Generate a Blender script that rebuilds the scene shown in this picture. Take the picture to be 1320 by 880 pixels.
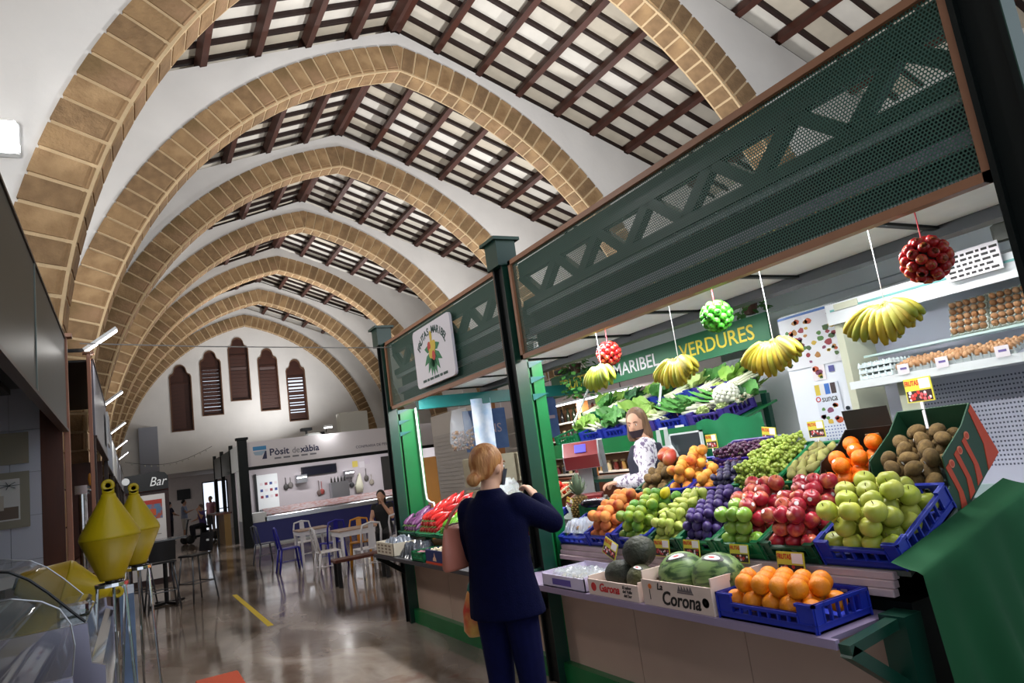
import bpy, math, random
import numpy as np
from mathutils import Vector, Matrix, Euler
random.seed(7)
PI = math.pi
scene = bpy.context.scene
for o in list(bpy.data.objects): bpy.data.objects.remove(o)
COL = scene.collection

# ------------------------------------------------------------------ camera
YAW, PITCH, ROLL, FPX = 0.5199, 0.1626, -0.1402, 885.0
CAMH = 1.62
_f = Vector((math.sin(YAW)*math.cos(PITCH), math.cos(YAW)*math.cos(PITCH), math.sin(PITCH)))
_r = Vector((math.cos(YAW), -math.sin(YAW), 0)); _u = _r.cross(_f)
_r2 = _r*math.cos(ROLL)+_u*math.sin(ROLL); _u2 = -_r*math.sin(ROLL)+_u*math.cos(ROLL)
cd = bpy.data.cameras.new('camera'); cam = bpy.data.objects.new('camera', cd); COL.objects.link(cam)
cd.sensor_width = 36; cd.lens = 36*FPX/1320; cd.clip_start = .05; cd.clip_end = 200
m = Matrix((_r2, _u2, -_f)).transposed().to_4x4(); m.translation = (0, 0, CAMH)
cam.matrix_world = m
scene.camera = cam

# ------------------------------------------------------------------ world, exposure, lights
vs = scene.view_settings
vs.view_transform = 'Standard'; vs.look = 'None'; vs.gamma = 1; vs.exposure = 0.0; vs.use_curve_mapping = False
w = bpy.data.worlds.new('sky'); scene.world = w; w.use_nodes = True
bg = w.node_tree.nodes['Background']; bg.inputs[0].default_value = (.80, .88, 1, 1); bg.inputs[1].default_value = 1.25

def area(name, loc, aim, sx, sy, power, col=(1, 1, 1), spread=PI, along=None):
    l = bpy.data.lights.new(name, 'AREA'); l.shape = 'RECTANGLE'; l.size = sx; l.size_y = sy; l.energy = power; l.color = col; l.spread = spread
    o = bpy.data.objects.new(name, l); COL.objects.link(o); o.location = loc
    z = (Vector(loc)-Vector(aim)).normalized()
    if along:                                              # direction of the long side (size_y)
        y = Vector(along); y = (y-z*y.dot(z)).normalized(); o.rotation_euler = Matrix((y.cross(z), y, z)).transposed().to_euler()
    else: o.rotation_euler = (-z).to_track_quat('-Z', 'Y').to_euler()
    return o
# fluorescent tubes of the fruit stall, one wall floodlight, uplights added to brighten the vault (their fixtures are built further down)
TUBES = [(2.87, 2.3), (2.87, 3.75), (2.87, 5.3), (2.87, 6.7), (4.35, 2.6), (4.35, 4.6), (4.35, 6.4)]
for i, (x, y) in enumerate(TUBES):
    area('tube_light', (x, y, 2.398 if i < 4 else 2.545), (x, y, 0), .10, 1.15, 29 if i < 4 else (12 if i == 4 else 17), (1, .985, .96), PI, (0, 1, 0))
FLOODS = [((-.83, 6.555, 4.82), (3.0, 2.0, 6.0), 40), ((4.3, 2.2, 3.35), (4.3, 4.2, 9), 250), ((4.6, 6.6, 3.35), (4.6, 8.6, 9), 250),
          ((8.4, 12.6, 3.35), (5.2, 13.0, 9), 230), ((8.4, 16.8, 3.35), (5.2, 17.0, 9), 220), ((5.0, 22.9, 3.45), (4.6, 21.4, 9), 220), ((6, 25.4, 3.45), (4.6, 25.4, 9), 220),
          ((6, 29.3, 3.45), (4.6, 29.6, 9), 170), ((-.9, 9.2, 3.35), (2.5, 9, 9), 60), ((-.9, 17.2, 3.35), (2.5, 17, 9), 60), ((-1.0, 3.2, 3.35), (.6, 6.6, 6.2), 75)]
for a, b, p in FLOODS:
    area('flood_and_added_light', a, b, .30, .22, p, (1, .985, .985), 2.8)

# ------------------------------------------------------------------ helpers
def lin(c):
    if isinstance(c, str): c = [int(c[i:i+2], 16)/255 for i in (0, 2, 4)]
    return tuple((v/12.92 if v <= .04045 else ((v+.055)/1.055)**2.4) for v in c)+(1,)
MATS = {}
def mat(name, col, rough=.6, metal=0, var=0, scale=8, col2=None, bump=0, bscale=40, emit=0, alpha=1, trans=0, spec=.5, sheen=0, coat=0, thresh=None, stretch=(1, 1, 1), sss=0, coord='Object'):
    if name in MATS: return MATS[name]
    M = bpy.data.materials.new(name); M.use_nodes = True; nt = M.node_tree; b = nt.nodes['Principled BSDF']
    b.inputs['Roughness'].default_value = rough; b.inputs['Metallic'].default_value = metal
    b.inputs['Specular IOR Level'].default_value = spec
    c = lin(col); b.inputs['Base Color'].default_value = c
    if coat: b.inputs['Coat Weight'].default_value = coat
    if trans: b.inputs['Transmission Weight'].default_value = trans; b.inputs['IOR'].default_value = 1.3
    if alpha < 1: b.inputs['Alpha'].default_value = alpha
    if sss: b.inputs['Subsurface Weight'].default_value = sss; b.inputs['Subsurface Radius'].default_value = (.02, .01, .005)
    if emit: b.inputs['Emission Color'].default_value = c; b.inputs['Emission Strength'].default_value = emit
    if col2 or var or bump:
        tc = nt.nodes.new('ShaderNodeTexCoord'); mp = nt.nodes.new('ShaderNodeMapping'); mp.inputs['Scale'].default_value = stretch
        nt.links.new(tc.outputs[coord], mp.inputs[0])
    if col2 or var:
        n = nt.nodes.new('ShaderNodeTexNoise'); n.inputs['Scale'].default_value = scale; n.inputs['Detail'].default_value = 5
        nt.links.new(mp.outputs[0], n.inputs[0])
        r = nt.nodes.new('ShaderNodeValToRGB'); nt.links.new(n.outputs[0], r.inputs[0])
        c2 = lin(col2) if col2 else tuple(v*(1-var) for v in c[:3])+(1,)
        t0, t1 = thresh or (.35, .65)
        r.color_ramp.elements[0].position = t0; r.color_ramp.elements[1].position = t1
        r.color_ramp.elements[0].color = c; r.color_ramp.elements[1].color = c2
        nt.links.new(r.outputs[0], b.inputs['Base Color'])
    if bump:
        n2 = nt.nodes.new('ShaderNodeTexNoise'); n2.inputs['Scale'].default_value = bscale; n2.inputs['Detail'].default_value = 4
        nt.links.new(mp.outputs[0], n2.inputs[0])
        bp = nt.nodes.new('ShaderNodeBump'); bp.inputs['Strength'].default_value = bump; bp.inputs['Distance'].default_value = .02
        nt.links.new(n2.outputs[0], bp.inputs['Height']); nt.links.new(bp.outputs[0], b.inputs['Normal'])
    MATS[name] = M
    return M

def rotz(a): return Matrix.Rotation(a, 3, 'Z')
class MB:
    def __init__(s): s.v = []; s.f = []; s.mi = []; s.m = 0
    def add(s, vs, fs):
        n = len(s.v); s.v += [tuple(p) for p in vs]; s.f += [tuple(i+n for i in f) for f in fs]; s.mi += [s.m]*len(fs); return s
    def box(s, x0, x1, y0, y1, z0, z1):
        return s.add([(x0,y0,z0),(x1,y0,z0),(x1,y1,z0),(x0,y1,z0),(x0,y0,z1),(x1,y0,z1),(x1,y1,z1),(x0,y1,z1)],
                     [(0,3,2,1),(4,5,6,7),(0,1,5,4),(1,2,6,5),(2,3,7,6),(3,0,4,7)])
    def cbox(s, x0, x1, y0, y1, z0, z1, c=.01):            # box with chamfered vertical edges and top
        P = [(x0+c,y0),(x1-c,y0),(x1,y0+c),(x1,y1-c),(x1-c,y1),(x0+c,y1),(x0,y1-c),(x0,y0+c)]
        Q = [(x0+2*c,y0+c),(x1-2*c,y0+c),(x1-c,y0+2*c),(x1-c,y1-2*c),(x1-2*c,y1-c),(x0+2*c,y1-c),(x0+c,y1-2*c),(x0+c,y0+2*c)]
        vs = [(a,b,z0) for a,b in P]+[(a,b,z1-c) for a,b in P]+[(a,b,z1) for a,b in Q]
        fs = [tuple(range(7,-1,-1)), tuple(range(16,24))]
        for k in (0, 8):
            for i in range(8): j=(i+1)%8; fs.append((k+i,k+j,k+8+j,k+8+i))
        return s.add(vs, fs)
    def bar(s, a, b, w, h, up=(0,0,1)):
        a = Vector(a); b = Vector(b); d = (b-a).normalized(); u = Vector(up)
        if abs(d.dot(u)) > .98: u = Vector((1,0,0))
        x = d.cross(u).normalized(); y = x.cross(d)
        vs = [p+x*i*w/2+y*j*h/2 for p in (a,b) for i,j in ((-1,-1),(1,-1),(1,1),(-1,1))]
        return s.add(vs, [(0,3,2,1),(4,5,6,7),(0,1,5,4),(1,2,6,5),(2,3,7,6),(3,0,4,7)])
    def cyl(s, a, b, r0, r1=None, n=10, caps=True):
        r1 = r0 if r1 is None else r1
        a = Vector(a); b = Vector(b); d = (b-a).normalized(); u = Vector((0,0,1)) if abs(d.z) < .9 else Vector((1,0,0))
        x = d.cross(u).normalized(); y = d.cross(x)
        vs = [p+(x*math.cos(2*PI*i/n)+y*math.sin(2*PI*i/n))*r for p, r in ((a,r0),(b,r1)) for i in range(n)]
        fs = [(i,(i+1)%n,n+(i+1)%n,n+i) for i in range(n)]
        if caps: fs += [tuple(range(n-1,-1,-1)), tuple(range(n,2*n))]
        return s.add(vs, fs)
    def tube(s, path, r, n=8):
        P = [Vector(p) for p in path]; k = len(P); vs = []; rr = r if isinstance(r,(list,tuple)) else [r]*k
        px = None
        for i in range(k):
            d = (P[min(i+1,k-1)]-P[max(i-1,0)]).normalized()
            if px is None: u = Vector((0,0,1)) if abs(d.z) < .9 else Vector((1,0,0)); x = d.cross(u).normalized()
            else: x = (px-d*px.dot(d)).normalized()
            px = x; y = d.cross(x)
            vs += [P[i]+(x*math.cos(2*PI*j/n)+y*math.sin(2*PI*j/n))*rr[i] for j in range(n)]
        fs = [(i*n+j,i*n+(j+1)%n,(i+1)*n+(j+1)%n,(i+1)*n+j) for i in range(k-1) for j in range(n)]
        fs += [tuple(range(n-1,-1,-1)), tuple(range((k-1)*n,k*n))]
        return s.add(vs, fs)
    def lathe(s, prof, n=14, c=(0,0,0), R=None, sx=1, sy=1):
        c = Vector(c); vs = []; k = len(prof)
        for r, z in prof:
            for j in range(n):
                p = Vector((r*math.cos(2*PI*j/n)*sx, r*math.sin(2*PI*j/n)*sy, z))
                vs.append((R@p if R else p)+c)
        fs = [(i*n+j,i*n+(j+1)%n,(i+1)*n+(j+1)%n,(i+1)*n+j) for i in range(k-1) for j in range(n)]
        if prof[0][0] > 1e-6: fs.append(tuple(range(n-1,-1,-1)))
        if prof[-1][0] > 1e-6: fs.append(tuple(range((k-1)*n,k*n)))
        return s.add(vs, fs)
    def ball(s, c, r, n=12, m=8, sx=1, sy=1, sz=1, R=None):
        return s.lathe([(max(r*math.sin(PI*i/m),1e-7), -r*sz*math.cos(PI*i/m)) for i in range(m+1)], n, c, R, sx, sy)
    def prism(s, poly, axis, a, b):                          # 2-D polygon extruded along an axis
        def P(u, v, t): return {'x':(t,u,v),'y':(u,t,v),'z':(u,v,t)}[axis]
        n = len(poly); vs = [P(u,v,a) for u,v in poly]+[P(u,v,b) for u,v in poly]
        fs = [tuple(range(n-1,-1,-1)), tuple(range(n,2*n))]+[(i,(i+1)%n,n+(i+1)%n,n+i) for i in range(n)]
        if axis == 'y': fs = [f[::-1] for f in fs]
        return s.add(vs, fs)
    def loft(s, secs, n=16, caps=True):                      # sections: (centre, x-vector, y-vector)
        vs = []
        for c, x, y in secs:
            c = Vector(c); x = Vector(x); y = Vector(y)
            vs += [c+x*math.cos(2*PI*j/n)+y*math.sin(2*PI*j/n) for j in range(n)]
        k = len(secs)
        fs = [(i*n+j,i*n+(j+1)%n,(i+1)*n+(j+1)%n,(i+1)*n+j) for i in range(k-1) for j in range(n)]
        if caps: fs += [tuple(range(n-1,-1,-1)), tuple(range((k-1)*n,k*n))]
        return s.add(vs, fs)
    def sheet(s, fn, nu, nv):                                # open grid surface fn(u, v) in 0..1
        vs = [fn(i/nu, j/nv) for j in range(nv+1) for i in range(nu+1)]
        return s.add(vs, [(j*(nu+1)+i,j*(nu+1)+i+1,(j+1)*(nu+1)+i+1,(j+1)*(nu+1)+i) for j in range(nv) for i in range(nu)])
    def xf(s, M):
        s.v = [tuple(M@Vector(p)) for p in s.v]; return s
    def mesh(s, name, mats, smooth=False):
        me = bpy.data.meshes.new(name); me.from_pydata(s.v, [], s.f)
        if not isinstance(mats, (list, tuple)): mats = [mats]
        for q in mats: me.materials.append(q)
        if len(mats) > 1: me.polygons.foreach_set('material_index', s.mi)
        if smooth: me.polygons.foreach_set('use_smooth', [True]*len(s.f))
        me.update(); return me
    def build(s, name, mats, parent=None, smooth=False, loc=None):
        return link(name, s.mesh(name, mats, smooth), parent, loc)
def link(name, me, parent=None, loc=None, M=None):
    o = bpy.data.objects.new(name, me); COL.objects.link(o)
    if parent: o.parent = parent
    if loc: o.location = loc
    if M is not None: o.matrix_local = M
    return o
def tag(o, label=None, cat=None, group=None, kind=None):
    if label: o['label'] = label
    if cat: o['category'] = cat
    if group: o['group'] = group
    if kind: o['kind'] = kind
    return o
def thing(name, label, cat, loc=(0,0,0), rz=0, group=None, M=None, kind=None):
    o = bpy.data.objects.new(name, None); COL.objects.link(o); o.empty_display_size = .1
    o.location = loc; o.rotation_euler = (0,0,rz)
    if M is not None: o.matrix_world = M
    return tag(o, label, cat, group, kind)
def struct(name, mb, mats, label, cat='room', smooth=False):
    o = mb.build(name, mats, None, smooth); return tag(o, label, cat, None, 'structure')
def kids(o): return [c for c in bpy.data.objects if c.parent == o]
def dup(root, M=None, label=None, group=None, ch=None):
    r = root.copy(); COL.objects.link(r)
    if M is not None: r.matrix_world = M
    if label: r['label'] = label
    if group: r['group'] = group
    for c in (ch if ch is not None else kids(root)):
        k = c.copy(); COL.objects.link(k); k.parent = r; k.matrix_parent_inverse = c.matrix_parent_inverse
        for g in kids(c) if ch is None else []:
            q = g.copy(); COL.objects.link(q); q.parent = k
    return r
def TR(x, y, z, rz=0, rx=0, ry=0, s=1):
    return Matrix.Translation((x, y, z)) @ Euler((rx, ry, rz)).to_matrix().to_4x4() @ Matrix.Scale(s, 4)
def text_mesh(s, size, m, extrude=.001, shear=0, bold=0, sx=1, align='CENTER', sp=1):
    cu = bpy.data.curves.new('text', 'FONT'); cu.body = s; cu.size = size; cu.extrude = extrude; cu.shear = shear; cu.offset = bold
    cu.align_x = align; cu.align_y = 'CENTER'; cu.space_character = sp; cu.resolution_u = 3
    o = bpy.data.objects.new('text', cu); COL.objects.link(o)
    bpy.context.view_layer.update()
    me = bpy.data.meshes.new_from_object(o.evaluated_get(bpy.context.evaluated_depsgraph_get()))
    bpy.data.objects.remove(o); bpy.data.curves.remove(cu)
    me.materials.clear(); me.materials.append(m)
    if sx != 1: me.transform(Matrix.Diagonal((sx, 1, 1, 1)))
    return me
def text(name, s, size, m, parent, M, **k): return link(name, text_mesh(s, size, m, **k), parent, None, M)
# frames for text: local x -> reading direction, local y -> up, z -> out of the face
def face(o, xdir, ydir):
    x = Vector(xdir).normalized(); y = Vector(ydir).normalized(); z = x.cross(y)
    M = Matrix((x, y, z)).transposed().to_4x4(); M.translation = o; return M
# ================================================================== materials
WHITE = mat('white_plaster', 'e4e2de', .85, var=.07, scale=1.2, bump=.10, bscale=14)
STONE = mat('sandstone', 'a0825c', .9, col2='7f6446', scale=3.5, bump=.55, bscale=26, coord='Object')
MORTAR = mat('lime_mortar', 'c9b08a', .95, var=.12, scale=9, bump=.4, bscale=30)
WOODR = mat('red_brown_timber', '4a2010', .6, var=.4, scale=6, stretch=(1, .15, 1))
JOIST = mat('dark_joist_timber', '27120c', .7, var=.3, scale=6)
TILEC = mat('pale_ceiling_tile', 'dcd6c8', .85, var=.12, scale=2.5)
GREEN = mat('dark_green_paint', '0f3b2e', .32, var=.15, scale=5)
GREENB = mat('bright_green_paint', '0a6a35', .35, var=.15, scale=5)
BLACKG = mat('black_green_paint_and_shade', '060d0b', .5, spec=.25)
TEAL = mat('teal_paint', '0d5a58', .4)
COPPER = mat('copper_trim', '9a6a4c', .45, var=.1)
STEEL = mat('steel', 'b9bcc0', .28, 1)
CHROME = mat('chrome', 'd5d7da', .12, 1)
GREYP = mat('grey_panel', '8b8e98', .45)
WHITEP = mat('white_plastic', 'e9ecee', .4)
BLACKP = mat('black_plastic', '111214', .45)
SHUT = mat('shutter_wood', '421c0c', .6, var=.35, scale=8, stretch=(.2, 1, 3))
ALU = mat('white_lacquer', 'dfe4e6', .35)
LAMP = mat('lamp_white', 'ffffff', .5, emit=9)
TUBE2 = mat('tube_glow_dim', 'f2f8ff', .5, emit=34)
TUBE = mat('tube_glow', 'f2f8ff', .5, emit=6)

# polished marble-like floor
FL = mat('polished_floor', '8e8378', .14, spec=.4)
nt = FL.node_tree; b = nt.nodes['Principled BSDF']
tc = nt.nodes.new('ShaderNodeTexCoord')
def noise(sc, det=6, stretch=(1,1,1), dist=0):
    mp = nt.nodes.new('ShaderNodeMapping'); mp.inputs['Scale'].default_value = stretch; nt.links.new(tc.outputs['Object'], mp.inputs[0])
    n = nt.nodes.new('ShaderNodeTexNoise'); n.inputs['Scale'].default_value = sc; n.inputs['Detail'].default_value = det; n.inputs['Distortion'].default_value = dist
    nt.links.new(mp.outputs[0], n.inputs[0]); return n
def ramp(src, stops):
    r = nt.nodes.new('ShaderNodeValToRGB'); nt.links.new(src, r.inputs[0]); e = r.color_ramp.elements
    while len(e) < len(stops): e.new(.5)
    for k, (p, c) in enumerate(stops): e[k].position = p; e[k].color = lin(c)
    return r
a1 = ramp(noise(.9, 8, (1,.45,1), .6).outputs[0], [(.34,'3a2d24'),(.45,'6f6257'),(.56,'948980'),(.66,'5d4e43'),(.78,'42352c')])
a2 = ramp(noise(2.6, 6, (1,1,1), .8).outputs[0], [(.40,'8a7d72'),(.60,'8a7d72'),(.68,'6a3f30'),(.78,'5c3628')])
mk = ramp(noise(2.6, 6, (1,1,1), .8).outputs[0], [(.58,'000000'),(.66,'b0b0b0')])
mx = nt.nodes.new('ShaderNodeMixRGB'); nt.links.new(mk.outputs[0], mx.inputs[0]); nt.links.new(a1.outputs[0], mx.inputs[1]); nt.links.new(a2.outputs[0], mx.inputs[2])
nt.links.new(mx.outputs[0], b.inputs['Base Color'])
rr = nt.nodes.new('ShaderNodeMapRange'); nt.links.new(noise(1.7, 4).outputs[0], rr.inputs[0]); rr.inputs[3].default_value = .04; rr.inputs[4].default_value = .16
nt.links.new(rr.outputs[0], b.inputs['Roughness'])
bp = nt.nodes.new('ShaderNodeBump'); bp.inputs['Strength'].default_value = .03; bp.inputs['Distance'].default_value = .04
nt.links.new(noise(3, 3).outputs[0], bp.inputs['Height']); nt.links.new(bp.outputs[0], b.inputs['Normal'])

# ================================================================== the hall
XC, ZS, RI, RE, OFF = 4.65, 2.47, 6.55, 7.06, 1.41      # pointed arch of two circles
RIDGE, SLOPE, XL, XR = 9.72, .38, -3.1, 12.4
AY = [2.55+4.15*k for k in range(8)]; AD = .42           # arch fronts, depth
YEND = 31.72
struct('floor', MB().box(XL-.2, XR+.2, -6, 39, -.12, 0), FL, 'polished beige and brown marble floor of the market hall', 'floor')
def roofz(x): return RIDGE-SLOPE*abs(x-XC)
struct('wall_left', MB().box(XL-.2, XL, -1.6, YEND+.3, 0, roofz(XL)+.3), WHITE, 'white plastered long wall behind the left-hand stalls', 'wall')
struct('wall_right', MB().box(XR, XR+.2, -1.6, YEND+.3, 0, roofz(XR)+.3), WHITE, 'white plastered long wall at the far right of the hall', 'wall')

# stone arches: one shared wedge, each stone an object of its own
AMAX = math.acos(OFF/RI)
NST = 36
def arc(cx, side, r, n, a0=0, a1=None):
    a1 = math.acos(OFF/r) if a1 is None else a1
    return [(XC-side*(r*math.cos(a0+(a1-a0)*i/n)-OFF), ZS+r*math.sin(a0+(a1-a0)*i/n)) for i in range(n+1)]
def wedge():
    da = AMAX/NST; g = .036/RI; mb = MB()
    a0, a1 = g/2, da-g/2
    # face ring from RI to RE with a roll moulding and groove along the intrados edge
    pr = [(RI+.055,-.012),(RI+.075,.0015),(RI+.095,-.012),(RE,-.012),(RE,AD+.012),(RI+.05,AD+.012),(RI,AD-.05),(RI,.045)]
    vs = []
    for a in (a0, a1):
        for r, y in pr: vs.append((-r*math.cos(a), y, r*math.sin(a)))
    n = len(pr); fs = [tuple(range(n)), tuple(range(2*n-1, n-1, -1))]+[(i,n+i,n+(i+1)%n,(i+1)%n) for i in range(n)]
    return mb.add(vs, fs).mesh('voussoir', STONE)
WEDGE = wedge(); WEDGES = [WEDGE]
for k, c in enumerate((('98795a','77603f'),('a88a64','876a49'),('8f7352','775e42'))):
    w2 = WEDGE.copy(); w2.materials.clear(); w2.materials.append(mat('sandstone_%d' % k, c[0], .9, col2=c[1], scale=3.2+k, bump=.55, bscale=24+4*k)); WEDGES.append(w2)
KEY = MB()
kk = [(XC-.13, ZS+math.sqrt(RI*RI-(OFF+.13)**2)+.02), (XC, ZS+math.sqrt(RI*RI-OFF**2)+.005), (XC+.13, ZS+math.sqrt(RI*RI-(OFF+.13)**2)+.02), (XC+.16, ZS+math.sqrt(RE*RE-(OFF+.16)**2)), (XC, ZS+math.sqrt(RE*RE-OFF**2)), (XC-.16, ZS+math.sqrt(RE*RE-(OFF+.16)**2))]
WORDS = ['nearest', 'second', 'third', 'fourth', 'fifth', 'sixth', 'seventh', 'eighth']
for k, y in enumerate(AY):
    lab = ['sandstone pointed arch overhead beyond the right edge of the stall screen', 'nearest and tallest sandstone pointed arch at the upper left', 'second sandstone pointed arch, its whole top in view', 'third sandstone pointed arch from the front', 'fourth sandstone pointed arch counting into the hall', 'fifth sandstone pointed arch deep in the hall', 'sixth sandstone pointed arch, last but one before the windows', 'last sandstone pointed arch framing the window wall'][k]
    A = thing('stone_arch', lab, 'arch', (0, y, 0), kind='structure')
    # mortar core
    mb = MB()
    for side in (1, -1):
        i_ = arc(XC, side, RI+.012, 30); e_ = arc(XC, side, RE-.012, 30)
        vs = [(p[0], .004, p[1]) for p in i_]+[(p[0], .004, p[1]) for p in e_]+[(p[0], AD-.004, p[1]) for p in i_]+[(p[0], AD-.004, p[1]) for p in e_]
        n = 31; fs = []
        for i in range(30): fs += [(i,i+1,n+i+1,n+i),(2*n+i,3*n+i,3*n+i+1,2*n+i+1),(i,2*n+i,2*n+i+1,i+1),(n+i,n+i+1,3*n+i+1,3*n+i)]
        mb.add(vs, fs)
    mb.build('mortar_core', MORTAR, A)
    # piers below the springing: squared stones
    for side in (1, -1):
        xa = XC-side*(RI-OFF); xb = XC-side*(RE-OFF+.25); z = 0.0; i = 0
        while z < ZS-.05:
            h = (ZS)/8
            MB().box(min(xa,xb), max(xa,xb), -.01, AD+.01, z+.008, z+h-.008).build('pier_stone', WEDGES[(i+k)%4].materials[0], A); z += h; i += 1
        MB().box(min(xa,xb)+.02, max(xa,xb)-.02, .004, AD-.004, 0, ZS).build('mortar_core', MORTAR, A)
    zk = ZS+RE*math.sin(AMAX); dk = OFF*(RE/RI-1)
    MB().prism([(XC, ZS+math.sqrt(RI*RI-OFF*OFF)+.02), (XC+dk-.004, zk), (XC, ZS+math.sqrt(RE*RE-OFF*OFF)), (XC-dk+.004, zk)], 'y', -.012, AD+.012).build('keystone', WEDGES[k % 4].materials[0], A)
    for side in (1, -1):
        cx = XC+side*OFF
        for i in range(NST):
            da = AMAX/NST*i
            M = Matrix.Translation((cx, 0, ZS)) @ Matrix.Rotation(da, 4, 'Y')
            if side < 0: M = Matrix.Translation((cx, AD, ZS)) @ Matrix.Rotation(PI, 4, 'Z') @ Matrix.Rotation(da, 4, 'Y')
            link('voussoir', WEDGES[random.randrange(4)], A, None, M)
# white diaphragm walls above every arch
def diaphragm(name, y0, y1, lab, full=False):
    mb = MB(); xs = []
    pts = []
    for side, rng in ((1, 1), (-1, 1)):
        pass
    L = arc(XC, 1, RE-.03, 28); R_ = arc(XC, -1, RE-.03, 28)[::-1]
    low = [(XL, 0)]+[(L[0][0], 0)]+L+R_[1:]+[(R_[-1][0], 0), (XR, 0)]
    up = []
    for x, z in low: up.append((x, roofz(x)))
    if full: pass
    n = len(low); vs = [(x, y0, z) for x, z in low]+[(x, y0, z) for x, z in up]+[(x, y1, z) for x, z in low]+[(x, y1, z) for x, z in up]
    fs = []
    for i in range(n-1): fs += [(i,i+1,n+i+1,n+i),(2*n+i,3*n+i,3*n+i+1,2*n+i+1),(i,2*n+i,2*n+i+1,i+1)]
    fs += [(n+i, n+i+1, 3*n+i+1, 3*n+i) for i in range(n-1)]
    return struct(name, mb.add(vs, fs), WHITE, lab, 'wall')
for k, y in enumerate(AY):
    diaphragm('wall_arch_%d' % (k+1), y+.03, y+AD-.03, 'white spandrel wall carried by the %s stone arch up to the roof' % WORDS[k])

# roof: purlins along the nave, joists down the slope, pale tile strips
C_ = thing('ceiling', 'timber roof of red-brown purlins, dark joists and pale tiles', 'ceiling', kind='structure')
PX = [.10]+[.86*k for k in range(1, 9)]
PUR = MB().box(-.055, .055, -.02, 4.26, -.19, 0).mesh('purlin', WOODR)
th = math.atan(SLOPE)
LEN = (XC-XL+.1)/math.cos(th)
JM = MB().box(0, LEN, -.035, .035, -.075, 0).mesh('joist', JOIST)
bays = [AY[0]-4.15]+AY[:-1]
NJ = 9
for yb in bays:
    for side in (1, -1):
        for px in PX:
            x = XC+side*px
            link('purlin', PUR, C_, None, Matrix.Translation((x, yb, roofz(x)+.17)) @ Matrix.Rotation(side*th, 4, 'Y'))
        for j in range(NJ):
            yy = yb+4.15*(j+.5)/NJ
            M = Matrix.Translation((XC, yy, RIDGE+.255)) @ (Matrix.Rotation(th, 4, 'Y') if side > 0 else Matrix.Rotation(PI, 4, 'Z') @ Matrix.Rotation(th, 4, 'Y'))
            link('joist', JM, C_, None, M)
TSTR = [MB().box(0, LEN, -4.15/NJ/2+.008, 4.15/NJ/2-.008, 0, .05).mesh('tile_strip', m) for m in (TILEC, mat('pale_ceiling_tile_b', 'cfc6b4', .85, var=.15, scale=2.2), mat('pale_ceiling_tile_c', 'e4e0d6', .85, var=.1, scale=3))]
for yb in bays:
    for side in (1, -1):
        for j in range(NJ):
            yy = yb+4.15*j/NJ
            M = Matrix.Translation((XC, yy+4.15/NJ, RIDGE+.255)) @ (Matrix.Rotation(th, 4, 'Y') if side > 0 else Matrix.Rotation(PI, 4, 'Z') @ Matrix.Rotation(th, 4, 'Y'))
            link('tile_strip', random.choice(TSTR), C_, None, M)

# end wall with five trefoil-headed windows, opening below
def win_outline(cx, zb, n=6):
    w = .425; H = 2.82; zs = zb+2.30
    pts = [(cx-w, zb), (cx+w, zb), (cx+w, zs)]
    pts += [(cx+w-.17*math.sin(PI/2*i/n)*1.0, zs+.10+.14*(1-math.cos(PI/2*i/n))) for i in range(1, n+1)]
    pts += [(cx+.24*math.cos(PI*i/(2*n)), zb+H-.26+.26*math.sin(PI*i/(2*n))) for i in range(0, 2*n+1)]
    pts += [(cx-w+.17*math.sin(PI/2*i/n), zs+.10+.14*(1-math.cos(PI/2*i/n))) for i in range(n, 0, -1)]
    pts += [(cx-w, zs)]
    return pts
WIN = [(1.945, 4.48), (3.14, 5.03), (4.30, 5.565), (5.495, 5.02), (6.67, 4.455)]
WB, WT = 2.80, 9.72
# wall built from vertical strips around the windows (each outline sampled along x)
mb = MB()
def wall_cols(y, flip):
    for (x0, x1) in [(XL, WIN[0][0]-.425)]+[(WIN[i][0]+.425, WIN[i+1][0]-.425) for i in range(4)]+[(WIN[4][0]+.425, XR)]:
        st = [x0]+([XC] if x0 < XC < x1 else [])+[x1]
        for a, b_ in zip(st, st[1:]):
            q = [(a,y,WB),(b_,y,WB),(b_,y,roofz(b_)+.3),(a,y,roofz(a)+.3)]; mb.add(q, [(0,1,2,3) if not flip else (3,2,1,0)])
    for cx, zb in WIN:
        o = win_outline(cx, zb); top = [p for p in o[2:]]
        q = [(cx-.425,y,WB),(cx+.425,y,WB),(cx+.425,y,zb),(cx-.425,y,zb)]; mb.add(q, [(0,1,2,3) if not flip else (3,2,1,0)])
        for (xa, za), (xb, zb2) in zip(top, top[1:]):
            if abs(xa-xb) < 1e-5: continue
            q = [(xb,y,zb2),(xa,y,za),(xa,y,roofz(xa)+.3),(xb,y,roofz(xb)+.3)]; mb.add(q, [(0,1,2,3) if not flip else (3,2,1,0)])
wall_cols(YEND, False); wall_cols(YEND+.35, True)
for cx, zb in WIN:
    o = win_outline(cx, zb); n = len(o)
    mb.add([(x,YEND,z) for x,z in o]+[(x,YEND+.35,z) for x,z in o], [(i,n+i,n+(i+1)%n,(i+1)%n) for i in range(n)])
mb.box(XL, XR, YEND+.001, YEND+.35, WB-.001, WB)
struct('wall_end', mb, WHITE, 'white end wall under the last arch with five tall shuttered windows', 'wall')
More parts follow.
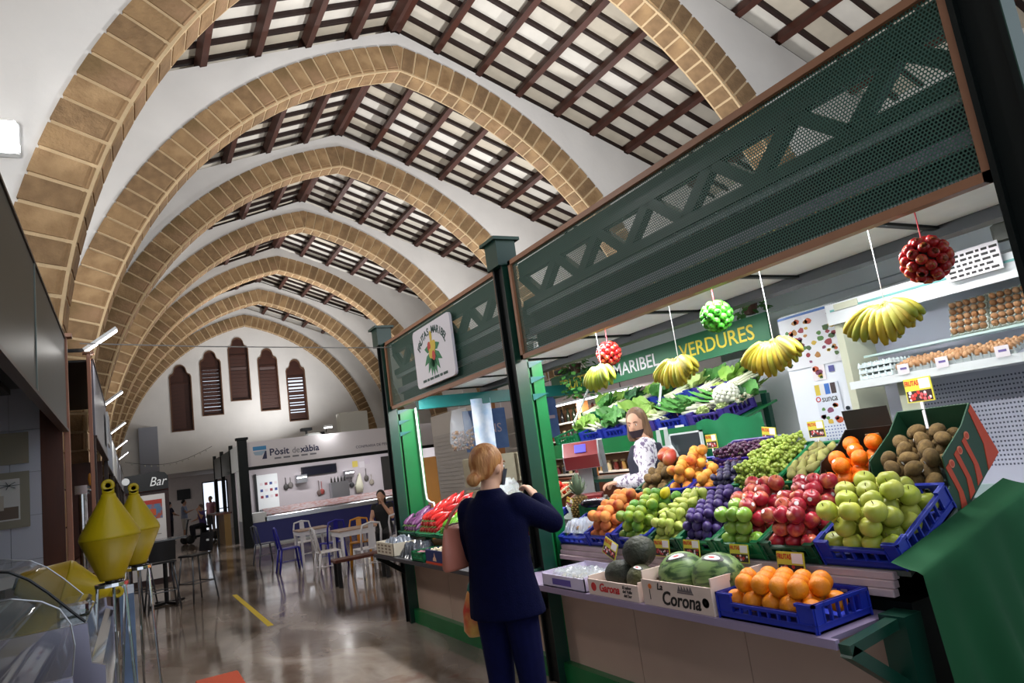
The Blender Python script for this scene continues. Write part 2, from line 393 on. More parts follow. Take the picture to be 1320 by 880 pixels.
for i, (cx, zb) in enumerate(WIN):
    lab = ['leftmost and lowest shuttered window of the end wall', 'shuttered window left of the tallest one, light leaking between its slats', 'tallest central shuttered window of the end wall', 'closed shuttered window right of the tallest one', 'rightmost shuttered window with open slats letting daylight in'][i]
    W = thing('window_%d' % (i+1), lab, 'window', (cx, YEND, zb), kind='structure')
    o = [(x-cx, z-zb) for x, z in win_outline(cx, zb)]; n = len(o)
    # stone-brown moulded surround ring
    inn = [(x*.90, 1.36+(z-1.36)*.97) for x, z in o]
    mb = MB(); vs = [(x,-.03,z) for x,z in o]+[(x,-.03,z) for x,z in inn]+[(x,.22,z) for x,z in o]+[(x,.22,z) for x,z in inn]
    fs = []
    for a in range(n):
        c = (a+1)%n; fs += [(a,c,n+c,n+a),(2*n+a,3*n+a,3*n+c,2*n+c),(n+a,n+c,3*n+c,3*n+a),(a,2*n+a,2*n+c,c)]
    mb.add(vs, fs).build('surround', mat('window_surround', '6a4a36', .8, var=.2), W)
    # upper head board, frame, slats
    hd = [p for p in inn if p[1] > 2.02]; hd = [(.38,2.02)]+hd+[(-.38,2.02)]
    MB().prism(hd, 'y', .14, .18).build('head_board', SHUT, W)
    mb = MB(); mb.box(-.39,-.33,.10,.17,.02,2.04); mb.box(.33,.39,.10,.17,.02,2.04); mb.box(-.39,.39,.10,.17,.0,.07); mb.box(-.39,.39,.10,.17,1.99,2.06)
    mb.build('frame', SHUT, W)
    ns = 12; gap = {0: (), 1: (1,2,4,6,8,9,11), 2: (8,), 3: (11,), 4: (2,4,6,8,9,10,11)}[i]
    SL = MB().box(-.335,.335,-.006,.006,-.082,.082).mesh('slat', SHUT)
    for j in range(ns):
        z = .07+1.92*(j+.5)/ns
        ang = .10 if j not in gap else {1: .75, 2: .4, 3: .5, 4: 1.25}[i]
        link('slat', SL, W, None, TR(0, .135, z, 0, ang, 0))
# passage behind the end wall: back wall with a bright doorway, side walls and low ceiling
PWALL = mat('passage_wall', 'b9b0ac', .8, var=.06)
mb = MB(); yb = 38.5; d0, d1, dh = 3.05, 4.25, 2.45
mb.box(XL, d0, yb, yb+.2, 0, 3.0); mb.box(d1, XR, yb, yb+.2, 0, 3.0); mb.box(d0, d1, yb, yb+.2, dh, 3.0)
struct('wall_back', mb, PWALL, 'pinkish grey back wall of the passage beyond the end wall', 'wall')
struct('wall_passage', MB().box(-.9, -.7, YEND+.35, yb, 0, 2.9), PWALL, 'side wall of the passage at the far left', 'wall')
struct('ceiling_passage', MB().box(XL, XR, YEND+.36, yb, 2.82, 2.95), PWALL, 'low ceiling of the passage beyond the end wall', 'ceiling')
D = thing('door_1', 'bright glazed exit door at the far end of the aisle', 'door', (0, yb, 0), kind='structure')
mb = MB()
for x in (d0, (d0+d1)/2-.03, d1-.06): mb.box(x, x+.06, .05, .1, 0, dh)
mb.box(d0, d1, .05, .1, dh-.06, dh); mb.box(d0, d1, .05, .1, 1.0, 1.05); mb.box(d0, d1, .05, .1, 0, .08)
mb.build('frame', BLACKP, D)
GLASS = mat('clear_glass', 'ffffff', .02, trans=1, alpha=.25)
MB().box(d0, d1, .07, .08, .08, dh-.06).build('pane', GLASS, D)
# grey plastered block at the foot of the end wall, left
area('passage_fill_light', (-.1, 35.2, 2.72), (.9, 35.2, 0), .2, 1.2, 60, (1, .96, .92), PI, (1, 0, 0))  # fill lamp added to brighten the dark passage, kept out of view
o = thing('passage_fill_lamp', 'added fill lamp in the passage beyond the end wall', 'lamp', (-.1, 35.2, 2.77)); MB().box(-.62, .62, -.12, .12, -.02, .05).build('housing', ALU, o); MB().box(-.58, .58, -.09, .09, -.035, -.02).build('glow', TUBE, o)
tag(MB().box(.30, .98, 31.35, YEND, 2.45, 4.75).build('ventilation_duct', GREYP), 'tall grey duct standing against the end wall at the left', 'duct')
tag(MB().cbox(1.9, 2.5, 38.40, 38.47, 1.72, 2.22).build('menu_board', BLACKP), 'dark chalk board hanging on the passage back wall', 'board')
# ================================================================== the fruit stall (right)
SX = 2.60
PLEG = [1.02, 4.53, 7.55]
TOPZ = 3.09
def stall_post(y, label, dp=.31):
    P = thing('stall_post', label, 'post', (SX, y, 0), group='green posts of the fruit stall')
    MB().box(-.05, .05, -.079, -.075, 0, TOPZ-.03).build('side_plate', GREEN, P); mb = MB(); mb.box(-.05, .05, -.075, -.055, 0, TOPZ-.02); mb.box(-.05, .05, .055, .075, 0, TOPZ-.02); mb.box(-.02, .02, -.055, .055, 0, TOPZ-.02)
    mb.build('flanged_column', BLACKG, P)  # shade on the green post's aisle side put into a blacker colour
    MB().box(.05, .065, -.075, .075, 0, 2.32).build('green_face', GREENB, P)
    mb = MB(); mb.box(.09, dp, -.07, .07, 0, 2.30); mb.build('rear_column', GREENB, P)
    mb = MB()
    for z in (2.05, 2.18, 2.30): mb.prism([(.06,z),(.20,z),(.06,z-.05)], 'y', -.085, .085)
    mb.build('gusset', TEAL, P)
    mb = MB(); mb.box(-.085, .085, -.095, .095, TOPZ-.03, TOPZ+.17); mb.build('cap_box', GREEN, P)
    mb = MB(); mb.box(-.115, .115, -.125, .125, TOPZ+.17, TOPZ+.195); mb.build('cap_lid', GREEN, P)
    return P
stall_post(PLEG[0], 'green stall post at the right edge beside the hanging red apples')
stall_post(PLEG[1], 'green stall post in the middle, right behind the customer', .185)
stall_post(PLEG[2], 'green stall post at the far end of the fruit stall')

def perforated(y0, y1, z0, z1, pitch=.0152, r=.0056):
    ry = pitch*math.sqrt(3)/2
    ny = int((y1-y0)/pitch)+1; nz = int((z1-z0)/ry)+1
    jj, ii = np.meshgrid(np.arange(nz), np.arange(ny), indexing='ij')
    cy = (y0+ii*pitch+(jj % 2)*pitch/2).ravel(); cz = (z0+jj*ry).ravel()
    ang = np.arange(6)*PI/3+PI/6
    R = pitch/math.sqrt(3)
    V = np.zeros((len(cy), 12, 3)); V[:, :6, 1] = cy[:, None]+R*np.cos(ang); V[:, :6, 2] = cz[:, None]+R*np.sin(ang)
    V[:, 6:, 1] = cy[:, None]+r*np.cos(ang); V[:, 6:, 2] = cz[:, None]+r*np.sin(ang)
    V[:, :, 1] = np.clip(V[:, :, 1], y0-.005, y1+.005); V[:, :, 2] = np.clip(V[:, :, 2], z0-.005, z1+.005)
    q = np.array([[i, (i+1) % 6, 6+(i+1) % 6, 6+i] for i in range(6)])
    Fq = (q[None]+(np.arange(len(cy))*12)[:, None, None]).reshape(-1, 4)
    me = bpy.data.meshes.new('perforated_sheet'); V = V.reshape(-1, 3)
    me.vertices.add(len(V)); me.vertices.foreach_set('co', V.ravel())
    me.loops.add(Fq.size); me.loops.foreach_set('vertex_index', Fq.ravel())
    me.polygons.add(len(Fq)); me.polygons.foreach_set('loop_start', np.arange(0, Fq.size, 4)); me.polygons.foreach_set('loop_total', np.full(len(Fq), 4))
    me.update(calc_edges=True); me.materials.append(mat('perforated_green', '325a4d', .5, var=.1)); return me
RAILW = mat('pale_rail', 'aeb6b8', .4); LILAC = mat('lilac_rail', 'a79fb0', .4)
def screen(y0, y1, label):
    S = thing('perforated_screen', label, 'screen', (SX, 0, 0), group='perforated screens over the fruit stall')
    z0, z1 = 2.31, 3.08
    link('perforated_sheet', perforated(y0+.03, y1-.03, z0+.03, z1-.03), S)
    for nm, a in (('frame_top', (-.02,.03,y0,y1,z1-.035,z1)), ('frame_bottom', (-.02,.03,y0,y1,z0,z0+.035)), ('frame_side', (-.02,.03,y0,y0+.035,z0,z1)), ('frame_side', (-.02,.03,y1-.035,y1,z0,z1))):
        MB().box(*a).build(nm, COPPER, S)
    # zigzag truss behind the upper half
    mb = MB(); xt = .10
    mb.box(xt-.03, xt+.03, y0, y1, 2.945, 3.06); mb.box(xt-.03, xt+.03, y0, y1, 2.70, 2.755); mb.build('truss_chord', GREEN, S)
    n = round((y1-y0)/.26)
    for i in range(n):
        a = y0+(y1-y0)*i/n; c = y0+(y1-y0)*(i+1)/n
        p, q = ((xt, a, 2.74), (xt, c, 2.96)) if i % 2 == 0 else ((xt, a, 2.96), (xt, c, 2.74))
        MB().bar(p, q, .065, .055, (1,0,0)).build('truss_web', GREEN, S)
    MB().box(.15, .17, y0, y1, 2.39, 2.70).build('dark_gap_sheet', mat('gap_shade_green', '0a1714', .8), S)  # dark sheet stands in for the shaded space above the stall ceiling
    MB().box(.09, .12, y0, y1, 2.655, 2.695).build('pale_rail', RAILW, S)
    MB().box(.09, .12, y0, y1, 2.49, 2.545).build('lilac_rail', LILAC, S)
    MB().box(.05, .08, y0, y1, 2.345, 2.375).build('pale_rail', RAILW, S)
    return S
screen(PLEG[0]+.08, PLEG[1]-.12, 'long dark green perforated screen above the fruit display')
screen(PLEG[1]+.10, PLEG[2]-.10, 'dark green perforated screen carrying the white round-cornered sign')

# white sign with palm emblem
NAVYT = mat('dark_green_letters', '0c3f38', .5)
Sg = thing('stall_sign', 'white sign with rounded corners and curved dark lettering around a fruit palm emblem', 'sign', (SX-.045, 5.98, 2.68))
w2, h2, rc = .47, .29, .05
pts = []
for cx, cz, a in ((w2-rc,h2-rc,0),(-w2+rc,h2-rc,90),(-w2+rc,-h2+rc,180),(w2-rc,-h2+rc,270)):
    pts += [(cx+rc*math.cos(math.radians(a+t)), cz+rc*math.sin(math.radians(a+t))) for t in (0,22,45,68,90)]
MB().prism([(-x, z) for x, z in pts], 'x', -.012, .012).build('board', mat('sign_white', 'e6e2ea', .4), Sg)
def sgn(u, v, d=-.0135): return face((d, -u, v), (0,-1,0), (0,0,1))        # u to the right as seen from the aisle
for word, a0, a1 in (('FRUTAS', 158, 100), ('MARIBEL', 80, 18)):
    for i, ch in enumerate(word):
        a = math.radians(a0+(a1-a0)*i/(len(word)-1)); R1, R2 = .33, .20
        M = sgn(R1*math.cos(a)*1.05, -.0+R2*math.sin(a)+.015) @ Matrix.Rotation((a-PI/2)*.75, 4, 'Z')
        text('letter', ch, .10, NAVYT, Sg, M, bold=.002)
q = MB()
for i, (a, c) in enumerate(((-.30,-.20),(-.18,-.12),(-.10,.02),(.04,.13),(.15,.20),(.22,.31))): q.box(-.0145, -.0125, a, c, -.248, -.224)
q.build('small_print', NAVYT, Sg)
LEAFS = [mat('emblem_green', '1e7a4a', .5), mat('emblem_red', 'c23428', .5), mat('emblem_yellow', 'd8b93a', .5)]
EM = thing('emblem', None, None); EM.parent = Sg
for i, a in enumerate((-150,-125,-105,-90,-75,-55,-30,10,170)):
    t = math.radians(a); L = .25 if -160 < a < -20 else .19
    c = Vector((0, .03)); d = Vector((math.cos(t), math.sin(t))); n = Vector((-d.y, d.x))
    pl = [c+d*.03+n*.012, c+d*L*.6+n*.036, c+d*L, c+d*L*.6-n*.036, c+d*.03-n*.012]
    mb = MB(); mb.prism([(-q.x, q.y) for q in pl], 'x', -.015, -.0125); mb.build('leaf', LEAFS[0], EM)
for i, (u, v, r_, mi) in enumerate(((0,.03,.075,2),(-.06,.07,.04,1),(.055,.065,.042,2),(.03,-.03,.04,1),(-.04,.0,.04,2),(.0,.16,.022,2))):
    q = [(-(u+r_*math.cos(k*PI/6)), v+r_*math.sin(k*PI/6)*(1.2 if i != 5 else 2.4)) for k in range(12)]
    MB().prism(q, 'x', -.0172-.0002*i, -.0125).build('fruit_shape', LEAFS[mi], EM)

# ceiling of the stall, beam, back wall
K = thing('stall_ceiling', 'white panelled ceiling of the fruit stall with black ribs and beam', 'ceiling')
CEILW = mat('stall_ceiling_white', 'eceeed', .6, var=.05)
ys = [1.05, 1.95, 2.85, 3.75, 4.6, 5.6, 6.6, 7.5]
for a, c in zip(ys, ys[1:]): MB().box(2.76, 3.78, a+.02, c-.02, 2.50, 2.53).build('panel', CEILW, K)
for a in ys: MB().box(2.74, 3.80, a-.02, a+.02, 2.485, 2.54).build('rib', BLACKG, K)
MB().box(3.80, 3.92, 1.0, 7.6, 2.44, 2.56).build('beam', BLACKP, K)
MB().box(3.92, 5.4, 1.0, 7.6, 2.86, 2.90).build('upper_panel', mat('upper_ceiling_grey', '7a7a74', .8), K)
MB().box(3.10, 3.92, 1.0, 7.6, 2.87, 2.90).build('roof_sheet', BLACKG, K)
BW = thing('stall_back_wall', 'white back wall of the fruit stall behind shelves and cabinets', 'wall', kind='structure')
MB().box(5.36, 5.42, -.6, 5.1, 0, 2.86).build('wall_sheet', ALU, BW)
MB().box(5.30, 5.36, -.6, 7.4, 2.60, 2.86).build('fascia', ALU, BW)
TF = []
for i, (x, y) in enumerate(TUBES):
    t = thing('tube_lamp', 'fluorescent tube lamp on the fruit stall ceiling' , 'lamp', (x, y, 2.45 if i < 4 else 2.60), group='tube lamps inside the fruit stall')
    MB().box(-.022, .022, -.62, .62, -.012, .03).build('housing', ALU, t)
    MB().cyl((0,-.58,-.03), (0,.58,-.03), .014, n=8).build('tube', TUBE2 if x < 4 else TUBE, t, True); MB().box(-.062, -.052, -.725, .725, -.066, .02).build('added_light_shield', ALU, t)  # side plate added to keep the tube's light off the screen
# left bay: teal cross beams and hanging translucent strip
for i, (x0, x1, y, z0, z1) in enumerate(((2.9, 5.4, 7.45, 2.28, 2.42),)):
    tag(MB().box(x0, x1, y-.05, y+.05, z0, z1).build('cross_beam', TEAL), ('teal cross beam at the far end of the fruit stall', 'teal cross beam over the left bay of the fruit stall')[i], 'beam')
tag(MB().sheet(lambda u, v: (3.55+.27*u, 7.39-.03*math.sin(6*u), 2.34-.9*v), 6, 4).build('plastic_strip', mat('blue_film', 'aac4e6', .25, alpha=.75, col2='e8eef8', scale=5), None, True), 'pale blue translucent plastic strip hanging at the far end of the stall', 'strip')
tag(MB().tube([(2.86,7.42,2.30),(2.86,7.40,1.35),(2.86,7.38,1.27),(2.86,7.30,1.24),(2.86,7.20,1.23),(2.86,7.16,1.15)], .012, 8).build('conduit', WHITEP, None, True), 'white conduit running down the far stall post', 'pipe')

# counter: base, ledge, legs, brackets
TAUPE = mat('taupe_laminate', 'bfa392', .32, var=.12, scale=1.5, spec=.6)
LEDGE = mat('lilac_ledge', '8f809c', .4)
B = thing('stall_counter', 'long counter of the fruit stall, taupe panels in a dark green frame', 'counter', (0, 0, 0))
yy = [1.88, 2.72, 3.62, 4.46]; zz = [4.62, 5.6, 6.55, 7.48]
for a, c in list(zip(yy, yy[1:]))+list(zip(zz, zz[1:])):
    MB().box(2.66, 2.69, a+.003, c-.003, .13, .76).build('front_panel', TAUPE, B)
MB().box(2.60, 2.70, 1.80, 7.60, 0, .14).build('kick_rail', GREENB, B)
MB().box(2.70, 3.5, 1.80, 7.5, .0, .12).build('plinth', BLACKG, B)
for y in (1.83, 4.53, 7.55):
    MB().box(2.57, 2.68, y-.055, y+.055, .0, .80).build('leg', BLACKG if y > 2 else GREEN, B)
    MB().bar((2.62, y, .50), (2.28, y, .74), .05, .05).build('bracket', BLACKG if y > 2 else GREEN, B)
    MB().bar((2.66, y, .78), (2.27, y, .745), .05, .04).build('arm', GREEN, B)
MB().box(2.265, 2.70, 1.90, 4.50, .755, .775).build('ledge', LEDGE, B); MB().box(2.262, 2.285, 1.86, 4.52, .742, .776).build('ledge_edge', LEDGE, B)
MB().box(2.265, 2.70, 4.56, 7.60, .755, .775).build('ledge', mat('dark_ledge', '3b3a40', .4), B); MB().box(2.262, 2.285, 4.56, 7.62, .742, .776).build('ledge_edge', mat('dark_ledge', '3b3a40', .4), B)
RAIL = mat('worn_pink_rail', 'b9a3a8', .5, var=.15)
for k in range(3): MB().cbox(2.66+.012*k, 2.70+.012*k, 1.86, 4.40, .845+.032*k, .875+.032*k, .004).build('front_rail', RAIL, B)
# sloping shelves
TA = math.radians(24)
def tier(x, z, d, y0, y1, nm):
    MB().add([(x,y0,z),(x,y1,z),(x+d*math.cos(TA),y1,z+d*math.sin(TA)),(x+d*math.cos(TA),y0,z+d*math.sin(TA)),(x,y0,z-.02),(x,y1,z-.02),(x+d*math.cos(TA),y1,z+d*math.sin(TA)-.02),(x+d*math.cos(TA),y0,z+d*math.sin(TA)-.02)],
             [(3,2,1,0),(4,5,6,7),(0,1,5,4),(1,2,6,5),(2,3,7,6),(3,0,4,7)]).build(nm, mat('shelf_grey', '4a5450', .6), B)
T2 = (2.71, .945); T3 = (3.17, 1.185)
tier(T2[0], T2[1]-.004, .46, 1.80, 4.45, 'sloping_shelf'); tier(T2[0], T2[1]-.004, .46, 4.62, 7.5, 'sloping_shelf')
tier(T3[0], T3[1]-.004, .48, 1.84, 4.05, 'sloping_shelf')
MB().box(2.70, 3.62, 1.82, 7.5, .12, .82).build('carcass', BLACKG, B)
MB().box(3.14, 3.62, 1.86, 4.05, .82, 1.10).build('carcass_step', BLACKG, B)
MB().box(3.14, 3.60, 4.10, 7.45, 1.02, 1.05).build('inner_shelf', ALU, B)
def tierM(t, y, v=0, w=0):
    x, z = t
    M = Matrix(((math.cos(TA),0,-math.sin(TA)),(0,1,0),(math.sin(TA),0,math.cos(TA)))).to_4x4()
    M.translation = (x+v*math.cos(TA)-w*math.sin(TA), y, z+v*math.sin(TA)+w*math.cos(TA)); return M
# ================================================================== crates, boxes and fruit
def fmat(name, c1, c2, c3=None, rough=.4, scale=14, thresh=(.4,.65), bump=0, rnd=.25, sss=.05, stretch=(1,1,1)):
    M = mat(name, c1, rough, col2=c2, scale=scale, thresh=thresh, bump=bump, bscale=260, stretch=stretch)
    nt = M.node_tree; b = nt.nodes['Principled BSDF']
    mp = [n for n in nt.nodes if n.type == 'MAPPING'][0]
    oi = nt.nodes.new('ShaderNodeObjectInfo'); mul = nt.nodes.new('ShaderNodeVectorMath'); mul.operation = 'SCALE'
    cx = nt.nodes.new('ShaderNodeCombineXYZ')
    for k in range(3): nt.links.new(oi.outputs['Random'], cx.inputs[k])
    nt.links.new(cx.outputs[0], mul.inputs[0]); mul.inputs['Scale'].default_value = 7.3; nt.links.new(mul.outputs[0], mp.inputs['Location'])
    hs = nt.nodes.new('ShaderNodeHueSaturation'); mr = nt.nodes.new('ShaderNodeMapRange'); nt.links.new(oi.outputs['Random'], mr.inputs[0])
    mr.inputs[3].default_value = 1-rnd; mr.inputs[4].default_value = 1+rnd*.6
    src = b.inputs['Base Color'].links[0].from_socket
    nt.links.new(src, hs.inputs['Color']); nt.links.new(mr.outputs[0], hs.inputs['Value']); nt.links.new(hs.outputs[0], b.inputs['Base Color'])
    b.inputs['Specular IOR Level'].default_value = .4
    return M
STEMM = mat('fruit_stem', '4a3822', .8)
def apple_prof(r, tall=.92, dim=.16):
    P = []
    for i in range(13):
        t = PI*i/12; rr = r*math.sin(t)**.85 if 0 < i < 12 else 0
        z = -r*tall*math.cos(t)
        if rr < r*.5: z -= math.copysign(1, z)*r*dim*(1-(rr/(r*.5))**2)
        P.append((max(rr, 1e-6), z))
    return P
def pear_prof(r, L=1.5):
    return [(1e-6,-r*.92),(r*.5,-r*.86),(r*.85,-r*.55),(r,-r*.05),(r*.93,r*.4),(r*.7,r*.85),(r*.5,r*(L-.25)),(r*.42,r*L),(r*.3,r*(L+.17)),(1e-6,r*(L+.22))]
class Kind: pass
def kind(name, mesh, r, label, cat, group, stem=None, sticker=False, rz=1.0):
    k = Kind(); k.name, k.me, k.r, k.label, k.cat, k.group, k.stem, k.rz = name, mesh, r, label, cat, group, stem, rz
    k.sticker = None; k.ax = (.88, 1.12) if name == 'kiwi' else (1.03, .98)
    if sticker:
        mb = MB(); R_ = r*1.012; n = 8; q = [(R_*math.cos(.0), 0, 0)]
        vs = [Vector((R_, 0, 0))]; 
        for i in range(n):
            a = .26; vs.append(Vector((R_*math.cos(a), R_*math.sin(a)*math.cos(2*PI*i/n), R_*math.sin(a)*math.sin(2*PI*i/n))))
        k.sticker = mb.add(vs, [(0,1+i,1+(i+1)%n) for i in range(n)]).mesh('sticker', WHITEP)
    k.stem_me = MB().tube([(0,0,stem[0]),(.002,.001,stem[0]+stem[1]*.5),(.005,.002,stem[0]+stem[1])], .0018, 5).mesh('stem', STEMM) if stem else None
    return k
COUNT = {}
def put(k, M, label=None, rot=None, upright=False):
    if rot is None:
        e = Euler((random.uniform(-.5,.5), random.uniform(-.5,.5), random.uniform(0, 6.28))) if upright else Euler((random.uniform(0,6.28), random.uniform(0,6.28), random.uniform(0,6.28)))
    else: e = Euler(rot)
    s = random.uniform(.95, 1.02)
    o = link(k.name, k.me, None, None, M @ e.to_matrix().to_4x4() @ Matrix.Scale(s, 4))
    tag(o, label or k.label, k.cat, k.group)
    if k.stem_me: link('stem', k.stem_me, o)
    if k.sticker and random.random() < .75:
        # sticker turned towards the aisle and up
        loc = M.translation; v = (o.matrix_local.to_3x3().inverted() @ Vector((-.70, -.42, .50))).normalized()
        sc_ = 1/math.sqrt((v.x/k.ax[0])**2+(v.y/k.ax[0])**2+(v.z/k.ax[1])**2)
        st = link('sticker', k.sticker, o, None, v.to_track_quat('X', 'Z').to_matrix().to_4x4() @ Matrix.Scale(sc_, 4))
    COUNT[k.name] = COUNT.get(k.name, 0)+1
    return o
def pile(kinds, F, x0, x1, y0, y1, z0, layers=3, jitter=.08, mound=.75, upright=False, pick=None, squeeze=1.0, label=None, inset0=0, hz=1.0, rot=None):
    """layers of a loose hexagonal heap in the frame F; x up the slope, y along the stall, z out of it"""
    r = kinds[0].r; d = 2*r*1.01*squeeze; n = 0
    for L in range(layers):
        ix = inset0+L*r*mound; a0, a1, b0, b1 = x0+r+ix, x1-r-ix*.55, y0+r+ix, y1-r-ix
        if a1 < a0 or b1 < b0: break
        nx = int((a1-a0)/(d*.87)+1e-6)+1
        ny = max(int((b1-b0)/d+.22)+1, 1); dy = (b1-b0)/(ny-1) if ny > 1 else d
        for i in range(nx):
            off = dy/2 if (i+L) % 2 else 0
            cnt = ny if not off else (ny-1 if ny > 1 else 1)
            for j in range(cnt):
                x = a0+i*d*.87+random.uniform(-1,1)*jitter*r; y = (b0+off+j*dy if ny > 1 else (b0+b1)/2)+random.uniform(-1,1)*jitter*r
                z = z0+r*hz+L*r*1.62*hz+random.uniform(-.3,1)*jitter*r
                k = pick(i/(max(nx-1,1)), (y-y0)/(y1-y0), L) if pick else random.choice(kinds)
                if k is None: continue
                lb = label or k.label
                if layers > 1: lb += ', '+('bottom' if L == 0 else 'top' if L == layers-1 else 'middle')+' layer'
                put(k, F @ Matrix.Translation((x, y, z)), lb, rot() if rot else None, upright); n += 1
    return n

BLUE = mat('blue_crate_plastic', '1d2f9e', .4); GRN = mat('green_crate_plastic', '0f6e42', .42); PURP = mat('purple_crate_plastic', '3b2a86', .42); DKGRN = mat('dark_green_crate_plastic', '0d4a33', .45)
def crate(label, F, W, D, H, m, dip=.0, side_dip=0, rib=.05, group=None, slots=True, name='plastic_crate', cat='crate', t=.010):
    """x 0..D up the slope, y 0..W along the stall"""
    c = thing(name, label, cat, group=group, M=F)
    mb = MB(); mb.box(0, D, 0, W, 0, .008)
    mb.build('base', m, c)
    def wall(L, h, dipv):
        q = MB(); hm = h*(1-dipv); e = .16*L
        q.box(0, L, 0, t, 0, h*.30)                                        # lower band
        q.box(0, e, 0, t, h*.3, h); q.box(L-e, L, 0, t, h*.3, h)             # solid corners
        q.box(e, L-e, 0, t, hm-h*.16, hm)                                    # top band of the dip
        q.box(0, e+.004, -.006, t+.004, h-.012, h); q.box(L-e-.004, L, -.006, t+.004, h-.012, h)
        q.box(e, L-e, -.006, t+.004, hm-.012, hm)
        n = max(int((L-2*e)/rib), 2)
        for i in range(n+1):
            x = e+(L-2*e)*i/n; q.box(x-.004, x+.004, -.003, t, h*.3, hm-.006)
        if not slots: q.box(e, L-e, .002, t-.002, h*.25, hm-.01)
        q.box(0, .008, -.006, 0, 0, h); q.box(L-.008, L, -.006, 0, 0, h); q.box(0, L, -.006, 0, h*.28, h*.31)
        return q
    def setw(q, M): q.xf(M); return q
    R = Matrix.Rotation(PI/2, 4, 'Z')
    setw(wall(W, H, dip), Matrix.Translation((0, W, 0)) @ Matrix.Rotation(-PI/2, 4, 'Z')).build('wall', m, c)
    setw(wall(W, H, 0), Matrix.Translation((D, 0, 0)) @ Matrix.Rotation(PI/2, 4, 'Z')).build('wall', m, c)
    setw(wall(D, H, side_dip), Matrix.Identity(4)).build('wall', m, c)
    setw(wall(D, H, side_dip), Matrix.Translation((D, W, 0)) @ Matrix.Rotation(PI, 4, 'Z')).build('wall', m, c)
    return c

# --- fruit kinds
k_yapple = kind('yellow_apple', MB().lathe(apple_prof(.047), 16).mesh('yellow_apple', fmat('yellow_apple_skin', '98a334', 'b3b44e', scale=9), True), .046, 'yellow-green apple heaped in the blue crate at the right end of the display', 'apple', 'yellow apples in the blue crate', (.030,.022))
k_rapple = kind('red_apple', MB().lathe(apple_prof(.043), 16).mesh('red_apple', fmat('red_apple_skin', 'a02033', 'd98a5a', scale=16, thresh=(.5,.72), rough=.3), True), .042, 'red striped apple in the basket next to the yellow apples', 'apple', 'red apples next to the yellow apples', (.029,.022), True)
k_rapple2 = kind('red_apple', k_rapple.me, .042, 'red striped apple in the basket behind the green apples', 'apple', 'red apples behind the green apples', (.029,.022), True)
k_gapple = kind('green_apple', MB().lathe(apple_prof(.042), 16).mesh('green_apple', fmat('green_apple_skin', '6f9a35', '8fb24a', scale=9, rough=.3), True), .041, 'green apple lying in front of the red apples', 'apple', 'green apples at the front of the apple basket', (.028,.02))
k_plum = kind('plum', MB().ball((0,0,0), .0275, 12, 9, sz=1.12).mesh('plum', fmat('plum_skin', '322058', '4f3a7e', scale=16, rough=.45), True), .0275, 'round purple plum heaped in the plum basket', 'plum', 'purple plums in the basket')
k_pear = kind('green_pear', MB().lathe(pear_prof(.030, 1.55), 12).mesh('green_pear', fmat('green_pear_skin', '9fb04a', 'b9bf62', scale=12), True), .031, 'small green pear in the basket beside the plums', 'pear', 'small green pears beside the plums', (.05,.02))
k_mand = kind('green_mandarin', MB().lathe(apple_prof(.038,.86,.10), 14).mesh('green_mandarin', fmat('green_mandarin_skin', '52852a', '93a02e', scale=10, bump=.15), True), .038, 'green-skinned mandarin heaped beside the peaches', 'mandarin', 'green mandarins in the crate')
k_peach = kind('peach', MB().lathe(apple_prof(.038,.95,.12), 14).mesh('peach', fmat('peach_skin', 'd98a45', 'a8362e', scale=14, rough=.7, thresh=(.45,.7)), True), .038, 'orange and red peach in the crate beside the green mandarins', 'peach', 'peaches in the crate')
k_orange = kind('orange', MB().lathe(apple_prof(.044,.97,.05), 16).mesh('orange', fmat('orange_skin', 'e07c06', 'e88c10', scale=20, bump=.25, rnd=.12), True), .044, 'plain orange in the blue crate on the lower ledge', 'orange', 'oranges in the blue crate on the ledge')
k_orange2 = kind('orange', MB().lathe(apple_prof(.044,.97,.05), 16).mesh('box_orange', fmat('box_orange_skin', 'e06806', 'e87a0e', scale=20, bump=.25, rnd=.1), True), .044, 'large orange with a sticker in the dark carton', 'orange', 'large stickered oranges in the dark carton', None, True)
k_kiwi = kind('kiwi', MB().ball((0,0,0), .042, 12, 9, sx=.86, sy=.86, sz=1.12).mesh('kiwi', fmat('kiwi_skin', '5f4a2a', '7a6138', scale=40, rough=.85, bump=.4), True), .042, 'brown kiwi in the red and green carton', 'kiwi', 'kiwis in the carton', None, True)
k_kiwi2 = kind('kiwi', k_kiwi.me, .042, 'brown kiwi in the loose heap beside the mangoes', 'kiwi', 'loose kiwis beside the mangoes')
k_apricot = kind('apricot', MB().lathe(apple_prof(.036,.98,.08), 14).mesh('apricot', fmat('apricot_skin', 'df9a3a', 'c4502c', scale=12, rough=.6, thresh=(.5,.75)), True), .036, 'orange nectarine heaped between mangoes and dark plums', 'nectarine', 'nectarines on the upper tier')
k_dplum = kind('dark_plum', MB().ball((0,0,0), .022, 10, 8, sz=1.2).mesh('dark_plum', fmat('dark_plum_skin', '221c38', '3a3358', scale=16, rough=.5), True), .022, 'small blue-black plum in the purple crate', 'plum', 'small dark plums in the purple crate')
k_mango = kind('mango', MB().ball((0,0,0), .055, 14, 10, sx=.82, sy=.9, sz=1.28).mesh('mango', fmat('mango_skin', '8e5a2c', 'a63a2a', scale=9, rough=.4, thresh=(.4,.6)), True), .055, 'brown-red mango on top of the kiwi heap', 'mango', 'mangoes on the kiwi heap')
k_conf = kind('conference_pear', MB().lathe(pear_prof(.030, 2.0), 12).mesh('conference_pear', fmat('conference_pear_skin', '8a8a4a', '6e6438', scale=14, rough=.7), True), .032, 'long green-brown pear in the crate beside the orange carton', 'pear', 'long pears beside the orange carton', (.065,.022))
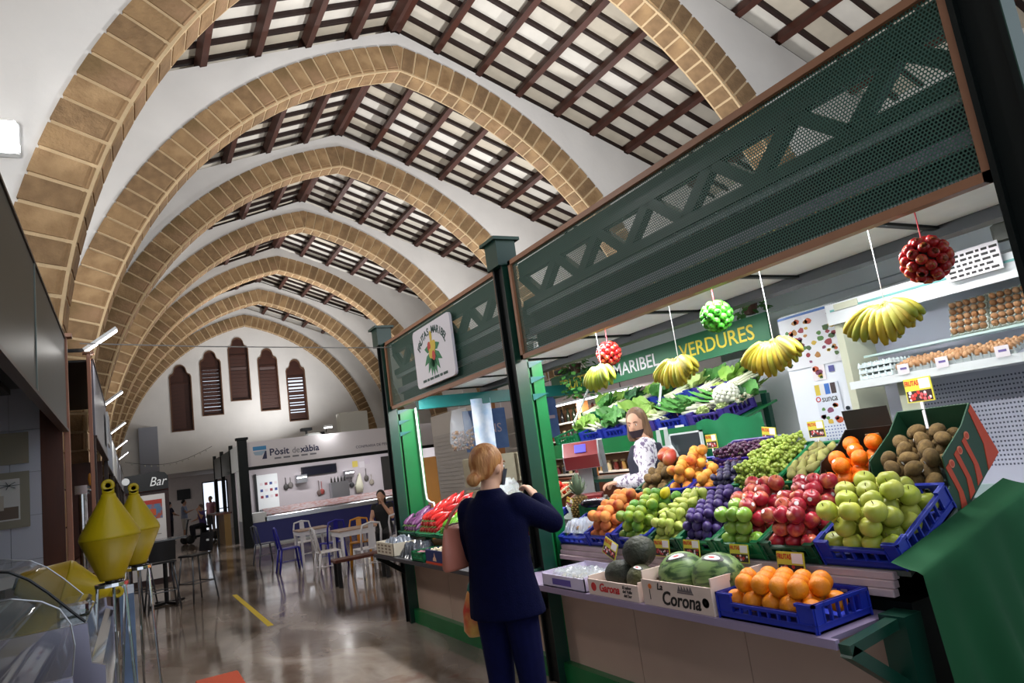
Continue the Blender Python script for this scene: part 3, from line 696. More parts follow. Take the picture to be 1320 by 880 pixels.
k_lemon = kind('lemon', MB().lathe([(1e-6,-.048),(.008,-.044),(.020,-.034),(.031,-.014),(.033,.004),(.028,.022),(.017,.036),(.008,.045),(1e-6,.05)], 12).mesh('lemon', fmat('lemon_skin', 'd9c21e', 'e2cc3a', scale=20, bump=.2, rnd=.1), True), .033, 'yellow lemon lying among the green mandarins', 'lemon', 'lemons among the mandarins')
k_tomato = kind('tomato', MB().lathe(apple_prof(.034,.85,.1), 14).mesh('tomato', fmat('tomato_skin', 'c0261a', 'd6401e', scale=8, rough=.2, rnd=.15), True), .034, 'red tomato in the tray by the weighing scale', 'tomato', 'tomatoes by the scale', (.024,.012))

# --- lower sloping tier
c_y0 = 1.805
F = tierM(T2, 1.805); crate('blue crate of yellow apples at the right end of the sloping display', F, .39, .46, .12, BLUE, dip=.25, side_dip=.1)
pile([k_yapple], F, .014, .448, .014, .376, .03, 3, upright=True, mound=.22)
F = tierM(T2, 2.215); crate('green basket of red apples next to the yellow apples', F, .30, .46, .10, DKGRN, dip=.2)
pile([k_rapple], F, .014, .448, .014, .286, .03, 3, upright=True, mound=.2)
F = tierM(T2, 2.53); crate('green basket of red apples with green apples in front', F, .30, .46, .10, GRN, dip=.2, slots=False)
pile([k_rapple], F, .014, .448, .014, .286, .03, 3, upright=True, mound=.2, pick=lambda a, b, L: k_gapple if a < .22 or (a < .4 and b > .55) else k_rapple2)
F = tierM(T2, 2.845); crate('green basket of purple plums', F, .28, .46, .10, GRN, dip=.2)
pile([k_plum], F, .014, .448, .014, .266, .02, 4, mound=.4)
F = tierM(T2, 3.14); crate('green basket of small green pears', F, .25, .46, .09, DKGRN, dip=.2)
pile([k_pear], F, .014, .448, .014, .236, .02, 3, mound=.3)
F = tierM(T2, 3.405); crate('blue crate of green mandarins', F, .33, .46, .10, BLUE, dip=.25)
pile([k_mand], F, .014, .448, .014, .316, .02, 3, mound=.35, pick=lambda a, b, L: k_lemon if (a > .8 and b < .25 and L == 2) else k_mand)
F = tierM(T2, 3.75); crate('blue crate of peaches', F, .30, .46, .10, BLUE, dip=.25)
pile([k_peach], F, .014, .448, .014, .286, .02, 3, mound=.35)

# --- upper sloping tier
CARD = mat('brown_cardboard', '8a6a4a', .8, var=.1); BLK = mat('black_carton', '15130f', .45); KG = mat('carton_green', '14402a', .5); KR = mat('carton_red', 'c2401e', .5)
def carton(label, F, W, D, H, m_out, m_in, back=None, name='fruit_carton'):
    c = thing(name, label, 'box', M=F); t = .006
    back = back or H
    MB().box(0, D, 0, W, 0, .006).build('base', m_in, c)
    for nm, a in (('side', (0,t,0,W,.006,H*.55)), ('side', (D-t,D,0,W,.006,back))):
        MB().box(*a).build(nm, m_out, c)
    for y in (0, W-t):
        MB().prism([(t,.006),(D-t,.006),(D-t,back),(D*.72,H),(.12,H),(.06,H*.55),(t,H*.55)], 'y', y, y+t).build('side', m_out, c)
    return c
F = tierM(T3, 2.225); c = carton('dark open carton of stickered oranges', F, .29, .42, .13, BLK, CARD, back=.16)
MB().add([(.414,.01,.13),(.414,.28,.13),(.45,.28,.26),(.45,.01,.26)],[(0,1,2,3)]).build('raised_flap', BLK, c)
for (a, b_, s) in ((.12,.17,0),):
    MB().box(.405,.413,.10,.18,.10,.125).build('hand_slot', CARD, c)
pile([k_orange2], F, .016, .404, .012, .278, .008, 2, mound=.5)
F = tierM(T3, 1.83, -.03, -.12) @ Matrix.Rotation(math.radians(-6), 4, 'Y'); c = carton('red and green carton of kiwis with printed fruit emblems', F, .36, .50, .26, KG, KG, back=.29, name='kiwi_carton')
MB().box(-.012, -.002, -.004, .364, .085, .145).build('front_band', mat('carton_orange', 'd85a1c', .45), c)
# printed swooshes on the near side (facing the camera end)
def swoosh(x0, col, y=-.0025):
    pl = [(x0,.012),(x0+.06,.012),(x0+.085,.07),(x0+.10,.215),(x0+.065,.215),(x0+.055,.09),(x0+.03,.05)]
    MB().prism(pl, 'y', y, y+.0025).build('print', col, c)
for x0 in (.03, .13, .23): swoosh(x0, KR)
MB().prism([(.36,.0),(.50,.0),(.50,.28),(.46,.27),(.43,.10)], 'y', -.0025, 0).build('print', KR, c)
for x0, z0 in ((.155,.20),(.255,.20),(.355,.21)):
    MB().cyl((x0-.008,-.004,z0), (x0-.008,0,z0), .019, n=14).build('emblem', mat('emblem_pale', 'd97a5e', .5), c)
    MB().cyl((x0-.008,-.005,z0), (x0-.008,0,z0), .013, n=12).build('emblem', KR, c)
pile([k_kiwi], F, .02, .48, .016, .344, .125, 2, mound=.4)
F = tierM(T3, 2.53); crate('dark green crate of long pears', F, .24, .42, .10, GRN, dip=.1)
pile([k_conf], F, .014, .41, .014, .226, .008, 2, mound=.4, rot=lambda: (random.uniform(-.4,.4), 1.2+random.uniform(-.3,.3), random.uniform(-.6,.6)))
GRAPE = [fmat('green_grape_skin', '869a3c', 'a2b052', scale=20, rough=.25, rnd=.15), fmat('dark_grape_skin', '3c2038', '5a3050', scale=20, rough=.3, rnd=.2)]
def bunch_mesh(seed, m, L=.15, r=.0135):
    rnd = random.Random(seed); mb = MB(); pts = []
    tries = 0
    while len(pts) < 34 and tries < 4000:
        tries += 1
        t = rnd.random(); w = .046*(1-.65*t)+.008; a = rnd.random()*2*PI
        rad = w*math.sqrt(rnd.random()); p = Vector((t*L-L/2, rad*math.cos(a), abs(rad*math.sin(a))*.9+r))
        if all((p-q).length > 1.55*r for q in pts): pts.append(p)
    for p in pts: mb.ball(p, r*rnd.uniform(.9,1.1), 8, 6)
    return mb.mesh('grapes', m, True)
BST = MB().tube([(-.09,0,.03),(-.06,.004,.02),(0,0,.018),(.05,0,.015)], [.003,.0025,.002,.0015], 5).mesh('stalk', mat('grape_stalk', '6a7a34', .7))
BM = [[bunch_mesh(10*i+j, GRAPE[i]) for j in range(3)] for i in (0, 1)]
def bunches(i, F, x0, x1, y0, y1, z0, layers, label, group):
    for L in range(layers):
        nx = max(1, int((x1-x0-L*.05)/.095)); ny = max(1, int((y1-y0-L*.04)/.075))
        for a in range(nx):
            for b_ in range(ny):
                x = x0+.05+L*.03+(x1-x0-.1-.04*L)*(a/max(nx-1,1)); y = y0+.04+L*.02+(y1-y0-.08-.04*L)*(b_/max(ny-1,1))
                o = thing('grape_bunch', label, 'grapes', group=group, M=F @ TR(x+random.uniform(-.01,.01), y, z0+L*.058, random.uniform(-.6,.6)))
                o2 = link('grapes', random.choice(BM[i]), o); o2['kind'] = 'stuff'; link('stalk', BST, o)
F = tierM(T3, 2.785); crate('green crate heaped with green grapes', F, .30, .46, .09, GRN, dip=.2)
bunches(0, F, .01, .45, .01, .29, .012, 3, 'bunch of green grapes in the heaped crate', 'bunches of green grapes')
F = tierM(T3, 3.10); crate('purple crate with dark plums in front and nectarines behind', F, .36, .25, .08, PURP, dip=.1)
pile([k_dplum], F, .012, .24, .012, .20, .02, 3, mound=.35)
pile([k_apricot], F, .012, .24, .21, .35, .008, 2, mound=.3)
F = tierM(T3, 3.02, .27, .03); crate('dark crate of purple grapes at the back of the upper tier', F, .42, .24, .10, PURP, dip=.1)
bunches(1, F, .01, .24, .01, .41, .03, 2, 'bunch of dark purple grapes at the back of the display', 'bunches of dark grapes')
F = tierM(T3, 3.48); crate('blue crate of nectarines on the upper tier', F, .22, .40, .08, BLUE, dip=.1)
pile([k_apricot], F, .012, .39, .012, .21, .02, 3, mound=.35)
F = tierM(T3, 3.72); crate('green crate of loose kiwis under the mangoes', F, .30, .40, .08, DKGRN, dip=.1)
pile([k_kiwi2], F, .012, .39, .012, .29, .008, 2, mound=.5)
for i, (v, y) in enumerate(((.24,.08),(.30,.19))): put(k_mango, F @ Matrix.Translation((v, y, .185)), ('red-brown mango nearest the nectarines on the kiwi heap', 'brown mango at the back of the kiwi heap')[i], (.3, 1.1+.4*i, .5))

# --- lower ledge
LZ = .777
F = TR(2.285, 1.95, LZ); crate('shallow blue crate of oranges on the lower ledge', F, .52, .34, .11, BLUE, dip=.35, side_dip=.0, rib=.045)
pile([k_orange], F, .014, .33, .014, .506, .03, 2, mound=.3)
WOODB = mat('pale_crate_wood', 'd9c3b6', .7, var=.06, scale=5, stretch=(1,.3,1)); INK = mat('black_ink', '15110f', .6); REDI = mat('red_ink', 'c22a2c', .6)
def wood_box(label, y0, W, D, H, hend):
    c = thing('wooden_box', label, 'box', (2.275, y0, LZ)); t = .007
    MB().box(0, D, 0, W, 0, .006).build('base', WOODB, c)
    MB().box(0, t, 0, W, .006, H).build('front_board', WOODB, c); MB().box(D-t, D, 0, W, .006, H).build('back_board', WOODB, c)
    for y in (0, W-t):
        q = MB(); s0, s1 = D*.35, D*.68
        q.box(t, s0, y, y+t, .006, hend); q.box(s1, D-t, y, y+t, .006, hend); q.box(s0, s1, y, y+t, .006, hend*.6); q.box(s0, s1, y, y+t, hend*.82, hend)
        q.build('end_board', WOODB, c)
    return c
def fr(u, v, W): return face((-.0012, W/2-u, v), (0,-1,0), (0,0,1))
c = wood_box('pale wooden box with black script lettering holding two watermelons', 2.49, .50, .36, .125, .165)
text('lettering', 'Corona', .092, INK, c, fr(.03,.045,.50), shear=.25, bold=.0018, sx=.95); text('lettering', 'La', .045, INK, c, fr(-.11,.098,.50), shear=.25, bold=.001)
q = MB()
for i in range(5): q.prism([(-(.035+.02*i-.012)+.25,.09),(-(.035+.02*i+.012)+.25,.09),(-(.035+.02*i)+.25,.118)], 'x', -.002, -.0005)
q.box(-.002,-.0005,.25-.13,.25-.02,.082,.088); q.build('crown_print', mat('grey_ink', '6a5f60', .6), c)
for u, v in ((.205,.055),):
    MB().lathe([(.018,-.0006),(.022,-.0006),(.022,.0006),(.018,.0006),(.018,-.0006)], 16, (-.0012,.25-u,v), Matrix.Rotation(PI/2,3,'Y')).build('seal_print', INK, c)
    text('tick_print', 'v', .03, INK, c, fr(u,v+.002,.50), bold=.001)
MB().cyl((-.002,.25+.185,.095), (0,.25+.185,.095), .013, n=10).build('orange_print', mat('orange_ink', 'd8702a', .6), c)
MB().box(-.0018,0,.25+.19,.25+.1935,.03,.08).build('spoon_print', INK, c)
c = wood_box('low pale box with red script lettering holding dark melons', 3.03, .46, .34, .085, .10)
text('lettering', 'Garona', .062, REDI, c, fr(-.03,.045,.46), shear=.25, bold=.0015); 
for i, s in enumerate(('El sabor', 'del Valle', 'del Sur')): text('small_lettering', s, .024, INK, c, fr(.135,.066-.021*i,.46), shear=.2)
MB().cyl((-.002,.23+.175,.045), (0,.23+.175,.045), .024, n=14).build('emblem_print', REDI, c)
WM = mat('watermelon_skin', '6f8a50', .4, col2='2f4a28', scale=5, thresh=(.47,.58), stretch=(7,7,.5))
DM = mat('dark_melon_skin', '2c3022', .6, col2='1d2118', scale=14, bump=.5, bscale=40)
def melon(label, loc, r, m, sz=1.15, rot=(0,0,0), sticker=None, name='melon'):
    o = thing(name, label, 'melon', M=Matrix.Translation(loc) @ Euler(rot).to_matrix().to_4x4())
    MB().ball((0,0,0), r, 20, 14, sz=sz).build('rind', m, o, True)
    MB().cyl((0,0,-r*sz*1.0), (0,0,-r*sz-.012), .006, .004, 6).build('stalk', STEMM, o)
    if sticker is not None:
        v = (o.matrix_world.to_3x3().inverted() @ Vector((-.42,-.22,.88))).normalized()
        q = v.to_track_quat('Z','Y').to_matrix().to_4x4()
        for rr, mm, dz in ((.34, BLACKP, 1.004), (.24, WHITEP, 1.008), (.10, REDI, 1.012)):
            s = MB(); n = 14; vs = []
            for k_ in range(3):
                for j in range(n): a = rr*k_/2; vs.append(Vector((r*dz*math.sin(a)*math.cos(2*PI*j/n)*.6, r*dz*math.sin(a)*math.sin(2*PI*j/n)*1.5, 0)))
            # wrap on the ellipsoid
            vs2 = []
            for p in vs:
                w_ = (q.to_3x3() @ Vector((p.x, p.y, math.sqrt(max(r*r*1.0-p.x**2-p.y**2, 1e-6))))); e = Vector((w_.x, w_.y, w_.z/sz)); e = e*(r*dz/e.length); vs2.append((e.x, e.y, e.z*sz))
            s.add(vs2, [(k_*n+j,k_*n+(j+1)%n,(k_+1)*n+(j+1)%n,(k_+1)*n+j) for k_ in range(2) for j in range(n)]); s.build('sticker', mm, o, True)
    return o
melon('striped green watermelon with a black and white sticker, right one in the box', (2.455, 2.612, LZ+.130), .116, WM, 1.2, (1.45,.2,.1), 1, 'watermelon')
melon('striped green watermelon, left one in the box', (2.455, 2.868, LZ+.124), .112, WM, 1.12, (1.5,-.2,.9), 1, 'watermelon')
melon('dark round melon lying on top of the other two', (2.47, 3.22, LZ+.215), .088, DM, 1.12, (1.3,.2,.3))
melon('dark melon at the left of the red-lettered box', (2.42, 3.36, LZ+.090), .082, DM, 1.2, (1.5,0,.2))
melon('dark olive melon with a sticker at the right of the red-lettered box', (2.40, 3.145, LZ+.086), .078, mat('olive_melon_skin', '4a4a26', .55, col2='33351c', scale=16, bump=.5), 1.15, (1.5,.1,.0), 1)
# carton of wrapped produce
c = thing('white_carton', 'white and purple carton of plastic-wrapped produce on the ledge', 'box', (2.275, 3.53, LZ)); LIL = mat('lilac_carton', 'c9bfd8', .6)
for a in ((0,.006,0,.48,.0,.075),(.334,.34,0,.48,0,.09),(0,.34,0,.006,0,.085),(0,.34,.474,.48,0,.085),(0,.34,0,.48,0,.006)): MB().box(*a).build('side', LIL, c)
MB().box(-.0015,0,.15,.36,.018,.055).build('purple_print', mat('purple_ink', '5b4a9c', .6), c)
FILM = mat('cellophane', 'cfd6da', .12, alpha=.35, spec=.9)
def film_pack(label, loc, sx, sy, sz, seed, m=None, inner=None):
    rnd = random.Random(seed); o = thing('wrapped_pack', label, 'pack', loc); n = 14
    H = [[rnd.uniform(.55,1) for _ in range(n+1)] for _ in range(n+1)]
    def f(u, v):
        e = min(1, 6*min(u,1-u))*min(1, 6*min(v,1-v)); return (sx*(u-.5), sy*(v-.5), sz*H[int(u*n+.5)][int(v*n+.5)]*e+.002)
    MB().sheet(f, n, n).build('film', m or FILM, o)
    if inner:
        q = MB()
        for _ in range(12): q.ball((rnd.uniform(-.38,.38)*sx, rnd.uniform(-.38,.38)*sy, sz*.32), min(sz*.28,.022), 8, 6)
        q.build('contents', inner, o, True)['kind'] = 'stuff'
    return o
for i in range(3): film_pack(('clear film pack at the right of the white carton', 'clear film pack in the middle of the white carton', 'clear film pack at the left of the white carton')[i], (2.44, 3.61+.155*i, LZ+.008), .30, .148, .085, i, None, mat('grey_produce', 'a8a090', .6))
# ================================================================== hanging fruit
BANM = fmat('banana_skin', 'b89c28', '98a030', scale=7, rough=.5, rnd=.12); BANG = fmat('green_banana_skin', '93a832', 'b3b03a', scale=7, rough=.5, rnd=.12)
def banana_mesh(m, L=.20, bend=.95):
    P = []; R_ = []
    n = 9; x = z = 0.0; a = -.15
    for i in range(n+1):
        t = i/n; P.append((x, 0, z)); R_.append(.006 if t < .12 else (.025*math.sin(PI*min(1, .16+t*.80))**.35 if t < .93 else .009))
        x += L/n*math.cos(a); z += L/n*math.sin(a); a -= bend/n
    q = MB().tube(P, R_, 8); return q.mesh('banana', [m], True)
BAN = [banana_mesh(BANM), banana_mesh(BANG)]
CORD = mat('cord_white', 'c8c8c8', .6); CORDR = mat('cord_red', 'b8202c', .5)
ROPE = {}
def banana_hand(label, loc, i, n=11, tilt=0, spread=1.45, cord_top=2.49, name='banana_bunch'):
    o = thing(name, label, 'bananas', loc, 0, 'banana bunches hung over the display')
    for row in range(2):
        k = n-2*row
        for j in range(k):
            ph = (j/(k-1)-.5)*2*spread                     # fan in the plane of the aisle (y, z) and a little towards the aisle
            Mx = Matrix.Translation((-.012+.03*row, 0, .045-.01*row)) @ Matrix.Rotation(tilt, 4, 'X') @ Matrix.Rotation(PI/2+(PI/2-abs(ph))*0, 4, 'Z')
            # banana's own x axis -> direction in the fan, its bending plane -> downwards
            d = Vector((-.42+.30*row, math.sin(ph), -.50*math.cos(ph)+.10)); d.normalize()
            dn = Vector((0, 0, -1)); up = -(dn-d*dn.dot(d)).normalized(); sd = up.cross(d)
            R3 = Matrix((d, sd, up)).transposed().to_4x4()
            link('banana', BAN[i], o, None, Matrix.Translation((-.01+.025*row, .02*math.sin(ph), .05)) @ R3 @ Matrix.Scale(.92+.1*random.random()-.12*row, 4))
    MB().ball((0,0,.045), .024, 8, 6, sz=.8).build('crown', mat('banana_crown', '7a7a30', .6), o, True)
    if cord_top: MB().tube([(0,0,.05),(.002,0,(cord_top-loc[2])*.5),(0,0,cord_top-loc[2])], .0022, 5).build('cord', CORD, o)
    return o
HX = 2.95
banana_hand('yellow banana bunch hanging below the red apple ball at the right', (HX, 1.80, 2.0), 0, 11)
banana_hand('yellow-green banana bunch hanging right of the green apple ball', (HX, 2.43, 1.965), 0, 12, .15)
banana_hand('banana bunch hanging in front of the green stall lettering', (HX, 3.15, 2.01), 0, 12, .1)
banana_hand('greenest banana bunch, hanging in front of a red apple ball', (HX-.05, 3.87, 2.10), 1, 8, 0, 1.0)
def apple_ball(label, loc, m, R_=.084, r=.0235, n=46, m2=None):
    o = thing('hanging_apple_ball', label, 'fruit ball', loc, 0, 'balls of small apples hung over the display')
    am = MB(); pr = apple_prof(r, .9, .22); am.lathe(pr[:11], 12); am.m = 1; am.lathe(pr[10:], 12); me = am.mesh('apple', [m, m2 or m], True)
    for k in range(n):
        z = 1-2*(k+.5)/n; ph = k*2.39996; s = math.sqrt(1-z*z); v = Vector((s*math.cos(ph), s*math.sin(ph), z))
        link('apple', me, o, None, Matrix.Translation(v*R_) @ v.to_track_quat('Z', 'Y').to_matrix().to_4x4())
    MB().ball((0,0,0), R_-.012, 14, 10).build('net_core', mat('dark_core', '2a1614', .8), o, True)
    MB().tube([(0,0,R_),(.003,.002,R_+.06),(0,0,2.49-loc[2])], .0035, 6).build('cord', CORDR, o)
    return o
RB = fmat('red_ball_apple', 'a51c20', 'c8663a', scale=30, rough=.25, thresh=(.55,.75), rnd=.2); RY = fmat('red_ball_calyx', 'c8963c', 'a03a24', scale=60, rough=.3, rnd=.2); GB = fmat('green_ball_apple', '3c9a2a', '55b23c', scale=20, rough=.3, rnd=.15)
apple_ball('ball of small red apples hanging from a red cord at the upper right', (HX, 1.58, 2.185), RB, m2=RY)
apple_ball('ball of small green apples hanging from a red cord', (HX, 2.78, 2.235), GB, .077, .0225)
apple_ball('ball of small red apples hanging behind the greenest bananas', (HX+.06, 3.90, 2.235), RB, .074, .0225, m2=RY)

# ================================================================== price cards
YEL = mat('card_yellow', 'c9c03a', .5); CRD = mat('card_red', 'b8271f', .5); CWH = mat('card_white', 'e6dfe4', .5); CDK = mat('card_dark', '2a1210', .5)
def card(label, M, s=1, stick=0):
    o = thing('price_card', label, 'price card', group='price cards of the fruit stall', M=M @ Matrix.Scale(s, 4))
    MB().box(-.062, .062, -.002, .002, -.045, .045).build('board', YEL, o)
    text('lettering', 'FRUTAS', .026, CRD, o, face((-.027, -.0026, .026), (1,0,0), (0,0,1)), bold=.0008, extrude=.0004, sx=.72)
    MB().box(.008, .056, -.0032, -.002, .004, .040).build('price_field', CWH, o)
    rnd = random.Random(hash(label) & 255)
    q = [MB() for _ in range(3)]
    MB().box(-.057, .057, -.0028, -.002, -.041, -.002).build('picture', CDK, o)
    for i in range(18):
        x, z = rnd.uniform(-.052,.052), rnd.uniform(-.036,-.008); q[i % 3].cyl((x,-.0036,z), (x,-.0027,z), rnd.uniform(.004,.008), n=7)
    for k, mm in enumerate((CRD, CWH, mat('card_pink', 'c45a62', .5))): q[k].build('picture_fruit', mm, o)
    if stick: MB().box(-.006, .006, -.003, 0, -.045-stick, -.045).build('stick', CWH, o)
    return o
def cardM(x, y, z, tilt=-.35, rz=-PI/2+.0, roll=0): return Matrix.Translation((x, y, z)) @ Matrix.Rotation(rz, 4, 'Z') @ Matrix.Rotation(tilt, 4, 'X') @ Matrix.Rotation(roll, 4, 'Y')
card('price card below the red apples, left of the blue apple crate', cardM(2.655, 2.34, .945, -.1), 1.25)
card('price card on the basket of green and red apples', cardM(2.665, 2.66, .975, -.1), 1.0)
card('price card below the purple plums', cardM(2.66, 3.00, .985, -.1), 1.0)
card('price card below the small green pears', cardM(2.66, 3.25, .975, -.1), 1.05)
card('leaning price card left of the stacked dark melon', cardM(2.63, 3.72, .955, -.2, roll=.35), 1.15)
card('price card standing on a stick above the kiwis', cardM(3.48, 2.05, 1.66, 0, -PI/2-.25), 1.35, .10)
card('price card on a stick above the orange carton, in front of the calendar', cardM(3.62, 2.80, 1.52, 0, -PI/2-.2), 1.1, .10)
card('price card on a stick in front of the green cloth', cardM(3.62, 3.16, 1.52, 0, -PI/2-.2, .12), 1.1, .10)
card('price card on a stick above the mangoes', cardM(3.66, 3.72, 1.52, 0, -PI/2-.2), 1.1, .10)

# ================================================================== green cloth over the near end of the display
CLOTH = mat('green_cloth', '054f2a', .9, var=.15, scale=3)
def cloth_fn(u, v):
    x = 2.60+.95*u
    top = 1.0+.20*u
    drop = max(0, v-.16)/.84
    fold = .045*math.sin(u*12+1.2*v)*drop**.6+.035*math.sin(u*29+2)*drop**.8
    z = top-(1.15+.25*u)*drop**.95-.03*math.sin(min(v,.16)/.16*PI/2)
    return (x+.12*drop*u, 1.80-.12*min(v,.16)/.16-.16*drop+fold-.10*drop*u, max(z, .012))
tag(MB().sheet(cloth_fn, 60, 30).build('green_cloth', CLOTH, None, True), 'dark green cloth draped over the near end of the display', 'cloth')

# ================================================================== back of the stall: refrigerator with eggs, white cabinet
FX = 4.86
CREAM = mat('cream_enamel', 'c9cbb4', .45); GRIL = mat('grille_white', 'c3c4d4', .5)
R = thing('refrigerated_cabinet', 'open white refrigerated cabinet with a shelf of eggs', 'refrigerator', (0, 0, 0))
MB().box(FX+.30, FX+.36, .9, 3.36, .2, 2.5).build('back_panel', GRIL, R)
hp = MB()
for i in range(64):
    for j in range(20): hp.box(FX+.297, FX+.300, 1.70+.0235*i-.005, 1.70+.0235*i+.005, 1.10+.031*j-.006, 1.10+.031*j+.006)
hp.build('grille_holes', mat('grille_dark', '5a5c70', .6), R)['kind'] = 'stuff'
MB().box(FX-.06, FX+.36, .9, 3.36, .0, .95).build('lower_body', ALU, R)
MB().box(FX-.10, FX-.06, .9, 3.36, .80, 1.02).build('bumper', mat('bumper_grey', '9fb4b4', .4), R)
MB().box(FX-.06, FX+.36, 3.30, 3.36, .95, 2.40).build('side_panel', CREAM, R)
MB().prism([(FX-.10,2.42),(FX+.36,2.52),(FX+.36,2.34),(FX-.10,2.26)], 'y', 2.02, 3.38).build('light_canopy', ALU, R)
MB().box(FX-.105, FX-.10, 2.04, 3.34, 2.36, 2.375).build('canopy_stripe', mat('aqua_stripe', '6fb0ac', .4), R)
MB().box(FX-.108, FX-.10, 3.10, 3.30, 2.36, 2.41).build('name_plate', CREAM, R)
MB().box(FX-.12, FX+.36, 1.86, 2.02, 2.20, 2.50).build('end_cap', CREAM, R)
MB().box(FX-.26, FX+.30, .95, 3.20, 1.745, 1.80).build('shelf', ALU, R)
MB().box(FX-.02, FX+.02, 2.86, 3.0, 1.35, 1.745).build('shelf_bracket', CREAM, R)
MB().box(FX+.05, FX+.25, .95, 3.25, 1.975, 1.99).build('glass_shelf', mat('pale_glass_edge', 'bfd8d4', .2), R)
N = thing('notice_board', 'white notice with black print leaning on the refrigerator canopy', 'notice', (FX-.14, 2.26, 2.41))
MB().box(-.005, .005, -.17, .17, -.08, .10).build('board', CWH, N)
rb = random.Random(9); q = MB()
for i in range(5):
    y = .145
    while y > -.13:
        w_ = rb.uniform(.02, .05); q.box(-.0062, -.005, y-w_, y, .062-.032*i, .078-.032*i); y -= w_+.012
q.build('print_lines', INK, N)
tag(MB().cbox(FX-.14, FX-.06, 1.92, 2.12, 2.50, 2.62, .02).build('storage_tub', mat('tub_grey', '55564e', .5)), 'dark plastic tub on top of the refrigerator canopy', 'tub')
# eggs
EGGM = fmat('brown_egg', 'a87a52', 'c29a74', scale=6, rough=.55, rnd=.2)
EGG = MB().lathe([(1e-6,-.024),(.010,-.022),(.0175,-.014),(.021,-.002),(.0195,.010),(.014,.021),(.007,.028),(1e-6,.030)], 10).mesh('egg', EGGM, True)
PULP = mat('egg_tray_pulp', 'a9b0b0', .85, var=.1); PLT = mat('clear_tray', 'cfd8cc', .2, alpha=.6)
def egg_tray_mesh(nx, ny, p=.047, m=PULP):
    q = MB(); q.box(-.008, nx*p+.008, -.008, ny*p+.008, 0, .006)
    for i in range(nx+1):
        for j in range(ny+1): q.cyl((i*p, j*p, 0), (i*p, j*p, .038), .014, .005, 6)
    for j in (0, ny*p): q.box(0, nx*p, j-.004, j+.004, 0, .024)
    for i in (0, nx*p): q.box(i-.004, i+.004, 0, ny*p, 0, .024)
    return q.mesh('egg_tray', m)
def egg_tray(label, M, nx, ny, m=PULP, eggs=True, elabel='', egroup='', stack=0):
    o = link('egg_tray', egg_tray_mesh(nx, ny, m=m), None, None, M); tag(o, label, 'egg tray')
    if eggs:
        for i in range(nx):
            for j in range(ny):
                e = link('egg', EGG, None, None, M @ Matrix.Translation(((i+.5)*.047, (j+.5)*.047, .034))); tag(e, elabel, 'egg', egroup)
    return o
def Mx(o, x, y):
    x = Vector(x).normalized(); y = Vector(y).normalized(); M = Matrix((x, y, x.cross(y))).transposed().to_4x4(); M.translation = o; return M
# two trays leaning against the back, three on the shelf
egg_tray('egg tray leaning on the glass shelf, left one', Mx((FX+.10, 2.60, 1.997), (0,-1,0), (.3,0,1)), 5, 5, PLT, True, 'brown egg in the left leaning tray', 'eggs in the left leaning tray')
egg_tray('egg tray leaning on the glass shelf, right one', Mx((FX+.10, 2.34, 1.997), (0,-1,0), (.3,0,1)), 5, 5, PLT, True, 'brown egg in the right leaning tray', 'eggs in the right leaning tray')
for i, y in enumerate((2.62, 2.36, 2.10)):
    egg_tray(('grey egg tray on the shelf nearest the empty trays', 'grey egg tray in the middle of the shelf', 'grey egg tray at the right end of the shelf')[i], Mx((FX-.24, y, 1.803), (1,0,.25), (0,1,0)), 5, 5, PULP, True, ('brown egg on the shelf tray nearest the empty trays', 'brown egg on the middle shelf tray', 'brown egg on the right-hand shelf tray')[i], ('eggs on the first shelf tray', 'eggs on the middle shelf tray', 'eggs on the right shelf tray')[i])
for i in range(3): egg_tray(('lowest empty egg tray at the left of the shelf', 'middle empty egg tray at the left of the shelf', 'topmost empty egg tray at the left of the shelf')[i], Mx((FX-.22+.008*i, 2.89+.004*i, 1.803+.042*i), (1,0,0), (0,1,0)), 5, 5, mat('pale_pulp', 'c3d0d2', .8), False)
for i in range(3):
    t = thing('shelf_label', ('paper label on the shelf edge at the left', 'paper label on the shelf edge in the middle', 'paper label on the shelf edge at the right')[i], 'label', (FX-.264, (2.78,2.52,2.16)[i], 1.82)); MB().box(-.001,.001,-.04,.04,-.03,.04).build('paper', CWH, t); MB().box(-.0018,-.001,-.025,.02,.002,.016).build('print_line', mat('violet_ink','6a5a9a',.6), t)

CB = thing('white_cabinet', 'tall white metal cabinet with posters on its door', 'cabinet', (4.90, 3.40, 0))
MB().cbox(0, .45, .0, .54, 0, 2.46, .008).build('body', ALU, CB); MB().box(-.018, -.001, .012, .528, .05, 2.44).build('door', mat('cabinet_door', 'e3e8f2', .35), CB)
MB().cyl((-.03,.05,1.62), (-.018,.05,1.62), .016, n=10).build('lock', mat('lock_dark', '3a4048', .4, 1), CB)
PW = mat('poster_paper', 'dcdde2', .6)
def veg_dots(o, y0, y1, z0, z1, n, seed, x=-.002):
    rnd = random.Random(seed); cols = ['8a2a34', '4f7a3a', 'b8522c', '7a3a5a', 'c2a23a', '3f5a2c', 'a8763a']
    for i in range(n):
        y, z, r_ = rnd.uniform(y0,y1), rnd.uniform(z0,z1), rnd.uniform(.016,.034)
        q = MB(); q.prism([(y+r_*math.cos(k*PI/4)*rnd.uniform(.7,1.2), z+r_*.8*math.sin(k*PI/4)*rnd.uniform(.7,1.2)) for k in range(8)], 'x', x-.0012, x)
        q.build('picture', mat('chart_'+cols[i % 7], cols[i % 7], .6), o)
P_ = thing('fruit_chart', 'poster of fruit and vegetable pictures on the white cabinet', 'poster', (4.875, 3.66, 2.22)); MB().box(-.002,.002,-.27,.27,-.23,.22).build('paper', PW, P_); veg_dots(P_, -.24, .24, -.20, .17, 42, 5)
MB().box(-.003,-.002,-.27,.27,.20,.22).build('top_band', mat('chart_blue','4a6fb0',.5), P_)
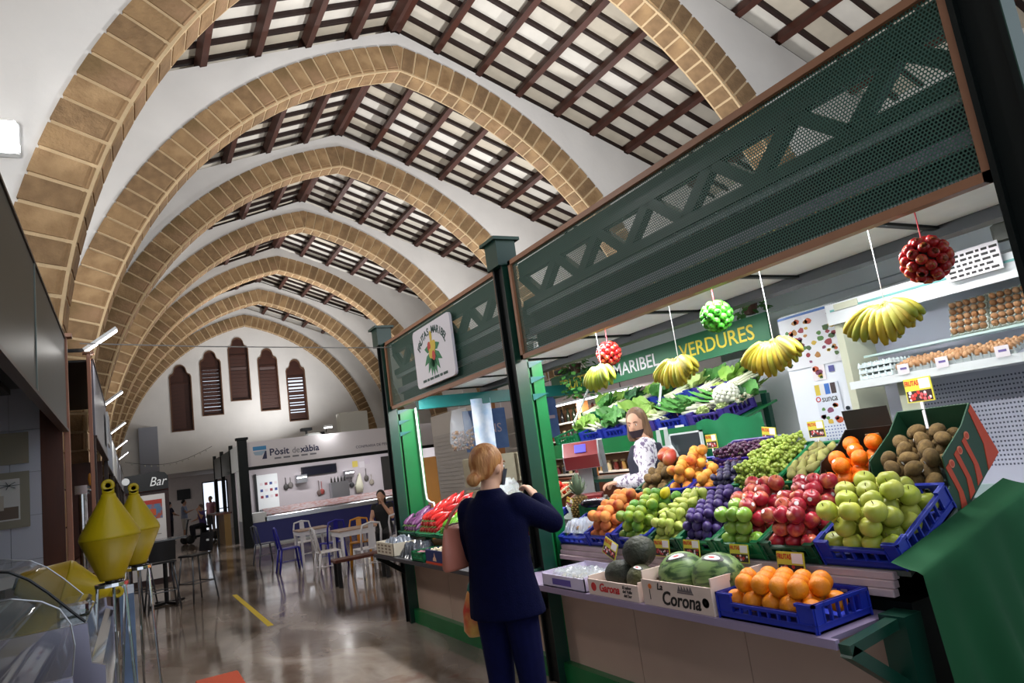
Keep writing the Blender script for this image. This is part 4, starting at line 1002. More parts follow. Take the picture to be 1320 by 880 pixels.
P_ = thing('wall_calendar', 'calendar with a picture strip hanging on the white cabinet door', 'calendar', (4.875, 3.60, 1.60)); MB().box(-.002,.002,-.11,.11,-.24,.24).build('paper', mat('calendar_paper','d5dbe8',.6), P_)
for k, (a, c_) in enumerate(((.105,'c9b23a'),(.06,'d9d9dd'),(.015,'2f66b4'),(-.04,'3a2a2a'))): MB().box(-.003,-.002,a-.045,a,.15,.235).build('picture', mat('cal_'+c_, c_, .5), P_)
text('lettering', 'sunca', .075, INK, P_, face((-.0028, -.012, .115), (0,-1,0), (0,0,1)), sx=.85); text('lettering', 'O', .06, REDI, P_, face((-.0028, .092, .115), (0,-1,0), (0,0,1)), bold=.001)
veg_dots(P_, -.08, .08, .02, .06, 5, 8); veg_dots(P_, -.08, .08, -.07, -.02, 6, 3)
q = MB()
for i in range(7):
    for j in range(5): q.box(-.003,-.002,-.09+.027*i,-.078+.027*i,-.21+.025*j,-.20+.025*j)
q.build('date_grid', mat('calendar_ink','6a78a8',.6), P_)
P_ = thing('small_notice', 'small printed sheet above the calendar', 'notice', (4.877, 3.64, 1.93)); MB().box(-.0015,.0015,-.06,.06,-.06,.06).build('paper', CWH, P_); veg_dots(P_, -.04, .04, -.04, .04, 5, 2)
P_ = thing('blue_sticker', 'small blue sticker beside the printed sheet', 'sticker', (4.877, 3.52, 1.945)); MB().box(-.0015,.0015,-.025,.025,-.025,.025).build('paper', mat('sticker_blue','4a4a8a',.5), P_)

# ================================================================== sign board FRUITES MARIBEL VERDURES
SG = thing('shop_sign', 'long green sign board with yellow and white capital letters', 'sign', (4.98, 6.0, 2.42))
MB().box(0, .03, -1.88, 1.80, -.14, .14).build('board', mat('sign_green', '14663f', .5), SG)
YLT = mat('sign_yellow_letters', 'd8c22e', .5); WHT = mat('sign_white_letters', 'e8e4e8', .5)
for s, y, mm, z in (('FRUITES', 1.22, YLT, -.01), ('MARIBEL', .02, WHT, -.01), ('VERDURES', -1.22, YLT, -.01)):
    text('lettering', s, .20, mm, SG, face((-.002, y, z), (0,-1,0), (0,0,1)), bold=.0015, extrude=.002, sx=1.05)
for i, (a, b_) in enumerate((((5.0,7.0,2.30),(4.50,6.72,1.86)), ((5.0,5.6,2.30),(4.52,5.20,1.90)))):
    tag(MB().bar(a, b_, .02, .02).build('sign_strut', ALU), ('white strut under the left part of the green sign', 'white strut under the middle of the green sign')[i], 'strut')

# ================================================================== vegetable shelf under the sign
VS = thing('vegetable_shelf', 'green stepped shelf full of leafy vegetables under the sign', 'shelf', (0, 0, 0))
MB().box(4.42, 4.46, 4.20, 7.1, 1.50, 1.66).build('front_board', GREENB, VS)
VA = math.radians(14)
def vbox(y0, y1): 
    x0, z0 = 4.44, 1.64; L = .60
    return MB().add([(x0,y0,z0),(x0,y1,z0),(x0+L*math.cos(VA),y1,z0+L*math.sin(VA)),(x0+L*math.cos(VA),y0,z0+L*math.sin(VA)),(x0,y0,z0-.02),(x0,y1,z0-.02),(x0+L*math.cos(VA),y1,z0+L*math.sin(VA)-.02),(x0+L*math.cos(VA),y0,z0+L*math.sin(VA)-.02)], [(3,2,1,0),(4,5,6,7),(0,1,5,4),(1,2,6,5),(2,3,7,6),(3,0,4,7)])
vbox(4.22, 7.1).build('sloping_board', GREENB, VS)
for y in (4.26, 5.5, 7.05): MB().box(4.90, 4.95, y-.03, y+.03, 0, 1.85).build('leg', GREEN, VS)
MB().box(4.46, 5.0, 4.22, 7.1, 1.20, 1.23).build('lower_board', GREEN, VS)
def vM(y, v=0, w=.0):
    M = Matrix(((math.cos(VA),0,-math.sin(VA)),(0,1,0),(math.sin(VA),0,math.cos(VA)))).to_4x4(); M.translation = (4.455+v*math.cos(VA)-w*math.sin(VA), y, 1.645+v*math.sin(VA)+w*math.cos(VA)); return M
vc = [(6.55,.50,GRN,'green vegetable crate at the far left of the rear shelf'),(6.1,.42,BLUE,'blue vegetable crate behind the weighing scale'),(5.66,.42,BLUE,'blue vegetable crate left of the shopkeeper'),(5.22,.42,PURP,'purple vegetable crate behind the shopkeeper'),(4.78,.42,BLUE,'blue vegetable crate right of the shopkeeper'),(4.30,.46,PURP,'purple vegetable crate below the leeks')]
for y, wd, mm, lb in vc: crate(lb, vM(y), wd, .40, .12, mm, dip=.15)
LFM = [fmat('lettuce_leaf', '6f9a3a', '8fb456', scale=9, rough=.6), fmat('chard_leaf', '3f7a34', '5a9a48', scale=9, rough=.6), fmat('dark_leaf', '24502e', '3a6a40', scale=9, rough=.6), fmat('pale_leaf', 'b9c88a', '9ab45e', scale=9, rough=.6)]
def leaf(q, L, w, M, curl=.8, ruf=.1, nu=8, nv=10):
    def f(u, v):
        a = curl*v*v; wid = w*math.sin(PI*min(.97,.12+.85*v))**.7*(u-.5)*2
        return M @ Vector((L*v*math.cos(a*.6), wid, L*v*math.sin(a*.6)*.6+abs(wid)*.35+ruf*w*math.sin(v*11+u*7)*abs(u-.5)*2))
    q.sheet(f, nu, nv)
def leafy(name, label, M, mi, n=9, L=.2, w=.06, stalk=True, fan=.5, group=None):
    o = thing(name, label, 'vegetable', group=group, M=M); q = MB()
    for i in range(n):
        t = (i/(n-1)-.5)*2
        leaf(q, L*random.uniform(.8,1.05), w, TR(.10*stalk, 0, .02+.012*(i % 3), t*fan, random.uniform(-.5,.5), -.1-.16*(i % 3)), random.uniform(.2,1.0), .25)
    q.build('leaves', LFM[mi], o, True)
    if stalk:
        s = MB()
        for i in range(n):
            t = (i/(n-1)-.5)*2
            s.tube([(-.10,.05*t,.015+.014*(i % 3)),(.0,.04*t,.02+.014*(i % 3)),(.14,.05*t+t*fan*.06,.03+.02*(i % 3))], [.011,.012,.007], 6)
        s.build('stalks', mat('white_stalk', 'd3d8b8', .5), o, True)
    return o
def lettuce(label, M, mi=0, r=.11, n=16):
    o = thing('lettuce', label, 'lettuce', M=M); q = MB()
    for i in range(n):
        a = i*2.399; t = i/n
        leaf(q, r*(1.25-.5*t), r*.55, TR(0, 0, .02+.05*t, a, 0, -.15-1.1*t), 1.1, .3)
    q.build('leaves', LFM[mi], o, True)
    MB().ball((0,0,r*.55), r*.55, 10, 8).build('heart', LFM[3], o, True)
    return o
def cauli(label, M, r=.09, m=None, leaves=2, name='cauliflower'):
    o = thing(name, label, 'cauliflower', M=M); q = MB(); q.ball((0,0,r*.8), r*.86, 14, 9, sz=.8)
    for k in range(60):
        z = 1-1.3*(k+.5)/60; ph = k*2.39996; s = math.sqrt(max(0,1-z*z)); q.ball((s*math.cos(ph)*r*.85, s*math.sin(ph)*r*.85, r*.8+z*r*.68), r*.17, 6, 5)
    q.build('curd', m or mat('cauliflower_curd', 'e0e2d0', .7), o, True)
    if leaves is not None:
        s = MB()
        for i in range(9): leaf(s, r*1.7, r*.55, TR(0, 0, .0, i*.7, 0, -.5), 1.3, .2)
        s.build('leaves', LFM[leaves], o, True)
    return o
def leek_bunch(label, M, n=7, L=.5):
    o = thing('leek_bunch', label, 'leeks', M=M); s = MB(); g = MB(); rt = MB()
    for i in range(n):
        y = (i-(n-1)/2)*.03; z = .02+.028*(i % 2)
        s.tube([(-L*.45,y*.9,z),(-L*.1,y,z),(L*.1,y*1.1,z)], [.016,.015,.013], 8)
        for k in range(3): leaf(g, L*.55, .022, TR(L*.08, y*1.1, z, (k-1)*.25+y*2, 0, -.1-.1*k), .5, .1, 3, 6)
        for k in range(7): rt.tube([(-L*.45,y*.9,z),(-L*.45-.03,y*.9+random.uniform(-.02,.02),z+random.uniform(-.02,.01))], .0012, 4)
    s.build('shafts', mat('leek_white', 'd8dcc4', .5), o, True); g.build('leaves', LFM[1], o, True); rt.build('roots', mat('leek_roots', 'b0a284', .9), o)
    return o
for y, wd, mm, lb in ((6.3,.60,GRN,'green crate high on the rear shelf at the left'),(5.65,.60,BLUE,'blue crate high on the rear shelf above the shopkeeper'),(5.0,.60,BLUE,'blue crate high on the rear shelf under the lettering'),(4.46,.50,PURP,'purple crate high on the rear shelf at the right')):
    crate(lb, vM(y, .38, .16), wd, .30, .12, mm, dip=.15)
MB().box(4.83, 5.12, 4.4, 7.1, 1.86, 1.885).build('upper_board', GREENB, VS)
VM = lambda y, v, w=.08, rz=0, sc=1: vM(y, v, w) @ Matrix.Rotation(rz, 4, 'Z') @ Matrix.Scale(sc, 4)
leafy('chard', 'white-stalked chard lying left of the shopkeeper', VM(5.88, .22, .07, 1.3, 1.3), 1, 9, .26, .07)
leafy('chard', 'white-stalked chard bunch above the shopkeeper head', VM(5.40, .22, .07, 1.4, 1.4), 0, 9, .26, .07)
leafy('celery', 'pale celery bunch at the left end of the rear shelf', VM(6.40, .18, .07, 1.2, 1.3), 0, 8, .2, .05)
lettuce('open lettuce on the rear shelf behind the shopkeeper', VM(5.62, .36, .08, 0, 1.15)); lettuce('lettuce left of the celery on the rear shelf', VM(6.2, .36, .07), 1)
lettuce('green lettuce at the top of the rear shelf under the sign', VM(5.1, .42, .07, 0, 1.2), 0); lettuce('dark lettuce above the purple crate', VM(4.95, .20, .07, 1, 1.1), 1)
leek_bunch('leek bunch with roots above the purple crate', VM(4.85, .22, .09, 1.45, 1.15)); leek_bunch('leek bunch lying right of the first leeks', VM(4.52, .26, .10, 1.45, 1.15), 6)
cauli('white cauliflower in dark leaves near the white cabinet', VM(4.40, .20, .10, 0, 1.35)); cauli('romanesco cauliflower behind the banana bunch', VM(4.72, .46, .10, 0, 1.2), .09, mat('romanesco_green', '9aae52', .6), 0, 'romanesco')
cauli('pale cauliflower high on the shelf under the sign', VM(5.86, .52, .08, 0, 1.2), .09, mat('cream_curd', 'd3c78a', .7), 0); cauli('broccoli head left of the pale cauliflower', VM(6.12, .54, .07, 0, 1.1), .08, mat('broccoli_green', '3f6a34', .7), 2, 'broccoli')
leafy('spring_onions', 'bunch of spring onions standing at the top of the shelf', VM(4.50, .52, .08, .2, 1.25), 0, 10, .22, .018); leafy('green_beans', 'bunch of dark kale in the middle of the top row', VM(5.35, .50, .08, .3, 1.3), 2, 12, .16, .06, False)
leafy('kale', 'dark kale beside the white cauliflower', VM(4.30, .18, .07, .6, 1.2), 2, 12, .16, .06, False); leafy('parsley', 'bunch of bright green parsley under the lettering', VM(5.0, .56, .08, .3, 1.3), 1, 12, .14, .05, False); leafy('endive', 'pale endive in the front of the rear shelf', VM(5.25, .10, .06, 1.2, 1.1), 3, 9, .15, .05)
leafy('chicory', 'pale green chicory at the right end of the shelf', VM(4.44, .48, .12, .6, 1.2), 3, 9, .16, .06, False)
for i, (y, v) in enumerate(((4.40,.10),(4.62,.08))): lettuce(('small yellow-green lettuce in front of the leeks', 'small lettuce between the leek bunches')[i], VM(y, v, .05, i, .75), 3)
for i, (y) in enumerate((5.05, 4.82)): tag(MB().box(4.435, 4.438, y, y+.12, 1.57, 1.68).build('shelf_label', CWH), ('white label hanging on the rear shelf behind the shopkeeper', 'white label hanging below the blue vegetable crate')[i], 'label')
UP = lambda y, rz=0, sc=1, v=.45, w=.22: vM(y, v, w) @ Matrix.Rotation(rz, 4, 'Z') @ Matrix.Scale(sc, 4)
for i, (y, k) in enumerate(((6.75,0),(6.5,1),(6.28,0),(6.02,2),(5.78,0),(5.52,1),(5.26,0),(5.02,3),(4.80,1),(4.56,0),(4.40,2))):
    leafy('leaf_bunch', ('loose green leaf bunch at the far left of the top row', 'dark chard leaves left of the pale cauliflower', 'bright leaf bunch behind the celery', 'dark kale leaves above the blue crates', 'bright salad leaves under the first sign letters', 'chard leaves under the white letters', 'salad leaves in the middle of the top row', 'pale leaf bunch beside the romanesco', 'dark green leaves above the leeks', 'tall bright leaves beside the spring onions', 'dark kale leaves at the right end of the top row')[i], UP(y, .2*((i % 3)-1), 1.15), k, 12, .20, .055, i % 2 == 0, .9, 'leaf bunches on the top row')
for i, (y, v, k) in enumerate(((6.62,.16,0),(6.0,.12,1),(5.5,.12,0),(5.22,.30,1),(4.66,.40,2),(4.30,.34,1))):
    leafy('leaf_bunch', ('salad leaves at the left end of the front row', 'dark leaves left of the shopkeeper', 'salad leaves just behind the shopkeeper', 'chard leaves right of the shopkeeper', 'dark leaves above the leeks in the front row', 'green leaves behind the white cauliflower')[i], VM(y, v, .08, .9, 1.2), k, 12, .18, .06, False, .9, 'leaf bunches on the front row')
# plants on the sign ends
def trailing_plant(label, loc, n=60, seed=1, spread=.16, drop=.25, m=1):
    o = thing('trailing_plant', label, 'plant', loc); rnd = random.Random(seed); q = MB(); s = MB()
    for i in range(n):
        a = rnd.uniform(0, 2*PI); d = spread*math.sqrt(rnd.random()); h = rnd.uniform(-drop, .16)
        M = TR(d*math.cos(a), d*math.sin(a)*1.2, h, a+rnd.uniform(-1,1), rnd.uniform(-.5,.5), rnd.uniform(.2,1.0)); leaf(q, .07, .028, M, .6, .1, 3, 4)
        if i % 4 == 0: s.tube([(0,0,-.02),(d*.5*math.cos(a),d*.5*math.sin(a),.08+h*.3),(d*math.cos(a),d*math.sin(a)*1.2,h)], .002, 4)
    q.build('foliage', LFM[m], o, True)['kind'] = 'stuff'; s.build('stems', LFM[2], o)
    MB().lathe([(.05,-.10),(.075,.0),(.08,.0),(.08,.015),(.07,.015),(.0001,.0)], 14).build('pot', mat('brown_pot', '4a2c20', .6), o)
    return o
trailing_plant('trailing green plant at the left end of the sign', (4.82, 6.95, 2.60), 110, 2, .22, .40); trailing_plant('small green plant on the sign near the right end', (5.0, 4.3, 2.68), 44, 4, .16, .08)

# ================================================================== things between tiers and rear shelf
GC = thing('green_sack', 'bright green cloth hanging over the rear of the upper tier', 'cloth', (4.30, 4.18, 1.30))
MB().sheet(lambda u, v: (.03*math.sin(u*9)+.04*v, .34-.72*u, .40-.55*v+.02*math.sin(u*14)-.06*abs(u-.5)), 18, 10).build('cloth', mat('bright_green_cloth', '0f7a4a', .8, var=.2, scale=4), GC, True)
CH = thing('wire_display_frame', 'black framed panel with a white scratched drawing', 'panel', (4.25, 4.62, 1.40)); MB().box(-.01, .01, -.19, .19, -.18, .20).build('panel', mat('dark_slate', '2b3338', .3, col2='6a7478', scale=7, thresh=(.58,.75)), CH)
for a in ((-.015,.015,-.20,-.185,-.19,.21),(-.015,.015,.185,.20,-.19,.21),(-.015,.015,-.20,.20,.195,.21),(-.015,.015,-.20,.20,-.19,-.175)): MB().box(*a).build('frame', ALU, CH)
BAGM = mat('white_plastic_bag', 'dfe4e4', .35, alpha=.9)
def bag(label, loc, s=1, seed=0, m=None):
    o = thing('carrier_bag', label, 'bag', loc); rnd = random.Random(seed); n = 18
    secs = [(0,.09,.06),(.03,.115,.075),(.14,.12,.075),(.22,.10,.06),(.27,.075,.04)]
    q = MB(); vs = []
    for z, a, b_ in secs:
        for j in range(n): t = 2*PI*j/n; k = 1+rnd.uniform(-.10,.10); vs.append((b_*k*math.cos(t)*s, a*k*math.sin(t)*s, z*s))
    q.add(vs, [(i*n+j,i*n+(j+1)%n,(i+1)*n+(j+1)%n,(i+1)*n+j) for i in range(4) for j in range(n)]+[tuple(range(n-1,-1,-1))]); q.build('body', m or BAGM, o, True)
    for sd in (-1, 1): MB().sheet(lambda u, v: (.012*math.sin(5*u), (sd*.045+(u-.5)*.05*(1-.4*v))*s, (.265+.13*v)*s), 4, 4).build('handle', m or BAGM, o, True)
    return o
bag('white carrier bag behind the shopkeeper, left one', (4.05, 4.92, 1.235-.03), 1.0, 1); bag('white carrier bag behind the shopkeeper, right one', (4.10, 4.74, 1.235-.03), 1.15, 2)
tag(MB().box(3.95, 4.42, 3.9, 5.2, 1.17, 1.20).build('back_ledge', ALU), 'narrow white ledge in front of the rear shelf', 'ledge')
for y in (3.95, 5.15): tag(MB().box(4.20, 4.25, y-.02, y+.02, .1, 1.17).build('ledge_leg', ALU), 'white leg of the narrow ledge, %s end' % ('right' if y < 4.5 else 'left'), 'leg')
# weighing scale
SC = thing('weighing_scale', 'grey and red electronic weighing scale with a blue display', 'scale', (3.45, 5.10, 1.055), math.radians(50))
SGY = mat('scale_grey', '9aa0a2', .4); SRD = mat('scale_red', '6a161a', .4)
MB().cbox(-.17, .20, -.18, .18, 0, .09, .015).build('base', SGY, SC); MB().cbox(-.15, .15, -.17, .17, .09, .11, .008).build('plate', STEEL, SC)
MB().box(.14, .20, -.06, .06, .09, .36).build('column', SGY, SC)
MB().prism([(.02,.36),(.24,.36),(.24,.46),(.16,.60),(.06,.60),(-.02,.48)], 'y', -.16, .16).build('head', SGY, SC)
MB().prism([(.01,.365),(.03,.365),(.075,.595),(.055,.598),(-.036,.475)], 'y', -.15, .15).build('red_bezel', SRD, SC)
MB().prism([(-.034,.42),(-.030,.42),(.03,.55),(.026,.55)], 'y', -.165, -.163).build('side_trim', SRD, SC)
MB().add([(-.020,-.05,.505),(-.020,.05,.505),(.030,.05,.572),(.030,-.05,.572)], [(3,2,1,0)]).xf(Matrix.Translation((-.006,0,.003))).build('display', mat('display_blue', '3a34c0', .4, emit=.7), SC)
MB().bar((.10,-.17,.60), (.32,-.17,.30), .05, .02).build('side_arm', SGY, SC)
MB().cbox(-.12, .12, -.14, .14, .111, .145, .01).build('paper_roll_cover', SRD, SC)
# pineapple and banana crate left of the peaches
PI_ = thing('pineapple', 'pineapple with a spiky grey-green crown beside the bananas', 'pineapple', (3.02, 4.58, 1.055))
MB().lathe([(.03,0),(.055,.02),(.066,.06),(.068,.11),(.06,.16),(.042,.19),(.0001,.20)], 18).build('fruit', mat('pineapple_skin', '6a4f22', .7, col2='3a3016', scale=40, bump=.8, bscale=30), PI_, True)
q = MB()
for i in range(10):
    for j in range(14):
        a = 2*PI*(j+.5*(i % 2))/14; z = .02+.017*i; r_ = .062*math.sin(PI*(.25+.06*i))**.5+.006; q.lathe([(.010,0),(.008,.005),(.0005,.012)], 5, (r_*math.cos(a), r_*math.sin(a), z), Vector((math.cos(a), math.sin(a), .1)).to_track_quat('Z','Y').to_matrix())
q.build('eyes', mat('pineapple_eyes', '8a6a30', .7, var=.3, scale=30), PI_)['kind'] = 'stuff'
q = MB()
for i in range(34):
    a = i*2.4; t = i/34; leaf(q, .10+.06*t, .012, TR(.012*math.cos(a), .012*math.sin(a), .19+.02*t, a, 0, -.5-.95*t), .5, 0, 2, 5)
q.build('crown', mat('pineapple_leaf', '6f8068', .6), PI_, True)
card('price card tied to the pineapple', cardM(2.955, 4.62, 1.20, -.15, -PI/2, .3), .75)
F = TR(2.96, 4.10, 1.055); crate('green crate of loose bananas behind the peaches', F, .40, .36, .13, GRN, dip=.2)
for i in range(7):
    o = link('banana', BAN[i % 2], None, None, F @ TR(.10+.035*(i % 4), .36-.02*i, .075+.035*(i//3), -1.4+.1*i, 1.3, 0)); tag(o, 'loose banana lying in the green crate', 'banana', 'loose bananas in the green crate')
for i in range(2): put(k_gapple, F @ Matrix.Translation((.10+.09*i, .08, .06)), ('green apple in the front of the banana crate', 'green apple at the back of the banana crate')[i])
# bags and greens on the rail left of the peaches
F = tierM(T2, 4.06); crate('small blue tray of bagged vegetables left of the peaches', F, .36, .30, .06, BLUE, dip=.1)
for i in range(3): film_pack(('clear bag of potatoes at the right of the blue tray', 'clear bag of potatoes in the middle of the blue tray', 'clear bag of potatoes at the left of the blue tray')[i], F @ Vector((.15, .065+.113*i, .012)), .25, .108, .09, 20+i, mat('bag_film', 'cfd8e6', .12, alpha=.5, spec=.8), mat('potato', '8a6a4c', .8))
tag(MB().lathe([(.0001,-.15),(.02,-.145),(.034,-.10),(.036,.0),(.028,.09),(.012,.14),(.0001,.15)], 12, R=Euler((PI/2,0,.2)).to_matrix()).build('aubergine', fmat('aubergine_skin', '1c1420', '2a1c30', rough=.2, rnd=.1), None, True, (2.98, 4.30, 1.19)), 'nearly black aubergine lying below the banana crate', 'aubergine')
# tomatoes by the scale, seen left of the middle post
F = TR(3.2, 5.42, 1.10) @ Matrix.Rotation(-.35, 4, 'Y'); crate('pale wooden tray of tomatoes left of the scale', F, .30, .40, .07, mat('pale_slat', 'c9b58c', .7), dip=0, name='tomato_tray', cat='tray')
pile([k_tomato], F, .012, .39, .012, .29, .008, 2, mound=.4)
F = TR(3.12, 4.75, 1.055); pile([k_tomato], F, 0, .30, 0, .16, 0.002, 2, mound=.4, label='red tomato in the heap beside the weighing scale')

# ================================================================== left bay display: peppers, aubergines, boxes
T2L = (2.56, .93)
def pepper_mesh(m, L=.16):
    P = [(L*i/8, .012*math.sin(i*.7), 0) for i in range(9)]; return MB().tube(P, [.010,.028,.033,.034,.031,.026,.020,.012,.003], 10).mesh('long_pepper', m, True)
PEP = {'red': pepper_mesh(fmat('red_pepper_skin', 'a81a1e', 'c02a22', scale=8, rough=.22, rnd=.15), .2), 'green': pepper_mesh(fmat('green_pepper_skin', '4f8a24', '6aa030', scale=8, rough=.25, rnd=.15), .2), 'purple': pepper_mesh(fmat('striped_aubergine_skin', '5a2a58', '8a5a86', scale=22, rough=.25, rnd=.15, stretch=(.2,1,1)), .2), 'orange': pepper_mesh(fmat('orange_pepper_skin', 'c8641e', 'd88a2c', scale=8, rough=.25), .11)}
PSTEM = MB().tube([(-.03,.004,.008),(-.01,0,.002),(.004,0,0)], [.004,.005,.012], 6).mesh('stalk', mat('pepper_stalk', '4f6a2a', .6))
def heap(kindn, y0, y1, lab, group, nx, ny, layers, cat='pepper', nm='long_pepper'):
    for L in range(layers):
        for i in range(nx):
            for j in range(ny-L):
                F = tierM(T2L, y0+(y1-y0)*(j+.5+.5*L)/ny, .04+.15*i+.03*L, .035+.048*L)
                o = link(nm, PEP[kindn], None, None, F @ Euler((random.uniform(-.3,.3), random.uniform(-.25,.05), random.uniform(-.35,.35))).to_matrix().to_4x4()); tag(o, lab, cat, group); link('stalk', PSTEM, o)
for y0, wd, mm, lb in ((7.02,.52,DKGRN,'dark green tray of striped aubergines at the far end'), (6.46,.54,GRN,'green tray of red peppers'), (5.90,.54,GRN,'green tray of green peppers'), (5.50,.38,GRN,'green tray of small orange peppers'), (4.70,.78,BLUE,'blue tray behind the customer')):
    crate(lb, tierM(T2L, y0), wd, .46, .05, mm, dip=.1)
heap('purple', 7.03, 7.53, 'violet striped aubergine in the far tray', 'striped aubergines', 2, 6, 2, 'aubergine', 'striped_aubergine')
heap('red', 6.47, 7.0, 'long red pepper in the heap behind the customer', 'red peppers', 3, 7, 3)
heap('green', 5.91, 6.43, 'long green pepper in the heap behind the customer', 'green peppers', 2, 7, 2)
heap('orange', 5.51, 5.87, 'small orange pepper beside the green peppers', 'orange peppers', 3, 5, 2)
pile([k_tomato], tierM(T2L, 4.71), .02, .44, .01, .76, .012, 1, label='red tomato in the blue tray behind the customer')
# boxes on the left ledge
c = thing('printed_carton', 'pale printed carton with crumpled foil at the far end of the ledge', 'box', (2.28, 6.98, LZ))
for a in ((0,.006,0,.56,0,.13),(.354,.36,0,.56,0,.13),(0,.36,0,.006,0,.13),(0,.36,.554,.56,0,.13),(0,.36,0,.56,0,.006)): MB().box(*a).build('side', mat('aged_carton', 'c9c0ae', .7, var=.1), c)
q = MB()
for i in range(4):
    for j in range(3): q.box(-.0015,0,.08+.12*i,.15+.12*i,.025+.033*j,.045+.033*j)
q.build('print', mat('carton_print','7a6a5a',.7), c)
film_pack('crumpled grey plastic on the far carton', (2.46, 7.26, LZ+.008), .33, .50, .17, 40, mat('grey_film', '7f8794', .15, alpha=.85, spec=.8))
film_pack('crumpled dark plastic bag of greens in the middle of the ledge', (2.46, 6.72, LZ), .32, .44, .15, 41, mat('dark_film', '3c424c', .15, alpha=.9, spec=.8))
F = TR(2.28, 6.14, LZ); crate('small green basket of shallots on the ledge', F, .30, .28, .09, GRN, dip=.1)
pile([kind('shallot', MB().ball((0,0,0), .02, 8, 6, sz=1.3).mesh('shallot', fmat('shallot_skin','7a4458','a06a70',rough=.5), True), .021, 'pinkish shallot in the small green basket', 'shallot', 'shallots in the green basket')], F, .012, .27, .012, .29, .008, 2, mound=.4)
c = thing('printed_carton', 'blue and red printed carton on the ledge beside the handbag', 'box', (2.28, 5.66, LZ)); NB = mat('carton_navy', '1c2a5e', .5)
for a in ((0,.006,0,.42,0,.12),(.30,.306,0,.42,0,.12),(0,.306,0,.006,0,.12),(0,.306,.414,.42,0,.12),(0,.306,0,.42,0,.006)): MB().box(*a).build('side', NB, c)
MB().box(-.002,0,0,.42,.0,.02).build('red_band', KR, c)
MB().prism([(.17,.03),(.25,.03),(.24,.06),(.22,.06),(.21,.10),(.19,.06),(.18,.06)], 'x', -.002, 0).build('tower_print', mat('print_peach','d8a88a',.6), c)
pile([kind('mushroom', MB().lathe([(.006,-.02),(.008,0),(.02,0),(.018,.012),(.0001,.018)], 8).mesh('mushroom', fmat('mushroom_skin','c9bda4','b0a288',rough=.7), True), .022, 'pale mushroom in the blue printed carton', 'mushroom', 'mushrooms in the carton')], TR(2.28,5.66,LZ), .012, .29, .012, .40, .05, 2, mound=.4)
film_pack('large clear plastic bag standing behind the peppers', (3.20, 6.25, 1.055), .40, .55, .36, 50, FILM)
# ================================================================== people
SKIN = mat('skin', 'c99a80', .55, var=.06, scale=20); DENIM = mat('navy_denim', '080c36', .9, spec=.15, var=.2, scale=30); NAVY = mat('navy_wool', '070a2b', .95, spec=.1, var=.15, scale=40, bump=.2, bscale=120)
def skinmesh(name, mb, m, parent, voxel, smooth=6):
    o = mb.build(name, m, parent, True)
    r_ = o.modifiers.new('remesh', 'REMESH'); r_.mode = 'VOXEL'; r_.voxel_size = voxel; r_.use_smooth_shade = True
    s = o.modifiers.new('smooth', 'SMOOTH'); s.factor = .5; s.iterations = smooth
    return o
def ell(c, rx, ry, rot=0): return (c, (rx*math.cos(rot), rx*math.sin(rot), 0), (-ry*math.sin(rot), ry*math.cos(rot), 0))
def limb(q, pts, rad, n=12):                                # smooth tapered limb through joints with rounded ends
    P = [Vector(p) for p in pts]; A = []; R_ = []
    for i in range(len(P)-1):
        for t in (0, .25, .5, .75): A.append(P[i].lerp(P[i+1], t)); R_.append(rad[i]+(rad[i+1]-rad[i])*t)
    A.append(P[-1]); R_.append(rad[-1]); q.tube(A, R_, n)
    for p, r_ in zip(P, rad): q.ball(p, r_*.99, 12, 8)
def head(q, H, scale=1):                                     # H: matrix of the head, face towards +Y
    h = MB()
    h.ball((0,-.008,.03), .1, 20, 14, sx=.76, sy=.94, sz=.98)
    h.loft([ell((0,.022,-.095),.030,.034), ell((0,.020,-.075),.048,.056), ell((0,.012,-.035),.062,.076), ell((0,.0,.01),.068,.084)], 16)
    h.add([(-.010,.082,.022),(.010,.082,.022),(-.017,.088,-.024),(.017,.088,-.024),(0,.112,-.020),(0,.09,.03),(0,.088,-.032)], [(0,2,4),(4,3,1),(0,4,5),(5,4,1),(2,6,4),(4,6,3),(0,5,1,3,6,2)])
    h.ball((-.076,-.005,-.005), .028, 10, 8, sx=.35, sy=.7, sz=1.1); h.ball((.076,-.005,-.005), .028, 10, 8, sx=.35, sy=.7, sz=1.1)
    h.ball((0,.078,-.058), .02, 10, 6, sx=1.2, sy=.6, sz=.5)
    h.xf(H @ Matrix.Scale(scale, 4)); q.v += h.v and []; n = len(q.v); q.v += h.v; q.f += [tuple(i+n for i in f) for f in h.f]; q.mi += h.mi
def hand(q, W, d, side, up, s=1, curl=.9):                   # W wrist, d direction of the palm, side towards the thumb, up = back of the hand
    W = Vector(W); d = Vector(d).normalized(); up = Vector(up); up = (up-d*up.dot(d)).normalized(); sd = Vector(side); sd = (sd-d*sd.dot(d)-up*sd.dot(up)).normalized()
    q.loft([(W, sd*.024*s, up*.018*s), (W+d*.03*s, sd*.034*s, up*.016*s), (W+d*.075*s, sd*.040*s, up*.014*s), (W+d*.088*s, sd*.034*s, up*.011*s)], 12)
    for k, (o_, L) in enumerate(((.030,.066),(.010,.074),(-.010,.069),(-.029,.054))):
        a = W+d*.085*s+sd*o_*s; P = [a]; dd = d.copy(); t = 0
        for j, f in enumerate((.42,.33,.25)):
            t += curl*(.8 if j == 0 else 1.0)*.75; v = d*math.cos(t)-up*math.sin(t); a = a+v*L*f*s; P.append(a)
        q.tube(P, [.0095*s,.009*s,.0082*s,.007*s], 8); q.ball(P[-1], .007*s, 8, 6)
    a = W+d*.03*s+sd*.028*s; q.tube([a, a+(d*.6+sd*.7)*.032*s, a+(d*.9+sd*.45-up*.3)*.058*s], [.012*s,.0105*s,.008*s], 8)
